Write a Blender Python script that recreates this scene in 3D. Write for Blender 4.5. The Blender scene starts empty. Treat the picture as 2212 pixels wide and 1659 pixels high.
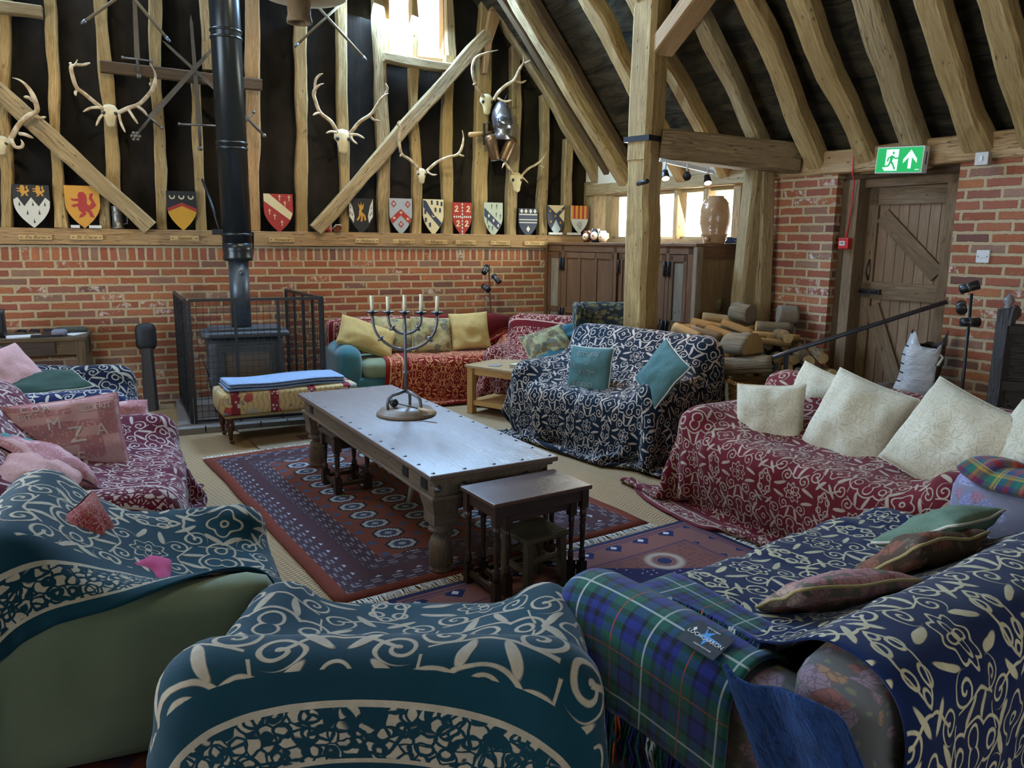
import bpy, bmesh, math, random
import numpy as np
from mathutils import Vector, Matrix, noise
random.seed(7); rng = np.random.default_rng(7)
PI = math.pi
scene = bpy.context.scene
C = scene.collection
# ---------------------------------------------------------------- camera
CAM_H = 1.6
RC = ((0.91485817, -0.06486432, 0.39853124), (-0.40366182, -0.17032947, 0.89891324), (0.00957422, -0.98324996, -0.18201055))
cam_d = bpy.data.cameras.new('camera'); cam_d.sensor_width = 36; cam_d.lens = 1661 / 2212 * 36; cam_d.clip_start = .02
cam = bpy.data.objects.new('camera', cam_d); C.objects.link(cam)
cam.matrix_world = Matrix([[RC[i][0], -RC[i][1], -RC[i][2], (0, 0, CAM_H)[i]] for i in range(3)] + [[0, 0, 0, 1]])
scene.camera = cam
# ---------------------------------------------------------------- world, daylight, exposure
scene.view_settings.view_transform = 'Standard'; scene.view_settings.look = 'None'
scene.view_settings.exposure = 0.22; scene.view_settings.gamma = 1; scene.view_settings.use_curve_mapping = False
scene.cycles.max_bounces = 4; scene.cycles.diffuse_bounces = 3; scene.cycles.glossy_bounces = 2
scene.cycles.use_adaptive_sampling = True; scene.cycles.adaptive_threshold = .09; scene.cycles.adaptive_min_samples = 14
scene.cycles.transmission_bounces = 4; scene.cycles.transparent_max_bounces = 8
scene.cycles.use_denoising = True; scene.cycles.sample_clamp_indirect = 6
scene.cycles.caustics_reflective = False; scene.cycles.caustics_refractive = False
W = bpy.data.worlds.new('sky'); scene.world = W; W.use_nodes = True
_b = W.node_tree.nodes['Background']; _b.inputs[0].default_value = (.93, .97, 1, 1); _b.inputs[1].default_value = 3.2

def area(name, loc, to, sx, sy, power, col, spread=PI):
    d = bpy.data.lights.new(name, 'AREA'); d.shape = 'RECTANGLE'; d.size = sx; d.size_y = sy; d.energy = power; d.color = col; d.spread = spread
    o = bpy.data.objects.new(name, d); C.objects.link(o); o.location = loc
    o.rotation_euler = (Vector(to) - Vector(loc)).to_track_quat('-Z', 'Y').to_euler(); return o
def spot(name, loc, to, power, col, ang=60, blend=.8, r=.03):
    d = bpy.data.lights.new(name, 'SPOT'); d.energy = power; d.color = col; d.spot_size = math.radians(ang); d.spot_blend = blend; d.shadow_soft_size = r
    o = bpy.data.objects.new(name, d); C.objects.link(o); o.location = loc
    o.rotation_euler = (Vector(to) - Vector(loc)).to_track_quat('-Z', 'Y').to_euler(); return o
# daylight entering through the big glazed barn doors in the left wall (outside the view)
area('daylight_barn_doors', (-4.58, 3.6, 1.45), (2, 4.4, .6), 4.2, 2.6, 200, (.62, .80, 1))
# warm fill light added under the far roof slope, for the upper timbers
area('added_roof_fill', (-2.25, 4.2, 5.25), (2.4, 6.0, 1.2), 3.0, 2.4, 160, (1, .87, .62))
# cool fill light added high on the gable, for blue sheen on table and seats
area('added_gable_fill', (-.6, 8.2, 5.4), (1.2, 3.2, .4), 3.5, 1.35, 330, (.44, .68, 1))
# fill light added behind the camera, no doorway known there
area('added_rear_fill', (1.5, -3.12, 1.5), (2, 5, .9), 3.0, 2.0, 60, (.86, .93, 1))
# daylight through the window strip in the side wall and the high gable window
area('daylight_side_windows', (4.80, 6.9, 1.9), (1.2, 4.8, .3), 2.1, .42, 45, (.96, 1, .90))
area('daylight_gable_window', (2.28, 8.05, 4.0), (1.6, 4.2, .4), .75, 1.2, 330, (.38, .64, 1))
# electric spots on the tie beams, aimed at the gable wall
for _i, (_l, _t, _p, _c) in enumerate((
        ((-.5, 6.0, 3.6), (-1.3, 8.1, 2.2), 70, (1, .86, .62)), ((1.9, 5.8, 3.9), (.4, 8.1, 2.6), 75, (1, .86, .6)),
        ((2.3, 6.0, 3.9), (2.6, 8.1, 1.4), 85, (1, .86, .66)), ((2.2, 6.1, 3.2), (3.9, 8.1, 2.2), 70, (.92, 1, .52)),
        ((1.1, 5.9, 3.8), (1.5, 8.1, 1.3), 60, (1, .82, .55)))):
    spot('tie_beam_spot', _l, _t, _p, _c, 62)
# ---------------------------------------------------------------- node expression helper
class E:
    def __init__(s, M, v): s.M = M; s.v = v
    def _o(s, op, *a):
        n = s.M.nt.nodes.new('ShaderNodeMath'); n.operation = op
        for i, x in enumerate((s,) + a):
            x = x.v if isinstance(x, E) else x
            if isinstance(x, (int, float)): n.inputs[i].default_value = x
            else: s.M.nt.links.new(x, n.inputs[i])
        return E(s.M, n.outputs[0])
    def __add__(s, o): return s._o('ADD', o)
    __radd__ = __add__
    def __sub__(s, o): return s._o('SUBTRACT', o)
    def __rsub__(s, o): return E(s.M, float(o))._o('SUBTRACT', s)
    def __mul__(s, o): return s._o('MULTIPLY', o)
    __rmul__ = __mul__
    def __truediv__(s, o): return s._o('DIVIDE', o)
    def abs(s): return s._o('ABSOLUTE')
    def frac(s): return s._o('FRACT')
    def floor(s): return s._o('FLOOR')
    def sqrt(s): return s._o('SQRT')
    def sin(s): return s._o('SINE')
    def cos(s): return s._o('COSINE')
    def mn(s, o): return s._o('MINIMUM', o)
    def mx(s, o): return s._o('MAXIMUM', o)
    def lt(s, o): return s._o('LESS_THAN', o)
    def gt(s, o): return s._o('GREATER_THAN', o)
    def atan2(s, o): return s._o('ARCTAN2', o)
    def mad(s, a, b): return s._o('MULTIPLY_ADD', a, b)
    def pp(s, p): return s._o('PINGPONG', p)
    def hyp(s, o): return (s * s + o * o).sqrt()
    def step(s, a, b):           # 1 below a -> 0 above b
        n = s.M.nt.nodes.new('ShaderNodeMapRange'); s.M.nt.links.new(s.v, n.inputs[0])
        n.interpolation_type = 'SMOOTHSTEP'
        n.inputs[1].default_value = a; n.inputs[2].default_value = b; n.inputs[3].default_value = 1; n.inputs[4].default_value = 0
        return E(s.M, n.outputs[0])
class Mt:
    def __init__(s, name, rough=.8, metal=0, spec=.5, base=None):
        s.m = bpy.data.materials.new(name); s.m.use_nodes = True; s.nt = s.m.node_tree
        s.b = s.nt.nodes['Principled BSDF']; s.b.inputs['Roughness'].default_value = rough
        s.b.inputs['Metallic'].default_value = metal; s.b.inputs['Specular IOR Level'].default_value = spec
        if base: s.b.inputs['Base Color'].default_value = (*base, 1)
    def n(s, t, **k):
        n = s.nt.nodes.new(t)
        for a, b in k.items(): setattr(n, a, b)
        return n
    def L(s, a, b): s.nt.links.new(a.v if isinstance(a, E) else a, b)
    def coords(s, kind='UV'):
        n = s.n('ShaderNodeTexCoord'); return n.outputs[kind]
    def xyz(s, v):
        n = s.n('ShaderNodeSeparateXYZ'); s.L(v, n.inputs[0]); return [E(s, o) for o in n.outputs]
    def comb(s, x, y, z=0.):
        n = s.n('ShaderNodeCombineXYZ')
        for i, a in enumerate((x, y, z)):
            if isinstance(a, E): s.L(a, n.inputs[i])
            else: n.inputs[i].default_value = a
        return n.outputs[0]
    def scale(s, v, sc):
        n = s.n('ShaderNodeVectorMath', operation='MULTIPLY'); s.L(v, n.inputs[0]); n.inputs[1].default_value = sc; return n.outputs[0]
    def noise(s, v, sc, det=3, rough=.55, dist=0, out='Fac'):
        n = s.n('ShaderNodeTexNoise'); s.L(v, n.inputs['Vector']); n.inputs['Scale'].default_value = sc
        n.inputs['Detail'].default_value = det; n.inputs['Roughness'].default_value = rough; n.inputs['Distortion'].default_value = dist
        return E(s, n.outputs[out])
    def vor(s, v, sc, out='Distance', feature='F1', rnd=1):
        n = s.n('ShaderNodeTexVoronoi', feature=feature); s.L(v, n.inputs['Vector']); n.inputs['Scale'].default_value = sc
        n.inputs['Randomness'].default_value = rnd; return E(s, n.outputs[out])
    def mix(s, f, a, b, mode='MIX'):
        n = s.n('ShaderNodeMix', data_type='RGBA', blend_type=mode)
        for i, x in ((0, f), (6, a), (7, b)):
            if isinstance(x, E): s.L(x, n.inputs[i])
            elif isinstance(x, (int, float)): n.inputs[i].default_value = x
            elif isinstance(x, tuple): n.inputs[i].default_value = (*x, 1)
            else: s.L(x, n.inputs[i])
        return n.outputs[2]
    def ramp(s, f, *st):
        n = s.n('ShaderNodeValToRGB'); s.L(f, n.inputs[0]); r = n.color_ramp
        while len(r.elements) < len(st): r.elements.new(.5)
        for e, (p, c) in zip(r.elements, st): e.position = p; e.color = (*c, 1)
        return n.outputs[0]
    def col(s, c): s.L(c, s.b.inputs['Base Color']); return s
    def rough(s, c): s.L(c, s.b.inputs['Roughness']); return s
    def bump(s, h, st=.4, d=.01):
        n = s.n('ShaderNodeBump'); n.inputs['Strength'].default_value = st; n.inputs['Distance'].default_value = d
        s.L(h, n.inputs['Height']); s.L(n.outputs[0], s.b.inputs['Normal']); return s
MC = {}
def plain(name, col, rough=.6, metal=0, spec=.5, var=.12, sc=30, bump=.1):
    if name in MC: return MC[name]
    m = Mt(name, rough, metal, spec); v = m.coords('Object'); f = m.noise(v, sc, 4)
    m.col(m.mix(f, tuple(c * (1 - var) for c in col), tuple(min(1, c * (1 + var)) for c in col)))
    if bump: m.bump(m.noise(v, sc * 6, 3), bump, .003)
    MC[name] = m.m; return m.m
def wood(name, c1, c2, dark, rough=.75, crack=.5, sc=1.0, spec=.3, bump=.5, knots=True):
    if name in MC: return MC[name]
    m = Mt(name, rough, 0, spec); v = m.coords('UV')
    oi = m.n('ShaderNodeObjectInfo'); r = E(m, oi.outputs['Random'])
    x, y, z = m.xyz(v); vv = m.comb(x + r * 7.3, y + r * 31.7)
    g = m.noise(m.scale(vv, (52 * sc, 3.4 * sc, 1)), 1, 6, .68, .8); fine = m.noise(m.scale(vv, (190 * sc, 9 * sc, 1)), 1, 3, .6)
    big = m.noise(m.scale(vv, (5 * sc, 1.0 * sc, 1)), 1, 3, .6)
    cr = m.noise(m.scale(vv, (46 * sc, 1.6 * sc, 1)), 1, 2, .5, .3)
    c = m.mix(g.step(.30, .70), c2, c1); c = m.mix(big.step(.35, .62) * .5, c, tuple(a * .60 for a in c1)); c = m.mix(fine.step(.42, .62) * .35, c, tuple(a * .5 for a in c1))
    ck = (cr - .5).abs().step(.0, .022) * (big.gt(.46)) * crack
    c = m.mix(ck, c, dark)
    h = g * .7 + fine * .35 - ck * 1.3
    if knots:
        k = m.vor(m.scale(vv, (13 * sc, 6 * sc, 1)), 1).step(.05, .13); c = m.mix(k * .75, c, dark); h = h - k
    c = m.mix(r * .35, c, tuple(a * .72 for a in c1))
    m.col(c); m.bump(h, bump, .012); MC[name] = m.m; return m.m
def metal(name, col, rough=.4, spec=.5, met=.8): return plain(name, col, rough, met, spec, .25, 25, .15)

# ---------------------------------------------------------------- mesh builder
def fr(d, up=(0, 0, 1)):
    d = Vector(d).normalized(); up = Vector(up)
    if abs(d.dot(up)) > .98: up = Vector((0, 1, 0)) if abs(d.y) < .9 else Vector((1, 0, 0))
    s = d.cross(up).normalized(); return s, s.cross(d).normalized(), d
class MB:
    def __init__(s): s.v = []; s.f = []; s.m = []; s.uv = []; s.mats = []; s.sm = []
    def mi(s, mat):
        if mat not in s.mats: s.mats.append(mat)
        return s.mats.index(mat)
    def add(s, vs, fs, mat, uvs=None, smooth=False):
        o = len(s.v); s.v += [tuple(v) for v in vs]; i = s.mi(mat)
        for k, f in enumerate(fs):
            s.f.append([a + o for a in f]); s.m.append(i); s.sm.append(smooth)
            s.uv.append(uvs[k] if uvs else [(vs[a][0] + vs[a][1] * .7, vs[a][2] + vs[a][1] * .3) for a in f])
        return s
    def box(s, c, size, mat, rot=None):      # rot = Matrix 3x3 / None ; uv: long axis = v
        h = [a / 2 for a in size]; R = rot or Matrix.Identity(3); c = Vector(c)
        P = [(x, y, z) for x in (-h[0], h[0]) for y in (-h[1], h[1]) for z in (-h[2], h[2])]
        F = [(0, 1, 3, 2), (4, 6, 7, 5), (0, 4, 5, 1), (2, 3, 7, 6), (0, 2, 6, 4), (1, 5, 7, 3)]
        la = max(range(3), key=lambda i: h[i]); U = []
        for f in F:
            p = [P[a] for a in f]; ax = [i for i in range(3) if max(q[i] for q in p) - min(q[i] for q in p) > 1e-9] or [0, 1]
            if len(ax) < 2: ax = [0, 1]
            a, b = ax[:2]
            if a == la: a, b = b, a
            U.append([(q[a] + c[(a + 1) % 3], q[b] + c[b]) for q in p])
        return s.add([c + R @ Vector(p) for p in P], F, mat, U)
    def beam(s, p0, p1, w, h, mat, wob=0., seg=1, up=(0, 0, 1), w2=None, h2=None, rnd=0., seed=0):
        p0 = Vector(p0); p1 = Vector(p1); a, b, d = fr(p1 - p0, up); L = (p1 - p0).length; w2 = w2 or w; h2 = h2 or h
        ch = rnd; prof = [(-1, -1 + ch), (-1, 1 - ch), (-1 + ch, 1), (1 - ch, 1), (1, 1 - ch), (1, -1 + ch), (1 - ch, -1), (-1 + ch, -1)] if ch else [(-1, -1), (-1, 1), (1, 1), (1, -1)]
        n = len(prof); vs = []; fs = []; us = []; per = [0]
        for i in range(n): per.append(per[-1] + math.dist((prof[i][0] * w, prof[i][1] * h), (prof[(i + 1) % n][0] * w, prof[(i + 1) % n][1] * h)) / 2)
        for k in range(seg + 1):
            t = k / seg; c = p0.lerp(p1, t); ww = w + (w2 - w) * t; hh = h + (h2 - h) * t
            q = Vector((seed * 3.1 + t * L * 1.3, seed * 1.7, 0))
            dx = (noise.noise(q) * wob + noise.noise(q * 3.3) * wob * .3) if wob else 0; dy = (noise.noise(q + Vector((9, 5, 0))) * wob * .6) if wob else 0
            sx = 1 + (noise.noise(q * 1.7 + Vector((3, 8, 2))) * 2.2 * wob / max(w, .03) * .5 if wob else 0)
            for i, (x, y) in enumerate(prof):
                jj = noise.noise(q * 4 + Vector((i * 5, 2, 1))) * wob * .22 if wob else 0
                vs.append(c + a * (x * ww / 2 * sx + dx + jj) + b * (y * hh / 2 + dy + jj))
        for k in range(seg):
            for i in range(n):
                j = (i + 1) % n; fs.append((k * n + i, k * n + j, (k + 1) * n + j, (k + 1) * n + i))
                us.append([(per[i], k / seg * L), (per[i + 1], k / seg * L), (per[i + 1], (k + 1) / seg * L), (per[i], (k + 1) / seg * L)])
        e0 = tuple(range(n))[::-1]; e1 = tuple(range(seg * n, seg * n + n))
        for e in (e0, e1): fs.append(e); us.append([(prof[a % n][0] * w / 2, prof[a % n][1] * h / 2) for a in e])
        return s.add(vs, fs, mat, us, smooth=False)
    def tube(s, path, r, mat, n=8, cap=True, close=False):
        P = [Vector(p) for p in path]; N = len(P); rr = r if isinstance(r, (list, tuple)) else [r] * N
        vs = []; fs = []; us = []; up = None; L = 0
        for k, p in enumerate(P):
            d = (P[(k + 1) % N] - P[k - 1]) if close else (P[min(k + 1, N - 1)] - P[max(k - 1, 0)])
            if d.length < 1e-9: d = Vector((0, 0, 1))
            d.normalize()
            if up is None: a, b, _ = fr(d); up = b
            else:
                b = (up - d * up.dot(d)); b = b.normalized() if b.length > 1e-6 else fr(d)[1]; a = d.cross(b) * -1; a = b.cross(d) * -1; up = b
            a = d.cross(b).normalized()
            for i in range(n):
                t = 2 * PI * i / n; vs.append(p + a * math.cos(t) * rr[k] + b * math.sin(t) * rr[k])
        M = N if close else N - 1
        for k in range(M):
            k2 = (k + 1) % N; l = (P[k2] - P[k]).length
            for i in range(n):
                j = (i + 1) % n; fs.append((k * n + i, k * n + j, k2 * n + j, k2 * n + i)); c = 2 * PI * rr[k] / n
                us.append([(i * c, L), (i * c + c, L), (i * c + c, L + l), (i * c, L + l)])
            L += l
        if cap and not close:
            for e in (tuple(range(n))[::-1], tuple(range((N - 1) * n, N * n))):
                fs.append(e); us.append([(math.cos(i) * .05, math.sin(i) * .05) for i in range(n)])
        return s.add(vs, fs, mat, us, smooth=True)
    def cyl(s, p0, p1, r0, mat, r1=None, n=16): return s.tube([p0, p1], [r0, r0 if r1 is None else r1], mat, n)
    def lathe(s, prof, o, mat, n=20, axis=(0, 0, 1), rib=None):
        a, b, d = fr(axis, (0, 1, 0)); o = Vector(o); vs = []; fs = []; us = []; N = len(prof)
        for r, z in prof:
            for i in range(n):
                t = 2 * PI * i / n; vs.append(o + a * math.cos(t) * r + b * math.sin(t) * r + d * z)
        for k in range(N - 1):
            for i in range(n):
                j = (i + 1) % n; fs.append((k * n + i, k * n + j, (k + 1) * n + j, (k + 1) * n + i)); c = 2 * PI * max(prof[k][0], .01) / n
                us.append([(i * c, prof[k][1]), (i * c + c, prof[k][1]), (i * c + c, prof[k + 1][1]), (i * c, prof[k + 1][1])])
        for e, q in ((tuple(range(n))[::-1], prof[0]), (tuple(range((N - 1) * n, N * n)), prof[-1])):
            if q[0] > 1e-4: fs.append(e); us.append([(math.cos(2 * PI * i / n) * q[0], math.sin(2 * PI * i / n) * q[0]) for i in range(n)])
        return s.add(vs, fs, mat, us, smooth=True)
    def ball(s, c, r, mat, n=12, sc=(1, 1, 1)):
        prof = [(max(1e-5, math.sin(PI * k / n) * r), -math.cos(PI * k / n) * r) for k in range(n + 1)]
        o = len(s.v); s.lathe(prof, (0, 0, 0), mat, n * 2 if n < 12 else 20)
        for i in range(o, len(s.v)): v = s.v[i]; s.v[i] = (c[0] + v[0] * sc[0], c[1] + v[1] * sc[1], c[2] + v[2] * sc[2])
        return s
    def rbox(s, c, size, r, mat, n=8, rot=None, puff=0.):
        h = Vector([a / 2 for a in size]); r = min(r, min(h) * .999); c = Vector(c); R = rot or Matrix.Identity(3)
        vs = []; fs = []; us = []
        for ax in range(3):
            for sg in (-1, 1):
                o = len(vs); a, b = [(1, 2), (2, 0), (0, 1)][ax]
                for i in range(n + 1):
                    for j in range(n + 1):
                        def q(t, H):     # denser near the rounded edge
                            u = 2 * t / n - 1; return math.copysign(min(1, abs(u) ** .75), u) * H
                        p = [0, 0, 0]; p[ax] = sg * h[ax]; p[a] = q(i, h[a]); p[b] = q(j, h[b]); P = Vector(p)
                        K = Vector([max(-(h[t] - r), min(h[t] - r, P[t])) for t in range(3)]); D = P - K
                        D = D.normalized() * r if D.length > 0 else D
                        V = K + D
                        if puff: V[ax] += sg * puff * (1 - (p[a] / h[a]) ** 2) * (1 - (p[b] / h[b]) ** 2)
                        vs.append(c + R @ V)
                for i in range(n):
                    for j in range(n):
                        f = (o + i * (n + 1) + j, o + (i + 1) * (n + 1) + j, o + (i + 1) * (n + 1) + j + 1, o + i * (n + 1) + j + 1)
                        if sg < 0: f = f[::-1]
                        fs.append(f); U = []
                        for t in f: i2, j2 = divmod(t - o, n + 1); U.append((2 * h[a] * i2 / n + ax * .3, 2 * h[b] * j2 / n))
                        us.append(U)
        return s.add(vs, fs, mat, us, smooth=True)
    def poly(s, pts, frame, t, mat):          # 2-D outline (x,y) extruded t along frame normal; frame=(origin, X, Y, N)
        O, X, Y, Nn = [Vector(a) for a in frame]; n = len(pts)
        A = [O + X * p[0] + Y * p[1] for p in pts]; B = [a + Nn * t for a in A]
        fs = [tuple(range(n))[::-1], tuple(range(n, 2 * n))] + [(i, (i + 1) % n, n + (i + 1) % n, n + i) for i in range(n)]
        us = [[tuple(pts[a % n]) for a in fs[0]], [tuple(pts[a % n]) for a in fs[1]]] + [[(pts[i][0], pts[i][1]), (pts[(i + 1) % n][0], pts[(i + 1) % n][1]), (pts[(i + 1) % n][0] + t, pts[(i + 1) % n][1]), (pts[i][0] + t, pts[i][1])] for i in range(n)]
        return s.add(A + B, fs, mat, us)
    def mesh(s, name):
        me = bpy.data.meshes.new(name); me.from_pydata(s.v, [], s.f)
        for m in s.mats: me.materials.append(m)
        me.polygons.foreach_set('material_index', s.m); me.polygons.foreach_set('use_smooth', s.sm)
        uv = me.uv_layers.new(name='UVMap'); uv.data.foreach_set('uv', [c for f in s.uv for p in f for c in p])
        me.update(); return me
    def build(s, name, parent=None, fix=True):
        me = s.mesh(name)
        if fix:
            bm = bmesh.new(); bm.from_mesh(me); bmesh.ops.remove_doubles(bm, verts=bm.verts, dist=1e-5); bmesh.ops.recalc_face_normals(bm, faces=bm.faces); bm.to_mesh(me); bm.free()
        o = bpy.data.objects.new(name, me); C.objects.link(o)
        if parent is not None:
            o.parent = parent
        return o
def tag(o, label=None, cat=None, group=None, kind=None):
    if label: o['label'] = label
    if cat: o['category'] = cat
    if group: o['group'] = group
    if kind: o['kind'] = kind
    return o
def thing(name, label, cat, loc=(0, 0, 0), rz=0, group=None, rot=None):
    o = bpy.data.objects.new(name, None); o.empty_display_size = .1; C.objects.link(o); o.location = loc
    o.rotation_euler = rot if rot else (0, 0, rz)
    return tag(o, label, cat, group)
def one(mb, name, label, cat, group=None, kind=None, loc=None, rot=None):
    o = mb.build(name)
    if loc is not None: o.location = loc
    if rot is not None: o.rotation_euler = rot
    return tag(o, label, cat, group, kind)
def copy_tree(o, parent=None):
    c = o.copy(); C.objects.link(c)
    if parent is not None: c.parent = parent
    for ch in list(o.children): copy_tree(ch, c)
    return c
def soft(o, lv=1):
    m = o.modifiers.new('sub', 'SUBSURF'); m.levels = lv; m.render_levels = lv; return o
def bevel(o, w=.004, seg=2):
    m = o.modifiers.new('bev', 'BEVEL'); m.width = w; m.segments = seg; m.limit_method = 'ANGLE'; m.angle_limit = .7; return o
# geometry of sight lines, used only to read real positions off known planes
def ray(px, py):
    d = ((px - 1106) / 1661, (py - 829.5) / 1661, 1); return Vector([sum(RC[i][k] * d[k] for k in range(3)) for i in range(3)])
def on(px, py, ax, val):
    o = Vector((0, 0, CAM_H)); d = ray(px, py); return o + d * ((val - o[ax]) / d[ax])
YW = 8.14
def pix(p):
    v = Vector(p) - Vector((0, 0, CAM_H)); q = [sum(RC[i][k] * v[i] for i in range(3)) for k in range(3)]; return (q[0] / q[2] * 1661 + 1106, q[1] / q[2] * 1661 + 829.5)
def bw(px, py, off=0.): return on(px, py, 1, YW - off)
KS = .155
def sx(y): return 4.6 + KS * (YW - y)          # side wall plane: X as a function of Y
def sw(px, py, off=0.):
    o = Vector((0, 0, CAM_H)); d = ray(px, py); c = 4.6 + KS * YW - off * math.hypot(1, KS)
    return o + d * ((c - o.x - KS * o.y) / (d.x + KS * d.y))
SN = Vector((-1, -KS, 0)).normalized()          # side wall normal into the room
SD = Vector((KS, -1, 0)).normalized()           # along side wall toward camera
_txt = {}
def text_mesh(body, size, ital=0., mat=None, depth=.001, align='CENTER'):
    c = bpy.data.curves.new('t', 'FONT'); c.body = body; c.size = size; c.shear = ital; c.extrude = depth; c.align_x = align; c.align_y = 'CENTER'; c.resolution_u = 3
    o = bpy.data.objects.new('t', c); C.objects.link(o); dg = bpy.context.evaluated_depsgraph_get()
    me = bpy.data.meshes.new_from_object(o.evaluated_get(dg)); bpy.data.objects.remove(o); bpy.data.curves.remove(c)
    if mat: me.materials.clear(); me.materials.append(mat)
    return me
def text_obj(name, body, size, frame, mat, parent=None, ital=0., depth=.001, bend=None):
    me = text_mesh(body, size, ital, mat, depth); O, X, Y, N = [Vector(a) for a in frame]
    for v in me.vertices:
        x, y, z = v.co
        v.co = bend(x, y, z) if bend else O + X * x + Y * y + N * z
    o = bpy.data.objects.new(name, me); C.objects.link(o)
    if parent is not None: o.parent = parent
    return o
def wpart(mb, name, parent):
    o = mb.build(name, parent)
    o.matrix_parent_inverse = (Matrix.Translation(parent.location) @ parent.rotation_euler.to_matrix().to_4x4()).inverted(); return o
# ---------------------------------------------------------------- shell materials
def brick_mat(name, soldier=9e9, tint=(1, 1, 1)):
    m = Mt(name, .86, 0, .25); P = m.coords('Object'); x, y, z = m.xyz(P)
    wn = m.noise(P, 9, 2); wz = m.noise(P, 14, 2); u = x + y + wn * .014; v = z + wz * .012
    sol = z.gt(soldier)
    def cells(bw_, bh, off, v0):
        row = ((v - v0) / bh).floor(); uu = u / bw_ + (row * .5).frac() * off + (row * 12.99).sin() * .12; cid = uu.floor()
        du = (uu.frac() - .5).abs() * -1 + .5; dv = (((v - v0) / bh).frac() - .5).abs() * -1 + .5
        return row, cid, (du * bw_).mn(dv * bh)
    r1, c1, d1 = cells(.245, .0755, 1., .04)
    if soldier < 99:
        r2, c2, d2 = cells(.078, .135, 0., soldier + .002)
        row = r1 + (r2 + 77 - r1) * sol; cid = c1 + (c2 - c1) * sol; d = d1 + (d2 - d1) * sol
    else: row, cid, d = r1, c1, d1
    w = m.n('ShaderNodeTexWhiteNoise', noise_dimensions='2D'); m.L(m.comb(cid, row), w.inputs['Vector']); r = E(m, w.outputs[0])
    w2 = m.n('ShaderNodeTexWhiteNoise', noise_dimensions='2D'); m.L(m.comb(cid + .5, row + 31), w2.inputs['Vector']); rb = E(m, w2.outputs[0])
    bc = m.ramp(r, (0, (.38, .125, .055)), (.22, (.30, .095, .050)), (.42, (.46, .18, .075)), (.60, (.36, .12, .075)), (.74, (.27, .085, .06)), (.86, (.30, .19, .13)), (.95, (.15, .075, .065)), (1, (.42, .26, .18)))
    g = m.noise(P, 60, 4, .7); bc = m.mix(g.step(.35, .75) * .4, bc, (.20, .065, .04))
    wsp = m.noise(P, 17, 5, .75, .5); lim = rb * .20 + .64 - (rb.gt(.88)) * .26
    white = (wsp - lim + .05).mx(0.) * 12; white = white.mn(.85)
    bc = m.mix(white, bc, (.62, .54, .45))
    edge = m.noise(P, 42, 3) * .011 - .0005
    mort = (d - edge).step(.0045, .0085)
    mc = m.mix(m.noise(P, 80, 3), (.38, .28, .165), (.54, .42, .26))
    c = m.mix(mort, bc, mc); c = m.mix(1., c, tint, 'MULTIPLY'); m.col(c)
    m.bump(mort * -1 + g * .35 + white * .2, .8, .008); return m.m
BRK_B = brick_mat('old_brick_gable', 1.388); BRK = brick_mat('old_brick')
felt = Mt('black_roofing_felt', .95, 0, .08); _p = felt.coords('Object')
_f = felt.noise(felt.scale(_p, (1, 1, .6)), 1.7, 4, .6); felt.col(felt.mix(_f.step(.35, .7), (.036, .029, .022), (.012, .0105, .009)))
_x, _y, _z = felt.xyz(_p); _w = felt.noise(felt.scale(_p, (1, 1, .25)), 5, 3, .6, .8)
felt.bump(_w, .5, .03); FELT = felt.m
felt = Mt('roof_felt_lapped', .95, 0, .08); _p = felt.coords('UV'); _x, _y, _z = felt.xyz(_p)
_yy = _y + (felt.noise(_p, 2.2, 2) - .5) * .09
_seam = ((_yy / .62).frac() - .5).abs().step(.0, .012); _n = felt.noise(felt.scale(_p, (.7, 2.5, 1)), 3, 4, .65, 1)
felt.col(felt.mix(_seam * .8, felt.mix(_n.step(.3, .7), (.070, .056, .032), (.020, .017, .012)), (.005, .005, .004)))
felt.bump(_n + (_yy / .62).frac() * 1.2, .7, .03); FELTR = felt.m
OAK = wood('old_pale_oak', (.38, .235, .085), (.64, .46, .20), (.11, .06, .03))
OAKG = wood('grey_oak', (.33, .225, .10), (.58, .44, .23), (.08, .05, .03), crack=.9)
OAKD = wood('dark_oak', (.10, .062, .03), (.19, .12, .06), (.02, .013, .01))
OAKW = wood('warm_oak', (.40, .22, .085), (.56, .35, .15), (.14, .07, .03), knots=False)
SILLW = wood('sill_oak', (.42, .25, .11), (.56, .38, .19), (.10, .05, .03), crack=.9)
sis = Mt('sisal', .95, 0, .1); _p = sis.coords('Object'); _x, _y, _z = sis.xyz(_p)
_a = _x * .96 + _y * .28; _bb = _y * .96 - _x * .28
_zig = (_a * 16.).pp(1.); _h = ((_bb * 125. + _zig * 2.4) * 2.2).sin() * .5 + .5; _h = _h * ((_a * 240.).sin() * .3 + .7)
_h = _h + sis.noise(_p, 160, 2) * .5
_c = sis.mix(_h.step(.2, 1.1), (.46, .33, .19), (.24, .155, .08)); _c = sis.mix(sis.noise(_p, 1.6, 3).step(.35, .65) * .3, _c, (.30, .19, .095)); sis.col(_c); sis.bump(_h, .6, .006); SISAL = sis.m
PLAST = plain('limewash', (.62, .57, .45), .9)
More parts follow.
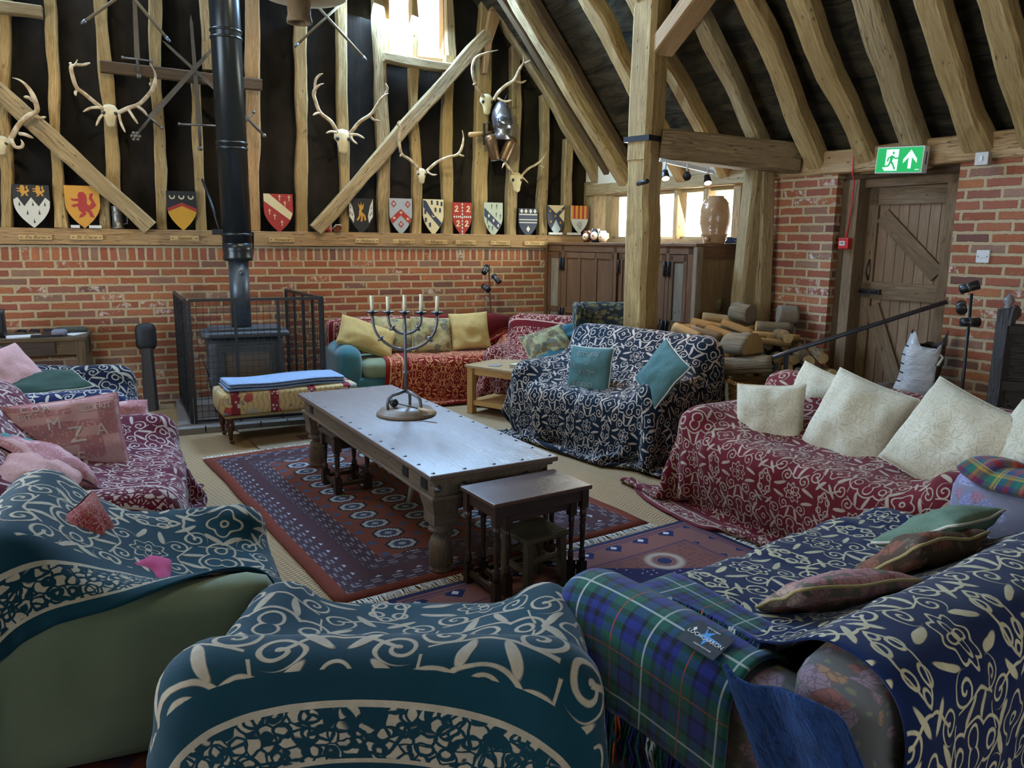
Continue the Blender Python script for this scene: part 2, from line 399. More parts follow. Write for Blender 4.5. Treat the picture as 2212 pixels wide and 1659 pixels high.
# ---------------------------------------------------------------- shell
def struct(mb, name, label=None):
    o = mb.build(name); o['kind'] = 'structure'
    if label: o['label'] = label
    return o
def bx(lo, hi): return [(a + b) / 2 for a, b in zip(lo, hi)], [b - a for a, b in zip(lo, hi)]
def slab(lo, hi, mat, mb=None): c, s = bx(lo, hi); return (mb or MB()).box(c, s, mat)
struct(slab((-4.8, -3.2, -.12), (6.6, 8.5, 0), SISAL), 'floor', 'floor of golden woven sisal matting')
struct(slab((-4.7, 8.14, 0), (4.7, 8.42, 1.53), BRK_B), 'wall_back', 'low wall of old red brick with an upright top course')
WX0, WX1 = bw(830, 60, -.1).x, bw(966, 60, -.1).x; WZ0 = bw(897, 128, -.1).z; WZ1 = 4.75
mb = MB(); Y0, Y1 = 8.27, 8.42
for lo, hi in (((-4.7, Y0, 1.53), (WX0, Y1, 8.6)), ((WX1, Y0, 1.53), (4.9, Y1, 8.6)), ((WX0, Y0, 1.53), (WX1, Y1, WZ0)), ((WX0, Y0, WZ1), (WX1, Y1, 8.6))):
    if lo[0] < -4: [slab(a, b_, FELT, mb) for a, b_ in ((lo, (-2.4, Y1, 8.6)), ((1.2, Y0, 1.53), hi), ((-2.4, Y0, 1.53), (1.2, Y1, 4.7)), ((-2.4, Y0, 6.1), (1.2, Y1, 8.6)))]
    else: slab(lo, hi, FELT, mb)
struct(mb, 'wall_gable', 'tall gable wall lined with black felt between timber studs')
slabs = MB(); slab((-4.8, -3.2, 0), (-4.6, 1.4, 3.2), BRK, slabs); slab((-4.8, 5.8, 0), (-4.6, 8.5, 3.2), BRK, slabs); slab((-4.8, 1.4, 2.8), (-4.6, 5.8, 3.2), OAK, slabs)
struct(slabs, 'wall_left', 'left wall of brick with a wide doorway outside the view')
struct(slab((-4.8, -3.4, 0), (6.6, -3.2, 8.6), PLAST), 'wall_rear', 'rear wall behind the viewer')
trimn = [0]
def trim(mb, label): trimn[0] += 1; return struct(mb, 'trim_%d' % trimn[0], label)
# sill beam and gable framing --------------------------------------------------
b = MB(); b.beam((-4.6, 8.2, 1.61), (4.66, 8.2, 1.605), .22, .145, SILLW, .006, 30, rnd=.06, seed=3); trim(b, 'long horizontal oak sill beam on top of the brick wall carrying name plaques')
def stud(px0, py0, px1, py1, wpx, mat, seed, label, off=0., dep=.11, wpx2=None, wob=.028):
    a = bw(px0, py0, off); c = bw(px1, py1, off); s = abs((bw(px0 + wpx, py0, off) - a).x); s2 = abs((bw(px1 + (wpx2 or wpx), py1, off) - c).x)
    a.y = c.y = YW - off + dep / 2; m = MB(); m.beam(a, c, s, dep, mat, wob, max(4, int((a - c).length / .09)), up=(0, -1, 0), w2=s2, h2=dep, rnd=.22, seed=seed)
    return trim(m, label)
for i, a in enumerate((
    (8, -60, 10, 492, 24, OAK, 'leftmost wall stud at the edge of the picture'), (103, -60, 130, 492, 26, OAK, 'wall stud right of the white ermine shield'),
    (219, -60, 243, 425, 30, OAK, 'pale wall stud behind the full antlers left of the flue'), (228, 410, 229, 494, 25, OAKG, 'short stud end below the left brace'),
    (333, -60, 348, 495, 25, OAK, 'wall stud behind the right tip of the left antlers'), (438, -60, 452, 150, 26, OAKG, 'short upper stud left of the black flue'),
    (422, 165, 437, 497, 21, OAK, 'lower stud just left of the black flue'), (545, -60, 547, 498, 31, OAKW, 'wide wall stud just right of the black flue'),
    (652, 40, 652, 502, 25, OAK, 'wall stud between the red banded shield and the right brace'), (738, -20, 746, 502, 22, OAK, 'wall stud behind the middle antlers'),
    (818, -60, 834, 506, 25, OAKG, 'wavy wall stud left of the high window'), (897, 140, 902, 507, 19, OAK, 'stud below the middle of the high window'),
    (972, 120, 969, 509, 22, OAK, 'stud below the right side of the high window'), (1052, 0, 1034, 510, 28, OAK, 'thick wall post right of the diagonal brace'),
    (1117, 90, 1109, 510, 21, OAKG, 'wall stud behind the small right antlers'), (1179, 205, 1176, 511, 17, OAKG, 'thin stud left of the blue and white shield'),
    (1231, 300, 1225, 512, 17, OAKG, 'thin short stud nearest the windows'), (897, -60, 897, 125, 15, OAK, 'centre bar of the high gable window'),
    (973, -60, 975, 130, 16, OAKG, 'stud right of the high gable window'))):
    stud(*a[:5], a[5], i * 2.3 + 1, a[6])
def brace(a, c, w, d, mat, seed, label, off, seg=22, wob=.02, wpx=None):
    m = MB(); A = bw(*a, off); B = bw(*c, off); m.beam(A, B, w, d, mat, wob, seg, up=(0, -1, 0), rnd=.2, seed=seed); return trim(m, label)
brace((-90, 118), (325, 492), .145, .10, OAKG, 50, 'long diagonal brace at the left running down to the sill beam', .06)
brace((1050, 75), (682, 497), .135, .10, OAKG, 55, 'long diagonal brace running from the right wall post down to the sill beam', .06)
brace((217, 143), (566, 184), .10, .07, OAKD, 58, 'dark horizontal rail behind the flue', .05, wob=.006)
brace((828, 124), (975, 148), .085, .14, OAKG, 60, 'rough sill under the high gable window', .02, 8)
brace((-40, 8), (92, 28), .10, .12, OAKG, 61, 'sill of the high window in the top left corner', .02, 6)
m = MB(); Q = [bw(*p, .06) for p in ((1095, -25), (1068, 30), (1052, 90), (1045, 160))]
for i in range(3): m.beam(Q[i], Q[i + 1], .17 - .045 * i, .10, OAKW, 0, 3, up=(0, -1, 0), w2=.125 - .045 * i, h2=.10)
trim(m, 'curved warm oak brace growing from the thick wall post')
# high gable window
m = MB()
for lo, hi in (((WX0, 8.22, WZ0), (WX0 + .05, 8.36, WZ1)), ((WX1 - .05, 8.22, WZ0), (WX1, 8.36, WZ1)), ((WX0, 8.22, WZ0), (WX1, 8.36, WZ0 + .03)), ((WX0, 8.22, WZ1 - .05), (WX1, 8.36, WZ1))): slab(lo, hi, OAKW, m)
w1 = struct(m, 'window_1', 'tall bright window high in the gable')
GL = bpy.data.materials.new('window_glass'); GL.use_nodes = True; _n = GL.node_tree; _n.nodes.clear()
_o = _n.nodes.new('ShaderNodeOutputMaterial'); _mx = _n.nodes.new('ShaderNodeMixShader'); _t = _n.nodes.new('ShaderNodeBsdfTransparent'); _g = _n.nodes.new('ShaderNodeBsdfGlossy'); _g.inputs[1].default_value = .05
_mx.inputs[0].default_value = .06; _n.links.new(_t.outputs[0], _mx.inputs[1]); _n.links.new(_g.outputs[0], _mx.inputs[2]); _n.links.new(_mx.outputs[0], _o.inputs[0])
g = slab((WX0 + .04, 8.31, WZ0 + .02), (WX1 - .04, 8.316, WZ1 - .04), GL).build('window_pane', w1)
def frame_win(n, label, o, X, Y, w, h_):
    o, X, Y = Vector(o), Vector(X).normalized(), Vector(Y).normalized(); N = X.cross(Y); R = Matrix([X, Y, N]).transposed(); m = MB()
    for x, y, a, b_ in ((0, h_ / 2, w, .09), (0, -h_ / 2, w, .09), (-w / 2, 0, .09, h_), (w / 2, 0, .09, h_), (-w / 6, 0, .05, h_), (w / 6, 0, .05, h_)): m.box(o + X * x + Y * y, (a, b_, .10), OAKW, R)
    struct(m, 'window_%d' % n, label)
frame_win(8, 'added window frame around the upper gable fill light, above the view', (-.6, 8.3, 5.4), (1, 0, 0), (0, 0, 1), 3.6, 1.4)  # opening and frame added to house the upper gable fill light
_sl = Vector((5, 0, 5.55)).normalized(); frame_win(9, 'added frame around the roof fill light on the far slope', (-2.36, 4.2, 5.45), (0, 1, 0), _sl, 3.1, 2.5)  # frame added around the roof fill light, unseen
frame_win(10, 'added frame around the rear fill light behind the viewer', (1.5, -3.17, 1.4), (1, 0, 0), (0, 0, 1), 3.1, 2.5)  # unseen frame, added to go with the rear fill light
frame_win(11, 'glazed barn doors in the left wall', (-4.65, 3.6, 1.45), (0, 1, 0), (0, 0, 1), 4.3, 2.7)
# ---------------------------------------------------------------- roof slopes
TH = math.radians(48.5); UP = (SN * math.cos(TH) + Vector((0, 0, 1)) * math.sin(TH)).normalized(); RN = (UP.cross(SD)).normalized()
if RN.z < 0: RN = -RN
SO = Vector((4.6, YW, 0))
def roofpt(s, t, off=0.): return SO + SD * s + Vector((0, 0, 2.3)) + UP * t + RN * off     # off>0 = outward
m = MB(); A, B, Cc, D = roofpt(-.9, -.35, .17), roofpt(12.5, -.35, .17), roofpt(12.5, 7.6, .17), roofpt(-.9, 7.6, .17)
t = RN * .05; m.add([A, B, Cc, D, A + t, B + t, Cc + t, D + t], [(0, 1, 2, 3), (7, 6, 5, 4), (0, 4, 5, 1), (1, 5, 6, 2), (2, 6, 7, 3), (3, 7, 4, 0)], FELTR, [[(0, 0), (13.4, 0), (13.4, 8), (0, 8)]] * 6)
struct(m, 'ceiling', 'steep roof slope lined with black felt behind the rafters')
m = MB(); R0 = roofpt(-.9, 7.55, .17); R1 = roofpt(12.5, 7.55, .17); L0 = Vector((-5.2, 9, 2.4)); L1 = Vector((-5.2, -4, 2.4))
m.add([R0, R1, L1, L0, R0 + Vector((0, 0, .05)), R1 + Vector((0, 0, .05)), L1 + Vector((0, 0, .05)), L0 + Vector((0, 0, .05))], [(0, 1, 2, 3), (7, 6, 5, 4), (0, 4, 5, 1), (1, 5, 6, 2), (2, 6, 7, 3), (3, 7, 4, 0)], FELTR, [[(0, 0), (13, 0), (13, 8), (0, 8)]] * 6)
struct(m, 'ceiling_left', 'far roof slope outside the view')
def s_of(px, py): return (sw(px, py) - SO).dot(SD)
feet = [(1350, 385, .16), (1480, 290, .17), (1572, 300, .15), (1665, 325, .14), (1768, 345, .17), (1868, 340, .17), (1990, 322, .18), (2120, 308, .18), (2235, 300, .17)]
for i, (px, py, w) in enumerate(feet):
    s = s_of(px, py); p0 = roofpt(s, -.12, .0); p1 = roofpt(s + (.05 if i % 2 else -.04), 7.3, .0); m = MB()
    m.beam(p0, p1, w, .15, OAK if i % 3 else OAKG, .05, 60, up=RN, rnd=.3, seed=80 + i * 3)
    trim(m, ('pale rafter number-free, ' if 0 else '') + ('first', 'second', 'third', 'fourth', 'fifth', 'sixth', 'seventh', 'eighth', 'ninth')[i] + ' full pale rafter counting from the gable wall')
for k in range(4):
    s = s_of(*feet[-1][:2]) + .47 * (k + 1); m = MB(); m.beam(roofpt(s, -.12), roofpt(s, 7.3), .15, .16, OAK, .05, 40, up=RN, rnd=.3, seed=130 + k); trim(m, 'rafter beyond the right edge of the picture')
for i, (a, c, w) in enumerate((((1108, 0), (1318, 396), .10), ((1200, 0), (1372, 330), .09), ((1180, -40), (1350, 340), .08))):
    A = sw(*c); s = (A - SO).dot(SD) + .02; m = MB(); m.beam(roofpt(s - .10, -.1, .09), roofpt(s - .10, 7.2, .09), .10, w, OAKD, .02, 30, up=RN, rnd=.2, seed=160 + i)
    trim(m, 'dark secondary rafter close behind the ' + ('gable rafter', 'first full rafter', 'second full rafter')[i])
m = MB(); A = bw(1306, 402, .07); B = bw(1084, 22, .07); D = (B - A).normalized(); m.beam(A, A + D * 6.2, .16, .12, OAKG, .03, 44, up=(0, -1, 0), rnd=.25, seed=170); trim(m, 'gable rafter against the felt lined end wall')
# ---------------------------------------------------------------- side wall (local frame: x along wall toward viewer, y outward, z up)
RS = Matrix([SD, -SN, (0, 0, 1)]).transposed(); MS = Matrix.Translation(SO) @ RS.to_4x4()
def sstruct(mb, name, label): o = struct(mb, name, label); o.matrix_world = MS; return o
def spart(mb, name, parent): o = mb.build(name, parent); return o
sPL0 = s_of(1664, 500); sPL1 = s_of(1795, 600); sPR0 = s_of(2062, 500); sD0 = sPL1; sD1 = sPR0
m = MB(); slab((-.1, 0, 0), (sPL0 - .02, .3, 1.64), PLAST, m); slab((-.1, 0, 2.20), (sPL0 - .02, .3, 2.5), PLAST, m); slab((-.3, .0, 0), (.06, .3, 2.3), OAKG, m)
sstruct(m, 'wall_side', 'side wall below and above the strip windows')
m = MB(); slab((sPL0, -.02, 0), (sPL1, .34, 2.22), BRK, m); sstruct(m, 'wall_side_pier', 'brick pier between the strip windows and the plank door')
m = MB(); slab((sPR0, -.02, 0), (12.5, .34, 2.22), BRK, m); sstruct(m, 'wall_right', 'old brick wall right of the plank door')
m = MB(); slab((sD0 - .02, .36, 0), (sD1 + .02, .4, 2.3), OAKD, m); slab((sD0 - .02, .1, 2.12), (sD1 + .02, .36, 2.3), OAKD, m); sstruct(m, 'wall_doorway', 'dark lining of the door recess')
m = MB(); m.beam((-.05, .04, 2.20), (sPL0, .06, 2.22), .16, .13, OAKG, .02, 20, rnd=.15, seed=200); sstruct(m, 'trim_40', 'grey oak head beam over the strip windows')
m = MB(); m.beam((sPL0 - .1, .06, 2.27), (12.5, .06, 2.30), .22, .19, SILLW, .03, 60, rnd=.12, seed=205); sstruct(m, 'trim_41', 'long pale oak wall plate over the plank door')
# strip windows
fr_m = plain('window_frame_paint', (.55, .50, .30), .6)
wm = wood('mullion_oak', (.40, .34, .17), (.55, .48, .27), (.1, .08, .04), knots=False)
edges = [s_of(1313, 470), s_of(1418, 470) - .02, s_of(1465, 470), s_of(1528, 470), s_of(1592, 470), sPL0 - .03]
edges = [edges[0], (edges[0] + s_of(1458, 470)) / 2, s_of(1458, 470), s_of(1520, 470), s_of(1588, 470), sPL0 - .02]
for i in range(5):
    a, c = edges[i], edges[i + 1]; m = MB(); t = .028
    for lo, hi in (((a, .06, 1.64), (a + t, .13, 2.14)), ((c - t, .06, 1.64), (c, .13, 2.14)), ((a, .06, 1.64), (c, .13, 1.64 + t)), ((a, .06, 2.14 - t), (c, .13, 2.14))): slab(lo, hi, wm, m)
    o = sstruct(m, 'window_%d' % (i + 2), 'bright strip window, ' + ('nearest the gable', 'behind the main post', 'right of the main post', 'left of the stoneware barrel', 'behind the stoneware barrel and post')[i])
    slab((a + t, .10, 1.66), (c - t, .104, 2.12), GL).build('window_pane', o)
for i, s in enumerate(edges):
    m = MB(); m.beam((s, .07, 1.62), (s, .07, 2.18), .13, .06 if i not in (0, 4) else .10, OAKG, .01, 5, up=(1, 0, 0), rnd=.15, seed=220 + i); sstruct(m, 'trim_%d' % (42 + i), 'upright post of the strip windows' + (' at the gable end', ' behind the main post', ' beside the main post', ' left of the barrel', ' right behind the barrel', ' at the brick pier')[i])
m = MB(); slab((-.02, -.05, 1.60), (sPL0, .16, 1.645), SILLW, m); sstruct(m, 'trim_48', 'window ledge behind the cupboards')
# ---------------------------------------------------------------- woven scroll throws
def scroll_mask(m, v, S, seed=0.):
    n1 = m.noise(v, 6, 2); n2 = m.noise(m.scale(v, (1, 1.01, 1)), 6.7, 2); x, y, z = m.xyz(v)
    a = (x / S + n1 * .16 + seed).pp(1.); b = (y / S + n2 * .16 + seed * .7).pp(1.)
    def c(cx, cy): return (a - cx).hyp(b - cy)
    d = (c(0., 0.) - .30).mn(c(.36, 0.) - .21).abs()
    d = d.mn((c(.38, 0.) - .085).abs()); d = d.mn(((c(0., .10) - .12).abs()))
    ia, ib = a * -1 + 1., b * -1 + 1.
    d = d.mn(((a - .74).hyp(ib).mx((a - 1.26).hyp(ib)) - .44).abs())
    d = d.mn((c(.87, .86) - .075).abs()); d = d.mn((c(1., .72) - .06).abs())
    r = ia.hyp(b); t = b.atan2(ia); d = d.mn((r - ((t * 4).cos() * .045 + .225)).abs()); d = d.mn((r - .055).abs())
    r = a.hyp(ib); t = ib.atan2(a); d = d.mn((r - ((t * 8).cos() * .035 + .235)).abs()); d = d.mn((r - ((t * 4).cos() * .05 + .11)).abs()); d = d.mn(r - .03)
    def spiral(cx, cy, R, pitch, sg):
        r = c(cx, cy); t = (b - cy).atan2(a - cx) * (sg / (2 * PI))
        return (((r / pitch + t).frac() - .5).abs() * pitch).mx(r - R)
    d = d.mn(spiral(.60, .40, .17, .115, 1)); d = d.mn(spiral(.30, .62, .15, .105, -1))
    w = (a * 6.6 + b * 3.).sin() * .10
    d = d.mn((b - .50 - w).abs().mx(.30 - (a - .5).abs() - .18)); d = d.mn(((a - .50 - w).abs()).mx((b - .2).abs() - .12))
    def leaf(cx, cy, an, l, wd):
        ca, sa = math.cos(an), math.sin(an); p = (a - cx) * ca + (b - cy) * sa; q = (b - cy) * ca - (a - cx) * sa
        return ((p * (1 / l)).hyp(q * (1 / wd)) - 1) * wd
    d = d.mn(leaf(.66, .13, .9, .11, .026)); d = d.mn(leaf(.15, .40, 1.9, .10, .024)); d = d.mn(leaf(.48, .86, .3, .11, .026)); d = d.mn(leaf(.83, .56, 2.3, .10, .024))
    return (d - n1 * .022 - .002).step(0., .010), d
def throw_mat(name, base, scr, dark, W_, L_, S=.20, seed=0., sheen=.15, border=(.045, .055, .165, .178, .235), bscr=None):
    m = Mt(name, .9, 0, .15); v = m.coords('UV'); x, y, z = m.xyz(v)
    mk, d = scroll_mask(m, v, S, seed)
    e = (x.mn(x * -1 + W_)).mn(y.mn(y * -1 + L_))
    b0, b1, b2, b3, b4 = border
    vv = m.scale(v, (1, 1, 1)); nw = m.noise(v, 30, 1, out='Color'); va = m.n('ShaderNodeVectorMath', operation='MULTIPLY_ADD'); m.L(nw, va.inputs[0]); va.inputs[1].default_value = (.022, .022, 0); m.L(v, va.inputs[2]); vv = va.outputs[0]; ed = m.vor(vv, 36, feature='DISTANCE_TO_EDGE', rnd=.75); f1 = m.vor(vv, 24, rnd=.5)
    lace = ed.step(.07, .12).mx(((f1 - .40).abs()).step(.06, .10)) * -1 + 1
    inb = e.gt(b1) * e.lt(b2); line = (e.gt(b0) * e.lt(b1)).mx(e.gt(b2) * e.lt(b3))
    M = (mk * e.gt(b4)).mx(inb * lace).mx(line)
    w = m.noise(v, 240, 1); ribx = ((x + y) * 900.).sin() * .5 + .5
    bc = m.mix(m.noise(v, 7, 3), base, tuple(c * .6 for c in base)); bc = m.mix(((m.noise(v, 2.1, 1)).step(.4, .6)) * .5, bc, dark)
    sc = m.mix(m.noise(v, 22, 2).step(.35, .7) * .5, scr, tuple(c * .62 for c in scr)); sc = m.mix(w * .35, sc, tuple(c * .55 for c in scr))
    m.col(m.mix(M, bc, sc)); m.bump(M + w * .25 + ribx * .06, .6, .005)
    m.b.inputs['Sheen Weight'].default_value = sheen; m.b.inputs['Sheen Roughness'].default_value = .4
    return m.m
def fabric(name, col, col2=None, sc=5, weave=300, sheen=.1, rough=.92, bump=.3):
    if name in MC: return MC[name]
    m = Mt(name, rough, 0, .15); v = m.coords('UV'); f = m.noise(v, sc, 4, .6)
    m.col(m.mix(f.step(.3, .7), col, col2 or tuple(c * .7 for c in col))); w = m.noise(v, weave, 2); m.bump(w + f * .6, bump, .002)
    m.b.inputs['Sheen Weight'].default_value = sheen; MC[name] = m.m; return m.m
def damask(name, c1, c2, S=.09, bump=.25):
    m = Mt(name, .8, 0, .2); v = m.coords('UV'); mk, d = scroll_mask(m, v, S, .3); b = m.noise(v, 3, 3)
    c = m.mix(mk * .8, c1, c2); c = m.mix(b.step(.35, .65) * .35, c, tuple(a * .8 for a in c2)); m.col(c); m.bump(mk * .5 + m.noise(v, 9, 3) * 1.5, bump, .006); return m.m
def floral(name, bg, c1, c2, c3, sc=11, bg2=None):
    m = Mt(name, .85, 0, .15); v = m.coords('UV'); nz = m.noise(v, 8, 3, out='Color')
    vv = m.n('ShaderNodeVectorMath', operation='MULTIPLY_ADD'); m.L(nz, vv.inputs[0]); vv.inputs[1].default_value = (.08, .08, 0); m.L(v, vv.inputs[2]); vo = vv.outputs[0]
    f = m.vor(vo, sc); cc = m.n('ShaderNodeTexVoronoi'); m.L(vo, cc.inputs['Vector']); cc.inputs['Scale'].default_value = sc
    x, y, z = m.xyz(cc.outputs['Color'])
    pet = m.vor(vo, sc * 3.6, feature='DISTANCE_TO_EDGE').step(.02, .10)
    bloom = f.step(.50, .58) * x.gt(.12); fc = m.ramp(y, (0, c1), (.45, c1), (.5, c2), (.8, c2), (.82, c3), (1, c3)); fc = m.mix(pet * .6, fc, tuple(a * .35 for a in c1)); fc = m.mix(f.step(.0, .16) * .5, fc, tuple(min(1, a * 1.5) for a in c2))
    lf = m.vor(vo, sc * 1.9).step(.22, .3); g = m.mix(lf * .7, bg, bg2 or (.16, .17, .10))
    m.col(m.mix(bloom, g, fc)); m.bump(m.noise(v, 260, 2), .25, .002); return m.m
# ---------------------------------------------------------------- cloth settling on rounded boxes
def settle(P, h, boxes, steps=90, iters=5, fric=.35, g=.0035, stretch=1.0, floor=.012, pin=None, bend=.25):
    P = P.copy(); prev = P.copy(); nu, nv, _ = P.shape
    Cb = np.array([b[0] for b in boxes], float); Hb = np.array([b[1] for b in boxes], float); Rb = np.array([b[2] for b in boxes], float)
    cons = []
    for du, dv, k in ((1, 0, 1), (0, 1, 1), (1, 1, .5), (1, -1, .5), (2, 0, bend), (0, 2, bend)):
        L = h * math.hypot(du, dv) * stretch; m = max(du, abs(dv)); ax = 0 if du else 1
        for par in range(2):
            I = np.arange(0, nu - du)
            J = np.arange(0, nv - dv) if dv >= 0 else np.arange(-dv, nv)
            if ax == 0: I = I[(I // m) % 2 == par]
            else: J = J[(J // m) % 2 == par]
            if len(I) and len(J): cons.append((np.ix_(I, J), np.ix_(I + du, J + dv), L, k, (du, dv) if du != 2 and dv != 2 else None))
    def collide(P, prev, fr_):
        p = P.reshape(-1, 3); pr = prev.reshape(-1, 3)
        for c, H, r in zip(Cb, Hb, Rb):
            q = p - c; a = np.abs(q) - (H - r); s = np.sign(q); s[s == 0] = 1
            near = (a < r + .017).all(1)
            if not near.any(): continue
            qa = a[near]; o = np.maximum(qa, 0); ln = np.linalg.norm(o, axis=1); ins = ln < 1e-9
            dist = ln - r; 
            nrm = np.where(ins[:, None], 0, o / np.maximum(ln, 1e-9)[:, None])
            if ins.any():
                k = np.argmax(qa[ins], 1); e = np.zeros((ins.sum(), 3)); e[np.arange(len(k)), k] = 1; nrm[ins] = e
                dist[ins] = qa[ins][np.arange(len(k)), k] - r
            pen = .017 - dist; hit = pen > 0; idx = np.where(near)[0][hit]; N = nrm[hit] * s[idx]
            p[idx] += N * pen[hit][:, None]
            if fr_:
                d = p[idx] - pr[idx]; t = d - N * (d * N).sum(1)[:, None]; p[idx] -= t * fr_
        lo = p[:, 2] < floor; p[lo, 2] = floor
        if fr_: d = p[lo] - pr[lo]; d[:, 2] = 0; p[lo] -= d * fr_
        return p.reshape(P.shape)
    for st in range(steps):
        vel = (P - prev) * .93; prev = P.copy(); P = P + vel; P[..., 2] -= g
        for it in range(iters):
            for A, B, L, k, sh in cons:
                d = P[B] - P[A]; l = np.linalg.norm(d, axis=2, keepdims=True); w = k * .5 * (l - L) / np.maximum(l, 1e-6)
                if sh is None: w = np.where(l < L, w, 0)      # bending only resists folding
                P[A] += d * w; P[B] -= d * w
            if pin is not None: P[pin[0]] = pin[1]
            P = collide(P, prev, fric if it == iters - 1 else 0)
    return P
def cloth_obj(name, P, h, mat, thick=.006, parent=None, M=None, sub=1, uvoff=(0, 0), fold=.014):
    nu, nv, _ = P.shape; me = bpy.data.meshes.new(name)
    I, J = np.meshgrid(np.arange(nu - 1), np.arange(nv - 1), indexing='ij'); a = (I * nv + J).ravel()
    F = np.stack([a, a + nv, a + nv + 1, a + 1], 1)
    if fold:
        gu = np.gradient(P, axis=0); gv = np.gradient(P, axis=1); nn = np.cross(gu, gv); nn /= np.maximum(np.linalg.norm(nn, axis=2, keepdims=True), 1e-9); sd = len(bpy.data.objects) * .37
        D = np.zeros((nu, nv))
        for i in range(nu):
            for j in range(nv):
                q = Vector((i * h * 2.1 + sd, j * h * 2.1, sd)); w_ = noise.noise(q * .5 + Vector((3, 1, 7))) * 3
                s1 = math.cos(w_) * i * h + math.sin(w_) * j * h; r1 = 1 - abs(noise.noise(Vector((s1 * 6.5 + sd, (i + j) * h * .9, sd)))) * 3.2
                D[i, j] = max(0, r1) ** 2 * max(0, .25 + noise.noise(q * 1.3)) * 1.6 + max(0, noise.noise(q * 3)) * .35
        P = P + nn * (D * fold)[..., None] * (1 if nn[..., 2].mean() > 0 else -1)
    V = P.reshape(-1, 3)
    if M is not None: V = V @ np.array(M.to_3x3()).T + np.array(M.translation)
    me.from_pydata(V.tolist(), [], F.tolist()); me.materials.append(mat)
    uv = me.uv_layers.new(name='UVMap'); uu = (F // nv) * h + uvoff[0]; vv = (F % nv) * h + uvoff[1]
    uv.data.foreach_set('uv', np.stack([uu, vv], 2).reshape(-1)); me.polygons.foreach_set('use_smooth', [True] * len(F)); me.update()
    o = bpy.data.objects.new(name, me); C.objects.link(o)
    if sub: soft(o, sub)
    s = o.modifiers.new('th', 'SOLIDIFY'); s.thickness = thick; s.offset = 0
    if parent is not None: o.parent = parent
    return o
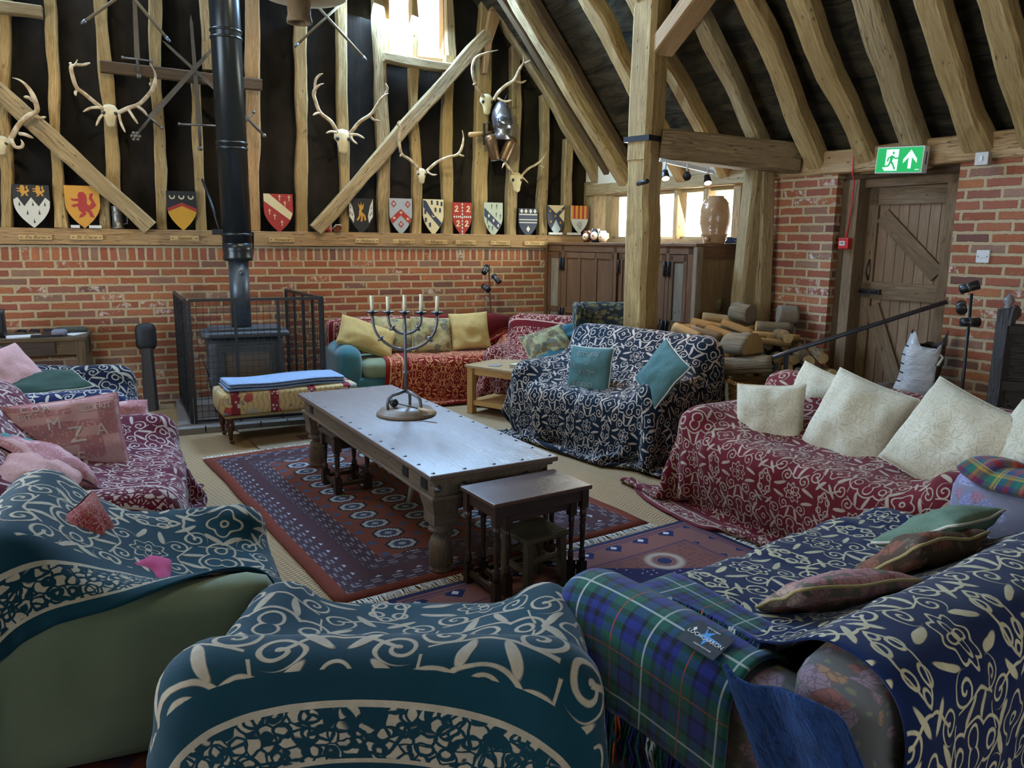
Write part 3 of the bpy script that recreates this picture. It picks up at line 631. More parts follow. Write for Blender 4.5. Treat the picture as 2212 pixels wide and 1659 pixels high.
# ---------------------------------------------------------------- upholstered seats
GREEN = fabric('sage_upholstery', (.20, .24, .15), (.15, .19, .12), 2.5, 340, .15)
TEALU = fabric('teal_upholstery', (.05, .17, .20), (.035, .12, .15), 4, 340, .3)
FLOR = floral('floral_upholstery', (.10, .10, .10), (.22, .16, .20), (.22, .10, .09), (.26, .16, .10), 14)
PURP = floral('purple_floral_upholstery', (.22, .22, .30), (.28, .28, .48), (.36, .20, .25), (.36, .36, .56), 13, (.24, .26, .30))
DARKF = floral('dark_floral_upholstery', (.035, .045, .055), (.22, .20, .10), (.12, .12, .13), (.30, .26, .12), 22, (.10, .10, .05))
WOODF = plain('stained_foot', (.05, .03, .02), .4)
class Seat:
    def __init__(s, name, label, cat, c, rot, w, d, sh=.45, ah=.6, bh=.85, aw=.2, bt=.24, mat=None, ncush=1, cmat=None, ah2=None, bmat=None):
        s.__dict__.update(w=w, d=d, sh=sh, ah=ah, bh=bh, aw=aw, bt=bt)
        s.o = thing(name, label, cat, (c[0], c[1], 0), math.radians(rot)); s.M = Matrix.Translation((c[0], c[1], 0)) @ Matrix.Rotation(math.radians(rot), 4, 'Z')
        z0 = .06; cmat = cmat or mat
        s.boxes = [((0, 0, (sh - .14 + z0) / 2), (w / 2, d / 2, (sh - .14 - z0) / 2), .05)]
        MB().rbox(s.boxes[0][0], (w - .012, d - .012, sh - .14 - z0), .05, mat, 6).build('base', s.o)
        for sg in (-1, 1):
            ah_ = ah2 if (ah2 and sg < 0) else ah; z1 = .01; b = ((sg * (w - aw) / 2, -.0, (ah_ + z1) / 2), (aw / 2, d / 2, (ah_ - z1) / 2), aw * .46); s.boxes.append(b)
            MB().rbox(b[0], (aw, d, ah_ - z1), aw * .46, mat, 8).build('arm', s.o)
        b = ((0, d / 2 - bt / 2, (bh + z0) / 2), (w / 2 - .01, bt / 2, (bh - z0) / 2), min(.10, bt * .45)); s.boxes.append(b)
        MB().rbox(b[0], (w - .02, bt, bh - z0), b[2], bmat or mat, 8).build('backrest', s.o)
        cw = (w - 2 * aw) / ncush
        for k in range(ncush):
            cx = -w / 2 + aw + cw * (k + .5); b = ((cx, -bt / 2 - .01, sh - .08), (cw / 2 - .004, (d - bt) / 2 + .012, .085), .06); s.boxes.append(b)
            MB().rbox(b[0], (cw - .008, d - bt + .024, .17), .06, cmat, 8, puff=.012).build('seat_cushion', s.o)
        for x in (-1, 1):
            for y in (-1, 1): MB().cyl((x * (w / 2 - .08), y * (d / 2 - .08), 0), (x * (w / 2 - .08), y * (d / 2 - .08), z0 + .03), .022, WOODF, .03, 10).build('foot', s.o)
    def throw(s, name, label, mat, W_, L_, front=.40, ux=0., rot=0., hh=.034, cat='throw', seed=0, steps=90, stretch=1.0, arms=True, fric=.35, jitter=.012, extra=(), bend=.25):
        w, d, sh, ah, bh, bt = s.w, s.d, s.sh, s.ah, s.bh, s.bt; t = .02
        pts = [(-d / 2 - t - .015, sh + t - front), (-d / 2 - t - .015, sh + t), (d / 2 - bt - t, sh + t), (d / 2 - bt - t, bh + t), (d / 2 + t, bh + t), (d / 2 + t, bh + t - 3)]
        A = [0]
        for a, b in zip(pts, pts[1:]): A.append(A[-1] + math.dist(a, b))
        nu, nv = int(W_ / hh) + 1, int(L_ / hh) + 1; P = np.zeros((nu, nv, 3)); r = random.Random(seed); Y = [a[0] for a in pts]; Z = [a[1] for a in pts]
        cr, sr = math.cos(math.radians(rot)), math.sin(math.radians(rot))
        u = (np.arange(nu) * hh - W_ / 2)[:, None] * np.ones((1, nv)); v = np.ones((nu, 1)) * (np.arange(nv) * hh)[None, :]
        u2 = u * cr - (v - L_ / 2) * sr + ux; v2 = np.maximum(0, u * sr + (v - L_ / 2) * cr + L_ / 2)
        y = np.interp(v2, A, Y); z = np.interp(v2, A, Z); lim = w / 2 + t
        x = np.clip(u2, -lim, lim); hang = np.abs(u2) - lim
        onarm = (np.abs(x) > w / 2 - s.aw - t) & (y < d / 2 - bt + .02) & (v2 > A[1] - .001)
        z = np.where(onarm, np.maximum(z, ah + t), z); hg = np.maximum(hang, 0)
        y = np.where((v2 <= A[1]) , y, y); zz = z - hg; x = x + np.sign(x) * np.clip(hg, 0, .05) * .5
        under = zz < .03; x = np.where(under, x + np.sign(x) * (.03 - zz), x); zz = np.maximum(zz, .02)
        lowf = (z < .03) & (v2 < A[1]); P[..., 0] = x; P[..., 1] = y; P[..., 2] = zz
        P[..., 0] += .004 * np.sin(v2 * 11 + seed); P += rng.normal(0, jitter * .3, P.shape)
        P[..., 2] += jitter * np.sin(u2 * 9 + seed) * np.cos(v2 * 7 + seed * 2)
        P = settle(P, hh, s.boxes + list(extra), steps, 5, fric, stretch=stretch, bend=bend)
        return tag(cloth_obj(name, P, hh, mat, M=s.M), label, cat)
TEAL_T = throw_mat('teal_throw', (0.0058, 0.0504, 0.0756), (.46, .39, .29), (.004, .022, .035), 2.1, 1.58, S=.235)
TEAL2_T = throw_mat('teal_throw_left', (0.0058, 0.0504, 0.0756), (.48, .42, .31), (.004, .022, .035), 2.1, 2.2, S=.20)
MAR_T = throw_mat('maroon_throw', (0.144, 0.0115, 0.0324), (.62, .50, .48), (.09, .007, .025), 2.4, 2.2, S=.17)
NAV_T = throw_mat('navy_throw', (0.0086, 0.0101, 0.036), (.46, .42, .32), (.004, .006, .03), 1.5, 2.2, S=.19)
NAV2_T = throw_mat('blue_arm_throw', (0.0108, 0.0216, 0.1152), (.60, .58, .52), (.004, .006, .05), 1.5, 1.6, S=.15)
RED_T = throw_mat('red_throw', (0.2376, 0.0158, 0.0101), (.72, .36, .17), (.15, .010, .010), 2.2, 1.68, S=.15)
RED2_T = throw_mat('red_throw_corner', (0.1512, 0.0101, 0.013), (.60, .36, .28), (.09, .009, .010), 1.5, 1.6, S=.14)
NV8_T = throw_mat('slate_navy_throw', (0.0086, 0.0202, 0.0396), (.58, .48, .40), (.006, .009, .016), 2.2, 2.4, S=.18, border=(.03, .04, .13, .14, .19))
RD9_T = throw_mat('faded_red_throw', (0.1656, 0.0158, 0.023), (.50, .38, .28), (.12, .010, .020), 2.5, 2.3, S=.18, border=(.03, .04, .13, .14, .19))
BLU_T = throw_mat('royal_blue_throw', (0.0058, 0.0173, 0.0756), (.60, .53, .34), (.004, .010, .04), 2.3, 2.2, S=.20, border=(-1, -1, -1, -1, .03))
SEATS = {}
SEATS[1] = Seat('armchair', 'sage armchair under a teal throw, its back to the viewer at the bottom edge', 'armchair', (.50, 1.84), 157, .98, .84, .44, .54, .70, .17, .22, GREEN)
SEATS[2] = Seat('armchair', 'sage green armchair with bare outer side at the lower left under a teal throw', 'armchair', (-.16, 2.80), 88, .80, .84, .40, .54, .76, .15, .2, GREEN)
SEATS[3] = Seat('sofa', 'sofa on the left covered by a maroon throw, holding pink printed cushions', 'sofa', (-.52, 4.02), 90, 1.62, .98, .45, .60, .84, .2, .24, GREEN, 2)
SEATS[4] = Seat('sofa', 'small sofa by the desk at the left wall end under navy and blue throws', 'sofa', (-.80, 5.64), 90, 1.30, 1.02, .45, .68, .88, .2, .24, GREEN, 2)
SEATS[5] = Seat('sofa', 'teal and sage sofa against the brick wall under a red throw', 'sofa', (2.44, 7.60), -1, 2.06, .86, .45, .60, .82, .24, .24, TEALU, 2, bmat=RED2_T, cmat=GREEN)
SEATS[6] = Seat('armchair', 'armchair in the far corner under a red throw with teal and floral cushions', 'armchair', (3.36, 6.96), -48, .84, .78, .43, .56, .84, .16, .22, GREEN)
SEATS[8] = Seat('loveseat', 'two-seat sofa in front of the main post under a navy scroll throw', 'sofa', (3.23, 5.24), -70, 1.46, .94, .45, .62, .88, .18, .24, TEALU, 2)
SEATS[9] = Seat('sofa', 'long sofa on the right under a faded red throw with cream cushions', 'sofa', (3.42, 3.02), -83, 1.80, .98, .45, .60, .76, .2, .24, plain('pale_base', (.50, .45, .38), .9), 2)
SEATS[10] = Seat('armchair', 'purple floral armchair at the right edge with a bright tartan rug on its arm', 'armchair', (3.44, 1.76), 4, .86, .84, .45, .66, .68, .2, .2, PURP)
SEATS[11] = Seat('sofa', 'floral sofa at the lower right under a royal blue scroll throw', 'sofa', (2.02, 1.64), 192, 1.84, 1.04, .44, .60, .74, .2, .26, FLOR, 2, ah2=.47)
S_ = SEATS
S_[1].throw('throw', 'teal scroll throw with cream border over the armchair back nearest the viewer', TEAL_T, 2.1, 1.58, front=.26, seed=1, ux=-.05, hh=.03)
S_[2].throw('throw', 'teal scroll throw with cream border over the green sided armchair at left', TEAL2_T, 2.1, 2.2, front=.02, seed=2, ux=.40, rot=6, hh=.031)
S_[3].throw('throw', 'maroon scroll throw covering the sofa with pink printed cushions', MAR_T, 2.4, 2.2, front=.26, seed=3, rot=-3, ux=.24)
S_[4].throw('throw', 'dark navy scroll throw on the far arm of the sofa by the desk', NAV_T, 1.5, 2.2, front=.25, seed=4, ux=.42)
S_[5].throw('throw', 'bright red throw with gold scrolls over the sofa by the brick wall', RED_T, 2.2, 1.68, front=.34, seed=5, ux=.40)
S_[6].throw('throw', 'red scroll throw over the armchair in the far corner', RED2_T, 1.5, 1.6, front=.22, seed=6)
S_[8].throw('throw', 'dark navy throw with cream scrolls over the two-seat sofa by the main post', NV8_T, 2.2, 2.4, front=.45, seed=7, ux=.10, rot=3, fric=.45)
S_[9].throw('throw', 'faded red scroll throw over the long sofa with cream cushions', RD9_T, 2.5, 2.3, front=.43, seed=8, ux=-.06, rot=-4)
S_[11].throw('throw', 'royal blue throw with cream embroidered scrolls over the sofa at the lower right', BLU_T, 2.3, 2.2, front=.22, seed=9, ux=-.16, rot=-3, hh=.032)
# blankets laid over single arms or edges: path = list of local (x,z) across the arm, run along local y
def over_arm(S, sg, name, label, mat, along, across, y0, inner, hh=.03, seed=0, rot=0., cat='blanket', thick=.008, lift=.014, steps=60, skew=0., fric=.35, fold=0):
    s = S; ah = s.ah; t = .02 + lift; xo = s.w / 2 + t; xi = s.w / 2 - s.aw - t
    pts = [(xi - .9, s.sh + t), (xi, s.sh + t), (xi, ah + t), (xo, ah + t), (xo, ah + t - 3)]; A = [0]
    for a, b in zip(pts, pts[1:]): A.append(A[-1] + math.dist(a, b))
    st = A[2] - inner; nu, nv = int(across / hh) + 1, int(along / hh) + 1
    u = (np.arange(nu) * hh)[:, None] * np.ones((1, nv)); v = np.ones((nu, 1)) * (np.arange(nv) * hh)[None, :]; cr, sr = math.cos(math.radians(rot)), math.sin(math.radians(rot))
    uu = st + u * cr - (v - along / 2) * sr + skew * v; yy = y0 + u * sr + (v - along / 2) * cr + along / 2
    P = np.zeros((nu, nv, 3)); P[..., 0] = sg * np.interp(uu, A, [p[0] for p in pts]); P[..., 2] = np.interp(uu, A, [p[1] for p in pts]); P[..., 1] = yy
    f = np.maximum(0, (-s.d / 2 - t) - P[..., 1]); P[..., 1] += f; P[..., 2] -= f; P[..., 2] = np.maximum(P[..., 2], .03); P += np.random.default_rng(seed).normal(0, .003, P.shape)
    bx_ = [(b[0], (b[1][0] + lift, b[1][1] + lift, b[1][2] + lift), b[2] + lift) for b in s.boxes]
    P = settle(P, hh, bx_, steps, 5, fric); return P, tag(cloth_obj(name, P, hh, mat, thick, M=s.M, fold=fold), label, cat)
over_arm(S_[4], -1, 'throw', 'bright blue scroll throw on the near arm of the sofa by the desk', NAV2_T, 1.5, 1.6, -.72, .75, seed=12, cat='throw')
# ---------------------------------------------------------------- cushions
def cushion(label, p, w, h, t, n, mat, roll=0., pipe=None, seed=0, sag=.0, group=None, letters=None, name='cushion', pin=.05, lmat=None):
    """p = centre of the cushion, n = direction it faces"""
    n = Vector(n).normalized(); X = Vector((0, 0, 1)).cross(n); X = X.normalized() if X.length > .05 else Vector((1, 0, 0)); Z = n.cross(X).normalized()
    c, s = math.cos(roll), math.sin(roll); X, Z = X * c + Z * s, Z * c - X * s; N = 22; p = Vector(p)
    def surf(a, b, sd):
        e = (max(0, 1 - a * a) * max(0, 1 - b * b)); x = a * w / 2 * (1 - pin * (1 - b * b)); z = b * h / 2 * (1 - pin * (1 - a * a))
        k = noise.noise(Vector((a * 2.1 + seed * 3.3, b * 2.1, sd * 4 + seed))) * .22 + noise.noise(Vector((a * 5 + seed, b * 5 - seed, sd))) * .10
        rid = abs(noise.noise(Vector((a * 3 - b * 2 + seed, (a + b) * .7, seed * 2 + sd)))) * .16
        y = sd * (t / 2 * (e ** .42) * (1 + k - rid) + .004); y += sag * (a * a * .6 + (1 - b) * .15) * -1
        return x, y + noise.noise(Vector((a * 1.3, b * 1.3, seed * 7.))) * .018, z
    vs = []; fs = []; us = []
    for sd in (-1, 1):
        o = len(vs)
        for i in range(N + 1):
            for j in range(N + 1):
                a = math.sin((i / N - .5) * PI); b = math.sin((j / N - .5) * PI); a = .55 * a + .45 * (2 * i / N - 1); b = .55 * b + .45 * (2 * j / N - 1)
                x, y, z = surf(a, b, sd); vs.append(X * x + n * y + Z * z)
        for i in range(N):
            for j in range(N):
                f = [o + i * (N + 1) + j, o + (i + 1) * (N + 1) + j, o + (i + 1) * (N + 1) + j + 1, o + i * (N + 1) + j + 1]
                if sd > 0: f = f[::-1]
                fs.append(f); U = []
                for q in f: i2, j2 = divmod(q - o, N + 1); U.append((i2 / N * w + seed * .37, j2 / N * h + (sd > 0) * .03))
                us.append(U)
    m = MB().add(vs, fs, mat, us, True); ob = one(m, name, label, 'cushion', group, loc=p)
    if pipe:
        pts = []
        for k in range(4):
            for q in range(10):
                t_ = 2 * q / 10 - 1; a, b = ((t_, -1), (1, t_), (-t_, 1), (-1, -t_))[k]; x, y, z = surf(a, b, 0); pts.append(X * x + n * y + Z * z)
        MB().tube(pts, .0055, pipe, 6, close=True).build('piping', ob)
    if letters:
        for body, sz, lx, lz in letters:
            def bend(x, y, z):
                a = max(-.98, min(.98, (x + lx) / (w / 2))); b = max(-.98, min(.98, (y + lz) / (h / 2))); q = surf(a, b, 1); return X * q[0] + n * (q[1] + .004 + z) + Z * q[2]
            text_obj('printed_letters', body, sz, (p, X, Z, n), lmat, ob, bend=bend)
    return ob
def patch(name, c1, c2):
    m = Mt(name, .85, 0, .15); v = m.coords('UV'); x, y, z = m.xyz(v); w = m.n('ShaderNodeTexWhiteNoise', noise_dimensions='2D'); m.L(m.comb((x / .095).floor(), (y / .075).floor()), w.inputs['Vector']); r = E(m, w.outputs[0]); ln = ((y * 95.).sin()).gt(.1) * (m.noise(v, 90, 1).gt(.45)); mk = m.vor(v, 75).lt(.3)
    c = m.mix(r.gt(.55) * .75, c1, c2); c = m.mix(ln * r.lt(.3) * .7, c, c2); c = m.mix(mk * (r.gt(.3)) * .5, c, tuple(min(1, a * 1.25) for a in c1)); m.col(c); m.bump(m.noise(v, 9, 3) * 1.5, .25, .006); return m.m
CREAM = damask('cream_damask', (.66, .60, .46), (.50, .44, .30)); GOLD = damask('gold_damask', (.48, .36, .14), (.36, .26, .09), .07)
GOLD2 = floral('mottled_gold', (.30, .27, .13), (.20, .16, .10), (.42, .34, .18), (.16, .17, .12), 15)
PINK = patch('pink_printed', (.60, .36, .36), (.40, .15, .17)); PINK2 = damask('pink_pale', (.62, .36, .34), (.52, .26, .25), .06, .2)
TEALC = damask('teal_printed', (.055, .135, .135), (.11, .19, .18), .05, .2); TEALP = fabric('teal_plain_cushion', (.035, .13, .16), (.025, .10, .125), 5, 300, .3)
CRIM = damask('crimson_paisley', (.30, .03, .035), (.50, .28, .22), .05); ROSE = fabric('rose_cloth', (.46, .06, .17), (.40, .05, .14), 4, 300)
FLC = floral('rose_floral_cushion', (.16, .13, .10), (.40, .20, .19), (.34, .14, .12), (.45, .30, .22), 13); GRC = damask('green_brocade', (.12, .19, .13), (.20, .27, .18), .04)
BRF = floral('brown_floral_cushion', (.10, .06, .04), (.24, .10, .06), (.16, .07, .05), (.12, .09, .05), 13); FLG = floral('pale_floral_cushion', (.34, .31, .16), (.16, .15, .10), (.22, .17, .10), (.30, .20, .10), 17)
PIPE = plain('pale_piping', (.62, .58, .48), .8); PIPEG = plain('gold_piping', (.40, .30, .12), .8); LET = plain('pale_print', (.66, .55, .52), .9); LETG = plain('grey_print', (.24, .30, .27), .9); LETR = plain('rose_print', (.33, .10, .12), .9)
f9 = (-.96, -.12, .30); cr = 'cream cushions on the red sofa'
cushion('cream damask cushion tucked in the left corner of the faded red sofa', on(1662, 902, 0, 3.24), .40, .40, .20, (-.80, -.50, .30), CREAM, .10, seed=1, pipe=CREAM, group=cr)
cushion('cream damask cushion half hidden behind the two left ones on the red sofa', on(1768, 868, 0, 3.62), .44, .40, .16, f9, CREAM, -.2, seed=2, group=cr)
cushion('large cream damask cushion tilted in the middle of the faded red sofa', on(1850, 916, 0, 3.40), .50, .50, .22, (-.93, -.20, .36), CREAM, -.22, seed=3, pipe=CREAM, group=cr)
cushion('large pale cream cushion at the right, above the bright tartan rug', on(2062, 958, 0, 3.30), .52, .48, .22, (-.90, -.15, .45), CREAM, -.32, seed=4, pipe=CREAM, group=cr)
cushion('cream cushion cut by the right edge of the picture', on(2225, 1000, 0, 3.34), .44, .42, .18, (-.9, .1, .4), CREAM, -.3, seed=5, group=cr)
b8 = Vector((-.94, -.34, .33))
cushion('teal cushion printed with grey words at the left of the navy two-seat sofa', on(1275, 801, 0, 2.98), .40, .38, .15, (-.93, -.42, .22), TEALC, .04, PIPE, 6, letters=[('ECOUEAS', .05, 0, .13), ('D', .045, .03, .06), ('RATIM', .05, .02, -.02), ('VIDEGO', .055, -.02, -.12), ('A', .06, -.12, .03)], lmat=LETG)
cushion('crumpled teal cushion with cream piping at the right of the navy two-seat sofa', on(1428, 806, 0, 3.14), .38, .38, .14, (-.90, -.05, .42), TEALC, -.45, PIPE, 7)
f5 = (-.05, -.92, .38); g5 = 'cushions along the red sofa by the brick wall'
cushion('gold cushion slumped on the left arm side of the sofa by the brick wall', bw(792, 728, .62), .56, .34, .16, (.10, -.80, .6), GOLD, -.42, seed=8, pipe=PIPEG, group=g5)
cushion('brown gold mottled cushion behind the candelabrum on the red sofa', bw(850, 724, .50), .42, .38, .14, f5, GOLD2, -.1, seed=9, group=g5)
cushion('green gold mottled cushion in the middle of the sofa by the brick wall', bw(932, 724, .58), .42, .38, .15, f5, GOLD2, -.06, seed=10, pipe=PIPEG, group=g5)
cushion('square gold cushion at the right end of the sofa by the brick wall', bw(1015, 715, .60), .42, .40, .15, (-.15, -.92, .35), GOLD, .05, seed=11, group=g5)
cushion('teal cushion wedged behind the right arm of the sofa by the brick wall', bw(1118, 738, .38), .36, .32, .14, (-.2, -.9, .3), TEALP, .1, seed=12)
cushion('plain teal cushion lying across the corner armchair', on(1228, 728, 1, 6.62), .44, .28, .13, (-.35, -.70, .55), TEALP, .30, seed=13, pipe=TEALP)
cushion('pale floral cushion under the teal one on the corner armchair', on(1180, 742, 1, 6.55), .44, .32, .13, (-.3, -.6, .6), FLG, .42, seed=14, pipe=PIPEG)
cushion('small floral cushion at the right of the corner armchair', on(1276, 708, 1, 6.82), .26, .30, .12, (-.5, -.8, .3), FLG, -.2, seed=15)
cushion('teal cushion lying low on the corner armchair seat', on(1190, 760, 1, 6.48), .34, .20, .09, (-.3, -.5, .8), TEALP, .2, seed=16)
cushion('pink cushion printed with letters leaning on the far arm of the maroon sofa', (-.50, 4.22, .625), .50, .40, .17, (.28, -.90, .30), PINK, .02, seed=17, pipe=PINK2, letters=[('M', .085, -.07, .08), ('Z', .12, .02, .01), ('A', .09, .14, .02), ('SEDERIT', .04, .13, .14), ('E', .08, .02, -.11), ('C O A', .045, -.13, .17), ('BIT', .04, -.18, .13)], lmat=LET)
cushion('turquoise cushion lying between the pink ones on the maroon sofa', (-.60, 3.90, .62), .40, .34, .13, (.55, .15, .8), fabric('turquoise', (.06, .20, .21), (.10, .26, .27), 6), .5, PIPE, 18)
cushion('pale pink printed cushion on top of the turquoise one', (-.54, 3.74, .64), .38, .32, .15, (.5, .15, .85), PINK, .4, seed=19)
cushion('crumpled pale pink cushion nearest the teal armchair on the maroon sofa', (-.54, 3.50, .63), .36, .30, .15, (.4, -.1, .9), PINK2, .2, seed=20)
cushion('pink cushion on the sofa by the desk at the left edge', (-.95, 5.50, .74), .46, .40, .18, (.6, -.55, .6), PINK2, .2, seed=21)
cushion('flat green cushion with white piping beside the pink one by the desk', (-.74, 5.42, .715), .44, .30, .05, (.1, -.25, .95), fabric('dark_green_cloth', (.03, .07, .05)), .1, PIPE, 22)
cushion('flat pink cushion under the edge of the bright blue throw', (-.33, 4.82, .60), .36, .18, .10, (.15, -.75, .6), PINK, .0, seed=23)
cushion('crimson patterned cushion standing in the teal armchair at left', (-.30, 2.80, .58), .24, .30, .10, (.85, -.45, .25), CRIM, .15, seed=24)
cushion('rose pink cushion corner lying on the teal armchair seat', (-.16, 2.70, .48), .30, .22, .10, (.2, -.1, .95), ROSE, .5, seed=25)
cushion('rose floral cushion lying along the royal blue sofa next to the tartan blanket', on(1810, 1280, 2, .55), .42, .26, .10, (.12, .55, .75), FLC, .06, seed=26, pipe=PIPEG)
cushion('brown floral cushion behind the royal blue sofa back', on(1985, 1200, 2, .56), .38, .30, .13, (.0, .6, .7), BRF, .1, seed=27, pipe=PIPEG)
cushion('green brocade cushion with cream piping at the far end of the royal blue sofa', on(2030, 1140, 2, .58), .46, .30, .12, (-.05, .45, .8), GRC, .2, PIPE, 28)
# ---------------------------------------------------------------- rugs
def rug_a():
    m = Mt('bokhara_rug', .95, 0, .1); v = m.coords('UV'); n = m.noise(v, 60, 2); x, y, z = m.xyz(v); Wd, Ld = 1.86, 2.62
    ex = x.mn(x * -1 + Wd); ey = y.mn(y * -1 + Ld); e = ex.mn(ey)
    px, py = .27, .165
    gx = ((x - .40) / px).frac() - .5; gy = ((y - .06) / py).frac() - .5
    r = (gx * px * 1.).hyp(gy * py * 1.25) ; ang = (gy * py * 1.25).atan2(gx * px)
    rr = r + (ang * 8).cos() * .003
    ring = (rr - .083).abs().step(.006, .010); inn = (rr - .055).abs().step(.004, .008); cen = rr.step(.018, .024)
    dots = ((ang * 12).sin().abs() - .45).gt(0.) * (rr.gt(.058)) * rr.lt(.08)
    gul = rr.lt(.088)
    hx = (((x - .40) / px) + .5).frac() - .5; hy = (((y - .06) / py) + .5).frac() - .5; dia = ((hx * px).abs() + (hy * py).abs() * 1.2).step(.030, .036)
    field = m.mix(n, (.13, .034, .020), (.20, .055, .030)); c = m.mix(dia, field, (.05, .075, .13)); c = m.mix(gul, c, (.045, .055, .09))
    c = m.mix(inn.mx(cen) * .9, c, (.30, .30, .30)); c = m.mix(dots, c, (.50, .46, .40)); c = m.mix(ring, c, (.02, .02, .03))
    bd = e.lt(.36); st = ((e * 42.).frac() - .5).abs().gt(.30); ch = ((x * 60.).sin() * (y * 60.).sin()).gt(.1)
    bc = m.mix(st, (.085, .040, .045), (.030, .028, .045)); bc = m.mix(ch * st * .55, bc, (.36, .35, .40))
    fx = ((x / .105).frac() - .5) * .105; fy = ((y / .105).frac() - .5) * .105; fl = (fx.abs() + fy.abs()).step(.022, .030) * ((e - .2).abs().lt(.035)); bc = m.mix((e - .2).abs().lt(.05), bc, (.07, .03, .035)); bc = m.mix(fl, bc, (.42, .43, .50))
    c = m.mix(bd, c, bc); c = m.mix(e.lt(.07), c, (.20, .045, .025)); c = m.mix(n * .5, c, tuple([.02] * 3)); m.col(c); m.bump(n, .5, .004); return m.m
def rug_b():
    m = Mt('blue_corner_rug', .95, 0, .1); v = m.coords('UV'); n = m.noise(v, 70, 2); x, y, z = m.xyz(v); Wd, Ld = 1.95, 1.15
    ex = x.mn(x * -1 + Wd); ey = y.mn(y * -1 + Ld); e = ex.mn(ey)
    big = (x - Wd / 2).abs() * .62 + (y - Ld / 2).abs(); t = m.vor(v, 26, rnd=.35); tt = (t - .25).abs().step(.06, .10)
    c = m.mix(n, (.20, .085, .065), (.15, .062, .05)); c = m.mix(tt * .5, c, (.05, .03, .08))
    med = (big.lt(.36)) * (((x - Wd / 2).hyp(y - Ld / 2)).gt(.12)); c = m.mix(med, c, (.022, .022, .07)); c = m.mix(med * t.step(.12, .2), c, (.32, .26, .22))
    ca, cb = (x - .34), (y - .34); mg = ((x - Wd / 2).abs() - .44).hyp((y - Ld / 2).abs() - .20); c = m.mix(mg.lt(.12) * ((mg * 90).sin() * .5 + .5), c, (.36, .30, .24)); c = m.mix(mg.lt(.04), c, (.03, .03, .08))
    b = e.lt(.26); ln = ((e * 38).frac() - .5).abs().gt(.33); bc = m.mix(ln, (.17, .075, .068), (.05, .035, .085))
    fx = ((x / .20).frac() - .5) * .20; fy = ((y / .20).frac() - .5) * .20; dd = fx.abs() * 1. + fy.abs(); inb = (e - .15).abs().lt(.07); bc = m.mix(inb, bc, (.19, .085, .075)); bc = m.mix(inb * dd.lt(.06), bc, (.02, .025, .08)); bc = m.mix(inb * dd.lt(.022), bc, (.50, .50, .52))
    c = m.mix(b, c, bc); c = m.mix(e.lt(.03), c, (.018, .02, .05)); m.col(c); m.bump(n, .5, .004); return m.m
FRINGE = plain('fringe_cotton', (.58, .55, .48), .95)
def rug(name, label, corners, mat, size, z=.006, sides=(1, 3), fl=.09, h=.008):
    A, B, Cc, D = [Vector((c[0], c[1], 0)) for c in corners]; N = 24; vs = []; fs = []; us = []
    for i in range(N + 1):
        for j in range(N + 1):
            a, b = i / N, j / N; p = A.lerp(B, a).lerp(D.lerp(Cc, a), b); q = noise.noise(p * 2.5); p.x += q * .012; p.y += noise.noise(p * 2.1 + Vector((5, 0, 0))) * .012; vs.append(p + Vector((0, 0, z + h + max(0, q) * .004)))
    M_ = len(vs); vs += [v - Vector((0, 0, h)) for v in vs]
    def U(k): i, j = divmod(k % M_, N + 1); return (i / N * size[0], j / N * size[1])
    for i in range(N):
        for j in range(N): fs.append((i * (N + 1) + j, (i + 1) * (N + 1) + j, (i + 1) * (N + 1) + j + 1, i * (N + 1) + j + 1))
    bd = [i * (N + 1) for i in range(N + 1)] + [N * (N + 1) + j for j in range(1, N + 1)] + [i * (N + 1) + N for i in range(N - 1, -1, -1)] + list(range(N - 1, 0, -1))
    for a, b in zip(bd, bd[1:] + bd[:1]): fs.append((a, b, b + M_, a + M_))
    us = [[U(k) for k in f] for f in fs]; o = one(MB().add(vs, fs, mat, us, True), name, label, 'rug'); E4 = [(A, B), (B, Cc), (Cc, D), (D, A)]; cen = (A + B + Cc + D) / 4
    if not sides: return o
    fm = MB(); r = random.Random(3)
    for sd in sides:
        a, b = E4[sd]; n = int((b - a).length / .006); out = Vector(((b - a).y, -(b - a).x, 0)).normalized()
        if out.dot((a + b) / 2 - cen) < 0: out = -out
        for k in range(n):
            p = a.lerp(b, (k + .5) / n); l = fl * r.uniform(.55, 1.1); w = (b - a).normalized() * .0022; d = (out + (b - a).normalized() * (r.uniform(-.35, .35) + .4 * noise.noise(p * 6))).normalized()
            q = p + d * l * .5 + Vector((0, 0, r.uniform(.003, .012))); e = p + d * l
            base = Vector((0, 0, z + .006)); lo = Vector((0, 0, z * .3 + .002)); fm.add([p - w + base, p + w + base, q + w + lo, q - w + lo, e + lo * .6], [(0, 1, 2, 3), (3, 2, 4)], FRINGE)
    fo = fm.build('fringe', o, fix=False); fo['kind'] = 'stuff'; return o
rug('patterned_rug', 'rust red rug with rows of dark octagons and striped border under the low table', [(.59, 3.20), (2.44, 3.53), (1.98, 6.20), (.14, 5.88)], rug_a(), (1.86, 2.62), sides=(0, 2), fl=.10)
rug('patterned_rug', 'pink brown rug with navy lozenge and white fringed ends beside the nest of tables', [(.80, 3.16), (2.66, 3.50), (2.86, 2.42), (1.0, 2.06)], rug_b(), (1.95, 1.15), z=.004, sides=(1, 3), fl=.09)
rug('patterned_rug', 'dark red worn rug at the bottom left corner under the sage armchair', [(-1.4, 1.2), (.05, 1.3), (-.05, 3.0), (-1.5, 2.9)], floral('dark_red_rug', (.10, .025, .018), (.16, .04, .02), (.05, .03, .05), (.14, .06, .03), 16, (.04, .02, .03)), (1.5, 1.8), z=.002, sides=())
MATM = plain('brown_mat', (.20, .145, .085), .95, sc=90, var=.2, bump=.5)
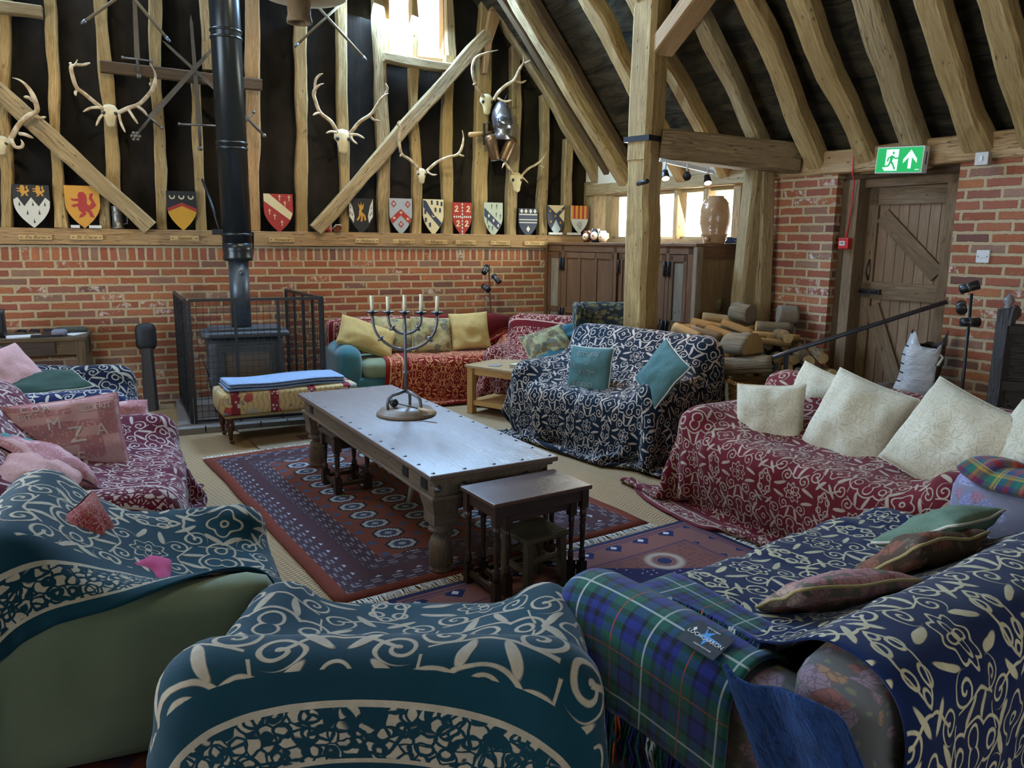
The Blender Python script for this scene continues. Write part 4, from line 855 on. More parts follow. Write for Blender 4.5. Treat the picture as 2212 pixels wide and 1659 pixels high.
m = MB(); m.add([(.44, 6.72, .012), (.56, 5.98, .012), (1.36, 6.12, .012), (1.26, 6.86, .012), (.44, 6.72, .002), (.56, 5.98, .002), (1.36, 6.12, .002), (1.26, 6.86, .002)], [(0, 1, 2, 3), (7, 6, 5, 4), (0, 4, 5, 1), (1, 5, 6, 2), (2, 6, 7, 3), (3, 7, 4, 0)], MATM)
m.add([(.86, 6.32, .0145), (.89, 6.18, .0145), (1.12, 6.22, .0145), (1.09, 6.37, .0145)], [(0, 1, 2, 3)], plain('mat_maroon', (.10, .03, .03), .9)); one(m, 'door_mat', 'plain brown mat with a maroon patch in front of the tapestry bench', 'mat')
m = MB(); m.add([(-.30, 7.85, .012), (-.22, 6.75, .012), (.03, 6.80, .012), (-.02, 7.9, .012), (-.30, 7.85, .002), (-.22, 6.75, .002), (.03, 6.80, .002), (-.02, 7.9, .002)], [(0, 1, 2, 3), (7, 6, 5, 4), (0, 4, 5, 1), (1, 5, 6, 2), (2, 6, 7, 3), (3, 7, 4, 0)], plain('coir_mat', (.26, .16, .06), .95, sc=90, bump=.5)); one(m, 'coir_mat', 'narrow golden coir mat left of the stove guard', 'mat')
# ---------------------------------------------------------------- dark furniture
TOPW = wood('jali_top', (.13, .080, .055), (.24, .155, .105), (.04, .02, .015), .40, .35, 1.2, .9, .25, False)
_n = TOPW.node_tree.nodes['Principled BSDF']; _n.inputs['Coat Weight'].default_value = .6; _n.inputs['Coat Roughness'].default_value = .42
JAL = wood('jali_side', (.16, .11, .07), (.28, .20, .13), (.04, .025, .015), .55, .5, 1.2, .4, .4)
DKW = wood('dark_turned_oak', (.035, .018, .010), (.075, .038, .02), (.01, .006, .004), .35, .4, 1.5, .5, .2, False)
DKT = wood('dark_polished_top', (.07, .03, .018), (.13, .06, .035), (.02, .01, .008), .28, .3, 1.4, .6, .15, False)
IRON = metal('forged_iron', (.16, .16, .17), .42); IRONB = metal('black_iron', (.035, .035, .038), .45, .5, .7); BLK = plain('black_paint', (.012, .012, .013), .4, bump=0)
def turned(m, x, y, z0, z1, r, mat, kind=0):
    h = z1 - z0
    P = [(1, 0), (1, .12), (.8, .14), (1.05, .17), (.8, .20), (.62, .24), (.85, .55), (.95, .68), (.7, .72), (1.08, .76), (.7, .80), (1, .84), (1, 1)] if kind == 0 else [(1.1, 0), (1.12, .05), (.95, .08), (1.1, .14), (1.06, .55), (.88, .68), (.55, .74), (1.15, .83), (1.1, .89), (.6, .94), (.9, 1)]
    m.lathe([(r * a, z0 + h * b) for a, b in P], (x, y, 0), mat, 14); return m
# low studded table
T = thing('coffee_table', 'long low dark wooden table with iron studs, its top shining blue', 'table', (1.262, 4.43, 0), math.radians(6.8))
bevel(MB().box((0, 0, .517), (.715, 2.25, .026), TOPW).build('tabletop', T), .006)
m = MB(); m.box((0, 0, .495), (.675, 2.21, .018), JAL); m.box((0, 0, .450), (.64, 2.17, .08), JAL); m.box((0, 0, .403), (.675, 2.21, .016), JAL); bevel(m.build('apron', T), .004)
for sx_ in (-1, 1):
    for sy in (-1, 1):
        x, y = sx_ * .255, sy * 1.02; m = MB(); m.beam((x, y, .40), (x, y, .315), .16, .16, JAL, w2=.12, h2=.12); m.box((x, y, .290), (.125, .125, .055), JAL); turned(m, x, y, .014, .265, .055, JAL, 1)
        for ax in (0, 1):     # curved brackets
            d = (-sx_, 0) if ax == 0 else (0, -sy); pts = [(0, 0), (.17, 0), (.13, -.025), (.09, -.035), (.07, -.075), (0, -.085)]
            m.poly(pts, ((x + d[0] * .05, y + d[1] * .05, .397), (*d, 0), (0, 0, 1), (d[1], -d[0], 0)), .02, JAL)
        m.build('leg', T)
st = MB(); st.lathe([(.0001, .006), (.006, .005), (.010, .002), (.011, 0)], (0, 0, 0), IRON, 10); st0 = None
for sy in [(-.325, -1.09 + i * .1677) for i in range(14)] + [(.325, -1.09 + i * .1677) for i in range(14)] + [(x, s_ * 1.09) for x in (-.16, 0, .16) for s_ in (-1, 1)]:
    if st0 is None: st0 = st.build('nail_stud', T); o = st0
    else: o = st0.copy(); C.objects.link(o); o.parent = T
    o.location = (sy[0], sy[1], .53)
for i, x in enumerate((-.30, -.16, .19, .30)):
    m = MB(); m.lathe([(.019, 0), (.017, .006), (.008, .012), (.006, .02), (.0001, .022)], (x, -1.085, .45), IRON, 12, (0, -1, 0)); m.build('iron_boss', T)
for y in (-.98, -.75, .90):
    m = MB(); m.box((-.323, y, .45), (.006, .07, .05), IRONB); m.build('iron_strap', T)
# candelabrum
K = thing('candelabrum', 'five branched forged iron candelabrum standing on the low table', 'candelabra', (1.302, 4.566, .53), math.radians(-23.8)); K.scale = (.93,) * 3
m = MB(); m.lathe([(.195, 0), (.20, .012), (.19, .024), (.178, .028), (.172, .042), (.0001, .044)], (0, 0, 0), wood('candle_base', (.22, .16, .11), (.34, .26, .19), (.08, .05, .03), .4, .4, 1.5, .5, .2, False), 36); m.build('base', K)
for k in range(3):
    a = 2 * PI * k / 3 + 3.6; P = [(.125, .044), (.13, .075), (.122, .115), (.095, .138), (.05, .148), (.0, .165)]; m = MB(); m.tube([(math.cos(a) * r, math.sin(a) * r, z) for r, z in P], [.010, .010, .011, .011, .011, .012], IRON, 8); m.build('foot', K)
m = MB(); m.tube([(0, 0, .15), (0, 0, .30), (0, 0, .57), (0, 0, .675)], [.013, .010, .012, .010], IRON, 8); m.lathe([(.012, 0), (.021, .006), (.021, .014), (.012, .02)], (0, 0, .275), IRON, 12); m.build('stem', K)
for R_, zb in ((.212, .44), (.108, .545)):
    for sg in (-1, 1):
        H = .66 - zb; P = [(sg * R_ * math.sin(t), 0, zb + H * (1 - math.cos(t)) ** 1.0 * .92) for t in [i * PI / 2 / 9 for i in range(10)]] + [(sg * R_, 0, .668)]
        m = MB(); m.tube(P, .0095, IRON, 8); q = Vector(P[5]); m.lathe([(.010, -.012), (.019, -.005), (.019, .005), (.010, .012)], q, IRON, 10, (sg * .7, 0, .7)); m.tube([q + Vector((-.018 * sg, 0, .016)), q + Vector((.018 * sg, 0, -.016))], .005, IRON, 6); m.build('arm', K)
CWAX = plain('candle_wax', (.80, .76, .55), .5, bump=0); 
for i, x in enumerate((-.212, -.108, 0, .108, .212)):
    m = MB(); m.lathe([(.008, -.01), (.012, .0), (.040, .010), (.042, .016), (.012, .012), (.013, .026), (.0125, .027)], (x, 0, .675), IRONB, 18); cup = m.build('drip_pan', K)
    ln = (.095, .09, .10, .105, .095)[i]; m = MB(); m.cyl((0, 0, 0), (.002 * (i - 2), .001, ln), .0125, CWAX, .011, 14); m.cyl((.002 * (i - 2), .001, ln), (.002 * (i - 2), 0, ln + .008), .0012, BLK, n=6)
    cp = Matrix.Translation((1.302, 4.566, .53)) @ Matrix.Rotation(math.radians(-23.8), 4, 'Z') @ Vector((x * .93, 0, .692 * .93))
    one(m, 'candle', 'cream candle ' + ('at the far left of the candelabrum', 'on the inner left arm of the candelabrum', 'in the middle of the candelabrum', 'on the inner right arm of the candelabrum', 'at the far right of the candelabrum')[i], 'candle', loc=cp)
m = MB(); a = on(851, 870, 2, .60); c_ = on(905, 883, 2, .588); e_ = on(941, 892, 2, .579)
MAL = thing('candle_snuffer', 'black ball headed stick with a pale wooden handle lying on the candelabrum base', 'snuffer', a)
m.ball((0, 0, 0), .028, BLK); m.build('ball_head', MAL); m = MB(); m.cyl((0, 0, 0), c_ - a, .0035, IRONB, n=8); m.build('rod', MAL); m = MB(); m.cyl(c_ - a, e_ - a, .009, plain('pale_handle', (.55, .40, .24), .6), .011, 12); m.build('handle', MAL)
# nest of tables
def legged(name, label, cat, loc, rz, w, d, h, top, mat, tmat, leg=.016, rail=.06, inset=.03, st=True, blk=.036):
    t = thing(name, label, cat, loc, rz); bevel(MB().box((0, 0, h - .01), (w, d, .02), tmat).build('tabletop' if cat == 'table' else 'seat', t), .005)
    m = MB(); x, y = w / 2 - inset, d / 2 - inset
    for s in (-1, 1): m.box((0, s * y, h - .02 - rail / 2), (w - 2 * inset, .014, rail), mat); m.box((s * x, 0, h - .02 - rail / 2), (.014, d - 2 * inset, rail), mat)
    bevel(m.build('apron', t), .003)
    for sx_ in (-1, 1):
        for sy in (-1, 1):
            m = MB(); m.box((sx_ * x, sy * y, .05), (blk, blk, .10), mat); m.box((sx_ * x, sy * y, h - .02 - .045), (blk, blk, .09), mat); turned(m, sx_ * x, sy * y, .10, h - .11, leg, mat); m.build('leg', t)
    if st:
        for s in (-1, 1): MB().box((s * x, 0, .055), (.018, 2 * y, .024), mat).build('stretcher', t)
        MB().box((0, y, .055), (2 * x, .018, .024), mat).build('stretcher', t)
        if st > 1: MB().box((0, -y, .055), (2 * x, .018, .024), mat).build('stretcher', t)
    return t
legged('nesting_table', 'largest dark turned-leg nesting table at the near end of the low table', 'table', (1.46, 3.115, .008), math.radians(9), .54, .31, .475, 0, DKW, DKT, st=1)
legged('nesting_table', 'smaller dark nesting table tucked under the largest one', 'table', (1.475, 3.13, .008), math.radians(9), .42, .27, .435, 0, DKW, DKT, leg=.014, st=1)
legged('joint_stool', 'dark joint stool with turned legs standing under the low table', 'stool', (.975, 4.86, .014), math.radians(8), .26, .30, .38, 0, DKW, DKW, leg=.019, st=2, blk=.046, rail=.07)
t = thing('low_stool', 'rough old wooden stool with a worn top under the nest of tables', 'stool', (1.475, 3.06, .006), math.radians(12)); RW = wood('rough_stool', (.10, .075, .04), (.17, .13, .075), (.03, .02, .012), .7, .6, 1.2)
bevel(MB().box((0, 0, .272), (.25, .23, .026), RW).build('seat', t), .01)
for sx_ in (-1, 1):
    for sy in (-1, 1): MB().beam((sx_ * .095, sy * .085, .26), (sx_ * .10, sy * .09, 0), .034, .034, RW, .004, 4).build('leg', t)
for sy in (-1, 1): MB().box((0, sy * .088, .17), (.2, .018, .025), RW).build('rail', t); MB().box((sy * .098, 0, .12), (.018, .18, .025), RW).build('rail', t)
t = thing('pale_stool', 'pale wooden stool mostly hidden under the low table, one leg showing', 'stool', (1.40, 4.42, .014)); PW = plain('pale_pine', (.62, .52, .36), .6)
MB().lathe([(.001, .30), (.13, .30), (.135, .29), (.13, .275), (.001, .275)], (0, 0, 0), PW, 24).build('seat', t)
for k in range(3): a = 2 * PI * k / 3 + 3.3; MB().cyl((math.cos(a) * .08, math.sin(a) * .08, .28), (math.cos(a) * .14, math.sin(a) * .14, 0), .017, PW, .014, 10).build('leg', t)
# oak side table
HON = wood('honey_oak', (.52, .27, .08), (.68, .40, .15), (.30, .15, .05), .5, .2, 1, .4, .15, False); t = thing('side_table', 'square honey coloured oak side table with a low shelf', 'table', (2.93, 6.56, 0), math.radians(29))
bevel(MB().box((0, 0, .452), (.68, .66, .026), wood('oak_top', (.42, .27, .13), (.54, .38, .20), (.25, .15, .07), .45, .2, 1, .5, .1, False)).build('tabletop', t), .005); m = MB()
for s in (-1, 1): m.box((0, s * .275, .405), (.52, .02, .07), HON); m.box((s * .275, 0, .405), (.02, .52, .07), HON)
m.build('apron', t)
for a in (-1, 1):
    for b_ in (-1, 1): bevel(MB().box((a * .285, b_ * .285, .22), (.065, .065, .44), HON).build('leg', t), .004)
m = MB(); m.box((0, 0, .115), (.56, .56, .018), HON)
for s in (-1, 1): m.box((0, s * .285, .105), (.50, .03, .045), HON); m.box((s * .285, 0, .105), (.03, .50, .045), HON)
m.build('shelf', t)
COAS = plain('coaster_cream', (.62, .55, .38), .5)
for k in range(5):
    p = on(1117, 792, 2, .475); one(MB().box((0, 0, 0), (.10, .10, .006), (COAS, plain('coaster_brown', (.20, .12, .06), .5))[k % 2]), 'coaster', 'square coaster in the stack on the oak side table', 'coaster', 'stacked coasters on the oak table', loc=(p.x, p.y, .468 + .007 * k), rot=(0, 0, .5 + .06 * (k % 3)))
p = on(1070, 788, 2, .475); one(MB().box((0, 0, 0), (.11, .09, .005), plain('slate', (.25, .24, .22), .6)), 'coaster', 'single grey coaster lying flat on the left of the oak side table', 'coaster', loc=(p.x, p.y, .4685), rot=(0, 0, .6))
# tapestry bench
tap = Mt('tapestry', .85, 0, .15); x, y, z = tap.xyz(tap.coords('Object')); v = tap.comb(x, z + y); x, y, z = tap.xyz(v); nz = tap.noise(v, 7, 3, out='Color'); vv = tap.n('ShaderNodeVectorMath', operation='MULTIPLY_ADD'); tap.L(nz, vv.inputs[0]); vv.inputs[1].default_value = (.10, .10, 0); tap.L(v, vv.inputs[2])
bl = tap.vor(vv.outputs[0], 8.5); cn = tap.n('ShaderNodeTexVoronoi'); tap.L(vv.outputs[0], cn.inputs['Vector']); cn.inputs['Scale'].default_value = 8.5; r_, g_, b_ = tap.xyz(cn.outputs['Color'])
c = tap.mix(((x * 150 + (y * 60).sin() * 1.2).sin() * .5 + .5).gt(.8) * .6, (.62, .47, .24), (.45, .27, .10)); lf = tap.vor(vv.outputs[0], 22); c = tap.mix(lf.lt(.26) * r_.gt(.3), c, (.20, .22, .20)); c = tap.mix(lf.lt(.12), c, (.60, .56, .50)); c = tap.mix(bl.lt(.40) * g_.gt(.40), c, tap.ramp(b_, (0, (.40, .05, .05)), (.5, (.52, .14, .10)), (.7, (.50, .46, .30)), (1, (.24, .28, .36)))); c = tap.mix(bl.lt(.09) * g_.gt(.4), c, (.72, .66, .50))
stp = ((x / .30).frac() - .5).abs().lt(.11); sc_ = tap.mix(tap.vor(v, 34).lt(.36), (.26, .035, .045), (.56, .54, .48)); c = tap.mix(stp, c, sc_); tap.col(c); tap.bump(tap.noise(v, 300, 1), .3, .002)
t = thing('upholstered_bench', 'long footstool in floral striped tapestry on turned castor legs before the stove', 'footstool', (.83, 6.52, 0), math.radians(6.4)); MAHOG = wood('mahogany', (.07, .016, .010), (.13, .035, .02), (.02, .006, .004), .25, .2, 1.5, .6, .1, False)
MB().rbox((0, 0, .325), (1.10, .46, .19), .035, tap.m, 8, puff=.006).build('cushioned_top', t); MB().box((0, 0, .225), (1.06, .42, .02), plain('brass_braid', (.40, .28, .10), .5)).build('braid', t)
for a in (-1, 1):
    for b_ in (-1, 1):
        m = MB(); m.lathe([(.012, .035), (.014, .05), (.018, .08), (.028, .13), (.036, .165), (.022, .18), (.034, .19), (.036, .21), (.03, .222)], (a * .49, b_ * .17, 0), MAHOG, 14); lg = m.build('leg', t); m = MB(); m.lathe([(.018, -.007), (.02, 0), (.018, .007)], (a * .49 + .01, b_ * .17, .02), plain('brass_castor', (.20, .13, .05), .3, .8), 12, (0, 1, 0)); m.cyl((a * .49, b_ * .17, .02), (a * .49, b_ * .17, .04), .006, MAHOG, n=6); m.build('castor', lg)
waf = Mt('waffle_blue', .95, 0, .1); v = waf.coords('UV'); x, y, z = waf.xyz(v); w_ = (x * 420).sin().mx((y * 420).sin()); waf.col(waf.mix(w_.step(-.2, .9), (.20, .28, .44), (.42, .53, .72))); waf.bump(w_, .7, .004)
lay = MB(); M_ = Matrix.Translation((.83, 6.52, 0)) @ Matrix.Rotation(math.radians(6.4), 4, 'Z')
for k in range(3):
    n_ = 26; vs = []; fs = []; us = []
    for i in range(n_ + 1):
        for j in range(9):
            x = (i / n_ - .5) * (.98 - .015 * k) - .02; y = (j / 8 - .5) * (.42 - .012 * k); zz = .430 + k * .019 + noise.noise(Vector((x * 3, y * 3, 1))) * .010 + .006 * math.sin(x * 9) + (.006 if k else 0); vs.append(M_ @ Vector((x + .01 * noise.noise(Vector((y * 5, k, 0))), y + .02 * math.sin(x * 3), zz)))
    for i in range(n_):
        for j in range(8): f = (i * 9 + j, (i + 1) * 9 + j, (i + 1) * 9 + j + 1, i * 9 + j + 1); fs.append(f); us.append([(a // 9 * .035 + k * .1, a % 9 * .045) for a in f])
    lay.add(vs, fs, waf.m, us, True)
b = one(lay, 'folded_blanket', 'folded pale blue waffle blanket on top of the tapestry bench', 'blanket'); s_ = b.modifiers.new('th', 'SOLIDIFY'); s_.thickness = .019; s_.offset = 0; soft(b, 1)
# stove, flue, hearth, guard
STV = plain('stove_iron', (.075, .08, .085), .55, .4, .4, var=.2); t = thing('wood_stove', 'grey cast iron wood stove behind the mesh guard', 'stove', (.60, 7.50, .05))
m = MB(); m.rbox((0, 0, .42), (.66, .44, .50), .03, STV, 6); m.build('body', t); m = MB(); m.rbox((0, 0, .70), (.76, .52, .06), .025, STV, 6); m.box((0, 0, .735), (.62, .4, .03), STV); m.build('top_plate', t)
for a in (-1, 1):
    for b_ in (-1, 1): MB().cyl((a * .27, b_ * .16, 0), (a * .27, b_ * .16, .18), .03, STV, .04, 10).build('leg', t)
m = MB(); o = .0
for lo, hi in (((-.24, -.25, .20), (.24, -.215, .25)), ((-.24, -.25, .55), (.24, -.215, .61)), ((-.24, -.25, .25), (-.19, -.215, .55)), ((.19, -.25, .25), (.24, -.215, .55))): slab(lo, hi, STV, m)
dr = bevel(m.build('door', t), .008); slab((-.19, -.238, .25), (.19, -.23, .55), plain('sooty_glass', (.12, .09, .06), .25, 0, .6)).build('door_glass', dr)
FLU = plain('flue_black', (.028, .034, .036), .28, .5, .6, bump=0); FLG = plain('flue_grey', (.09, .11, .13), .4, .6)
t = thing('flue_pipe', 'tall black twin-wall flue pipe rising from the stove', 'flue', (.585, 7.52, 0)); MB().cyl((0, 0, .80), (0, 0, 1.46), .088, FLG, n=28).build('lower_pipe', t)
MB().lathe([(.088, 1.40), (.128, 1.405), (.132, 1.44), (.125, 1.47), (.132, 1.50), (.132, 1.56), (.10, 1.57)], (0, 0, 0), FLU, 28).build('collar', t); MB().cyl((0, 0, 1.55), (0, 0, 6.2), .128, FLU, n=32).build('upper_pipe', t)
for z in (bw(505, 310, .62).z, bw(505, 322, .62).z, bw(490, 68, .62).z, bw(490, 84, .62).z, 1.64): MB().lathe([(.128, -.012), (.136, -.008), (.136, .008), (.128, .012)], (0, 0, z), FLU, 28).build('seam_band', t)
m = MB(); m.box((-.13, -.02, 1.66), (.16, .05, .05), IRONB); m.tube([(-.14, 0, 1.66), (-.2, .2, 1.95), (-.24, .55, 2.15)], .012, IRONB, 6); m.tube([(.14, 0, 1.66), (.16, .3, 1.5), (.18, .55, 1.45)], .01, IRONB, 6); m.build('wall_bracket', t); MB().lathe([(.0001, .012), (.022, .010), (.026, 0)], (.02, -.088, 1.30), FLG, 14, (0, -1, 0)).build('round_badge', t)
m = MB(); slab((-.02, 6.82, 0), (1.30, 8.13, .045), plain('hearth_slab', (.14, .11, .085), .85), m); HB = plain('hearth_brick', (.22, .20, .18), .85, var=.3)
for k in range(6): slab((-.02 + k * .222, 6.74, 0), (.19 + k * .222, 6.83, .05), HB, m)
one(m, 'hearth', 'grey brick edged hearth under the wood stove', 'hearth')
t = thing('stove_guard', 'black steel mesh guard around the wood stove', 'guard', (0, 0, .045))
def gpanel(name, a, c_, z1, nbar, step=.052):
    a = Vector(a); c_ = Vector(c_); m = MB(); d = c_ - a; L = d.length; d.normalize(); B = .014
    for k in range(nbar + 1): p = a + d * (L * k / nbar); m.beam(p, p + Vector((0, 0, z1)), .026 if k in (0, nbar) else .022, .026 if k in (0, nbar) else .022, BLK)
    for z in (.02, z1): m.beam(a + Vector((0, 0, z)), c_ + Vector((0, 0, z)), .024, .024, BLK)
    f = m.build('frame', t); m = MB(); n_ = int(L / step)
    for k in range(1, n_): p = a + d * (L * k / n_); m.beam(p, p + Vector((0, 0, z1)), .0035, .0035, IRONB)
    for k in range(1, int(z1 / step)): z = z1 * k / int(z1 / step); m.beam(a + Vector((0, 0, z)), c_ + Vector((0, 0, z)), .0035, .0035, IRONB)
    m.build('wire_mesh', f, fix=False)
gpanel('front', (.13, 6.93, 0), (1.20, 6.90, 0), 1.05, 3); gpanel('left', (.10, 6.95, 0), (.03, 8.02, 0), 1.05, 3); gpanel('right', (1.22, 6.92, 0), (1.07, 8.10, 0), 1.05, 4)
t = thing('stove_poker', 'black poker leaning inside the mesh guard by the bench', 'poker', on(452, 815, 1, 6.98)); MB().tube([(0, 0, 0), (-.04, 0, .16)], .006, BLK, 6).build('shaft', t); MB().tube([(0, 0, 0), (.10, .02, -.5)], .006, BLK, 6).build('lower_shaft', t)
# desk corner
t = thing('desk', 'dark oak desk against the brick wall at the left edge', 'desk', (-1.15, 7.80, 0)); bevel(MB().box((0, 0, .745), (.92, .62, .03), OAKD).build('desktop', t), .005)
m = MB(); m.box((0, -.27, .67), (.86, .02, .12), OAKD); m.box((0, .27, .62), (.86, .02, .2), OAKD)
for s in (-1, 1): m.box((s * .42, 0, .65), (.02, .54, .16), OAKD)
m.build('apron', t); MB().box((-.08, -.285, .67), (.60, .012, .10), DKW).build('drawer', t)
for a in (-1, 1):
    for b_ in (-1, 1): MB().box((a * .41, b_ * .26, .37), (.07, .07, .73), OAKD).build('leg', t)
p = on(4, 715, 1, 7.68); one(MB().rbox((0, 0, 0), (.10, .12, .24), .01, BLK, 4), 'speaker_box', 'small black box standing on the desk at the left edge', 'speaker', loc=(p.x - .02, 7.68, .88))
def sheets(x, y, w, d, z, mat, rz, label, nm='papers', cat='papers', h=.006): one(MB().box((0, 0, 0), (w, d, h), mat), nm, label, cat, loc=(x, y, z), rot=(0, 0, rz))
WHT = plain('paper_white', (.66, .66, .64), .8, bump=0)
sheets(-1.17, 7.66, .26, .18, .765, WHT, .2, 'thin stack of white papers near the front of the desk', h=.01); sheets(-.80, 7.72, .12, .20, .764, WHT, -.4, 'white sheet hanging over the right end of the desk')
sheets(-1.00, 7.60, .22, .10, .770, BLK, .1, 'flat black case lying on the desk', 'flat_case', 'case', .018); one(MB().rbox((0, 0, 0), (.12, .09, .06), .025, plain('violet_grey_cloth', (.18, .17, .22), .8), 5), 'pouch', 'small violet grey pouch on the desk', 'pouch', loc=(-.90, 7.62, .79))
m = MB(); r_ = random.Random(5)
for k in range(4): m.tube([(-1.22 + .10 * k + .04 * math.sin(q * 1.1 + k), 7.90 + .05 * math.cos(q * 1.5 + k), .775 + .02 * abs(math.sin(q * .9 + k))) for q in range(12)], .006, BLK, 6)
one(m, 'cable_tangle', 'tangle of black cables at the back of the desk', 'cables'); m = MB(); m.rbox((0, 0, 0), (.26, .14, .045), .02, plain('dark_olive_cloth', (.05, .05, .035), .9), 6); one(m, 'folded_cloth', 'dark folded cloth on the right part of the desk', 'cloth', loc=(-.84, 7.86, .787))
t = thing('upright_case', 'tall narrow dark case with a rounded black padded top by the brick wall', 'case', (-.235, 7.86, 0)); m = MB(); m.beam((0, 0, 0), (0, 0, .60), .13, .20, plain('case_grey', (.04, .035, .035), .5), w2=.10, h2=.15, rnd=.4); m.build('body', t); MB().rbox((0, 0, .70), (.18, .13, .25), .06, plain('black_pad', (.012, .013, .016), .6), 7).build('padded_top', t)
# tartan blankets ---------------------------------------------------------------
def tartan(name, setts, size, cols, wob=.0):
    m = Mt(name, .95, 0, .1); v = m.coords('UV'); x, y, z = m.xyz(v); n1 = m.noise(v, 3, 2)
    def band(t): return (t / size + n1 * wob).frac()
    def ramp(t): return m.ramp(band(t), *[(p, cols[c]) for p, c in setts])
    a, b = ramp(x), ramp(y); tw = (((x + y) * 420.).frac() - .5).gt(0.); c = m.mix(tw * .4 + .3, a, b); lo, hi = [E(m, 0)], 0
    for r_ in [n for n in (m.nt.nodes) if n.type == 'VALTORGB']: r_.color_ramp.interpolation = 'CONSTANT'
    for t, p, w, k in ((x, .25, .0032, 'w'), (y, .25, .0032, 'w'), (x, .78, .0022, 'o'), (y, .78, .0022, 'o')):
        c = m.mix((band(t) - p).abs().lt(w / size * .9) * (tw * .5 + .5), c, cols[k])
    c = m.mix(m.noise(v, 300, 1) * .5, c, (.006, .008, .015)); m.col(c); m.bump(m.noise(v, 260, 2) + tw * .3, .6, .003); m.b.inputs['Sheen Weight'].default_value = .25; return m.m
TC = dict(g=(.012, .125, .085), b=(.020, .032, .26), k=(.008, .012, .022), w=(.62, .66, .62), o=(.52, .09, .03), n=(.012, .02, .09))
TAR = tartan('mackenzie_tartan', ((0, 'b'), (.09, 'k'), (.14, 'g'), (.36, 'k'), (.42, 'b'), (.50, 'k'), (.56, 'b'), (.64, 'g'), (.90, 'k'), (.94, 'b')), .25, TC)
P, tb = over_arm(S_[11], 1, 'tartan_blanket', 'green and navy tartan blanket with white lines and fringe over the near sofa arm', TAR, .92, .64, -.62, .42, hh=.026, seed=31, rot=-7, cat='blanket', thick=.012, steps=50)
P2, tb2 = over_arm(S_[11], 1, 'tartan_blanket', 'lower folded layer of the green and navy tartan blanket, its fringe hanging lower', TAR, .84, .62, -.58, .24, hh=.028, seed=32, rot=-6, cat='blanket', thick=.010, steps=50, lift=.002)
def fringe_on(o, P, M, mats, n, L, r0, edge='u'):
    m = MB(); rr = random.Random(r0); E_ = P[-1]; nv = len(E_)
    for k in range(n):
        t = (k + rr.uniform(.2, .8)) / n * (nv - 1); i = min(nv - 2, int(t)); f = t - i; a = M @ Vector(E_[i] * (1 - f) + E_[i + 1] * f); b_ = M @ Vector(P[-3][min(nv - 1, i)]); d = (a - b_).normalized(); d = (d * .6 + Vector((rr.uniform(-.25, .25), rr.uniform(-.25, .25), -1))).normalized(); l = L * rr.uniform(.75, 1.1)
        s = Vector((rr.uniform(-.014, .014), rr.uniform(-.014, .014), 0)); mat = mats[0 if rr.random() < .42 else 1] if abs((t * .026 / .25) % 1 - .25) > .05 else mats[2]
        if abs((t * .026 / .25) % 1 - .78) < .025: mat = mats[3]
        m.tube([a, a + d * l * .35 + s, a + d * l * .7 - s * .5 + Vector((0, 0, -.01)), a + d * l + Vector((0, 0, -.015))], [.0038, .0042, .0038, .002], mat, 5)
    f = m.build('fringe', o, fix=False); f['kind'] = 'stuff'
    return f
FM = [fabric('yarn_green', (.010, .07, .055)), fabric('yarn_navy', (.014, .022, .13)), fabric('yarn_white', (.60, .64, .62)), fabric('yarn_orange', (.55, .10, .03))]
fringe_on(tb, P, S_[11].M, FM, 150, .15, 1); fringe_on(tb2, P2, S_[11].M, FM, 150, .14, 2)
# woven label on the tartan blanket
i, j = 14, 5
def lab_frame():
    MM = S_[11].M; best = min(((i, j) for i in range(3, P2.shape[0] - 3) for j in range(5, P2.shape[1] - 5)), key=lambda ij: (lambda q: (q[0] - 1540) ** 2 + (q[1] - 1385) ** 2)(pix(MM @ Vector(P2[ij]))) + 9000 * (MM @ Vector(P2[ij]) - Vector((0, 0, CAM_H))).length); I_, J_ = best
    a = S_[11].M @ Vector(P2[I_, J_]); u = (S_[11].M @ Vector(P2[I_, J_ + 3])) - (S_[11].M @ Vector(P2[I_, J_ - 3])); v_ = (S_[11].M @ Vector(P2[I_ - 2, J_])) - (S_[11].M @ Vector(P2[I_ + 2, J_])); n_ = u.cross(v_).normalized()
    if n_.dot(Vector((0, 0, CAM_H)) - a) < 0: n_ = -n_
    return a + n_ * .009, u.normalized(), v_.normalized(), n_
LABF = lab_frame()
# ---------------------------------------------------------------- timber frame of the aisle
PX, PY = 3.84, 5.86
m = MB(); POST = OAK
m.beam((PX + .03, PY, 0), (PX, PY, 2.35), .25, .25, POST, .035, 30, up=(1, .35, 0), rnd=.32, seed=300, w2=.245, h2=.245); m.beam((PX, PY, 2.30), (PX + .02, PY, 3.72), .25, .25, POST, .012, 20, up=(1, .35, 0), rnd=.30, seed=301)
mp = one(m, 'timber_post', 'thick upright oak post standing behind the navy two-seat sofa', 'post')
m = MB(); z = on(1395, 296, 1, PY - .16).z; m.box((PX, PY, z), (.272, .272, .045), IRONB, Matrix.Rotation(.33, 3, 'Z')); m.build('iron_band', mp)
m = MB(); m.beam((PX + .05, PY - .10, 3.20), on(1545, -50, 1, PY - .8), .20, .14, OAKW, .005, 6, up=(0, 0, 1), rnd=.15, seed=303); trim(m, 'pale brace rising to the right from the main post')
TB = sw(1722, 362, .02); m = MB(); m.beam((PX + .12, PY - .03, 2.43), (TB.x, TB.y, 2.33), .24, .25, wood('brown_tie_oak', (.20, .125, .055), (.34, .23, .11), (.03, .02, .01), .8, .9, 1), .025, 14, rnd=.15, seed=305); one(m, 'tie_beam', 'dark oak tie beam from the main post to the wall plate', 'beam')
m = MB(); m.tube([(PX - .17, PY - .17, on(1365, 400, 1, PY).z), (PX - .20, PY - .35, on(1365, 398, 1, PY).z)], .02, IRONB, 8); m.build('iron_pin', mp)
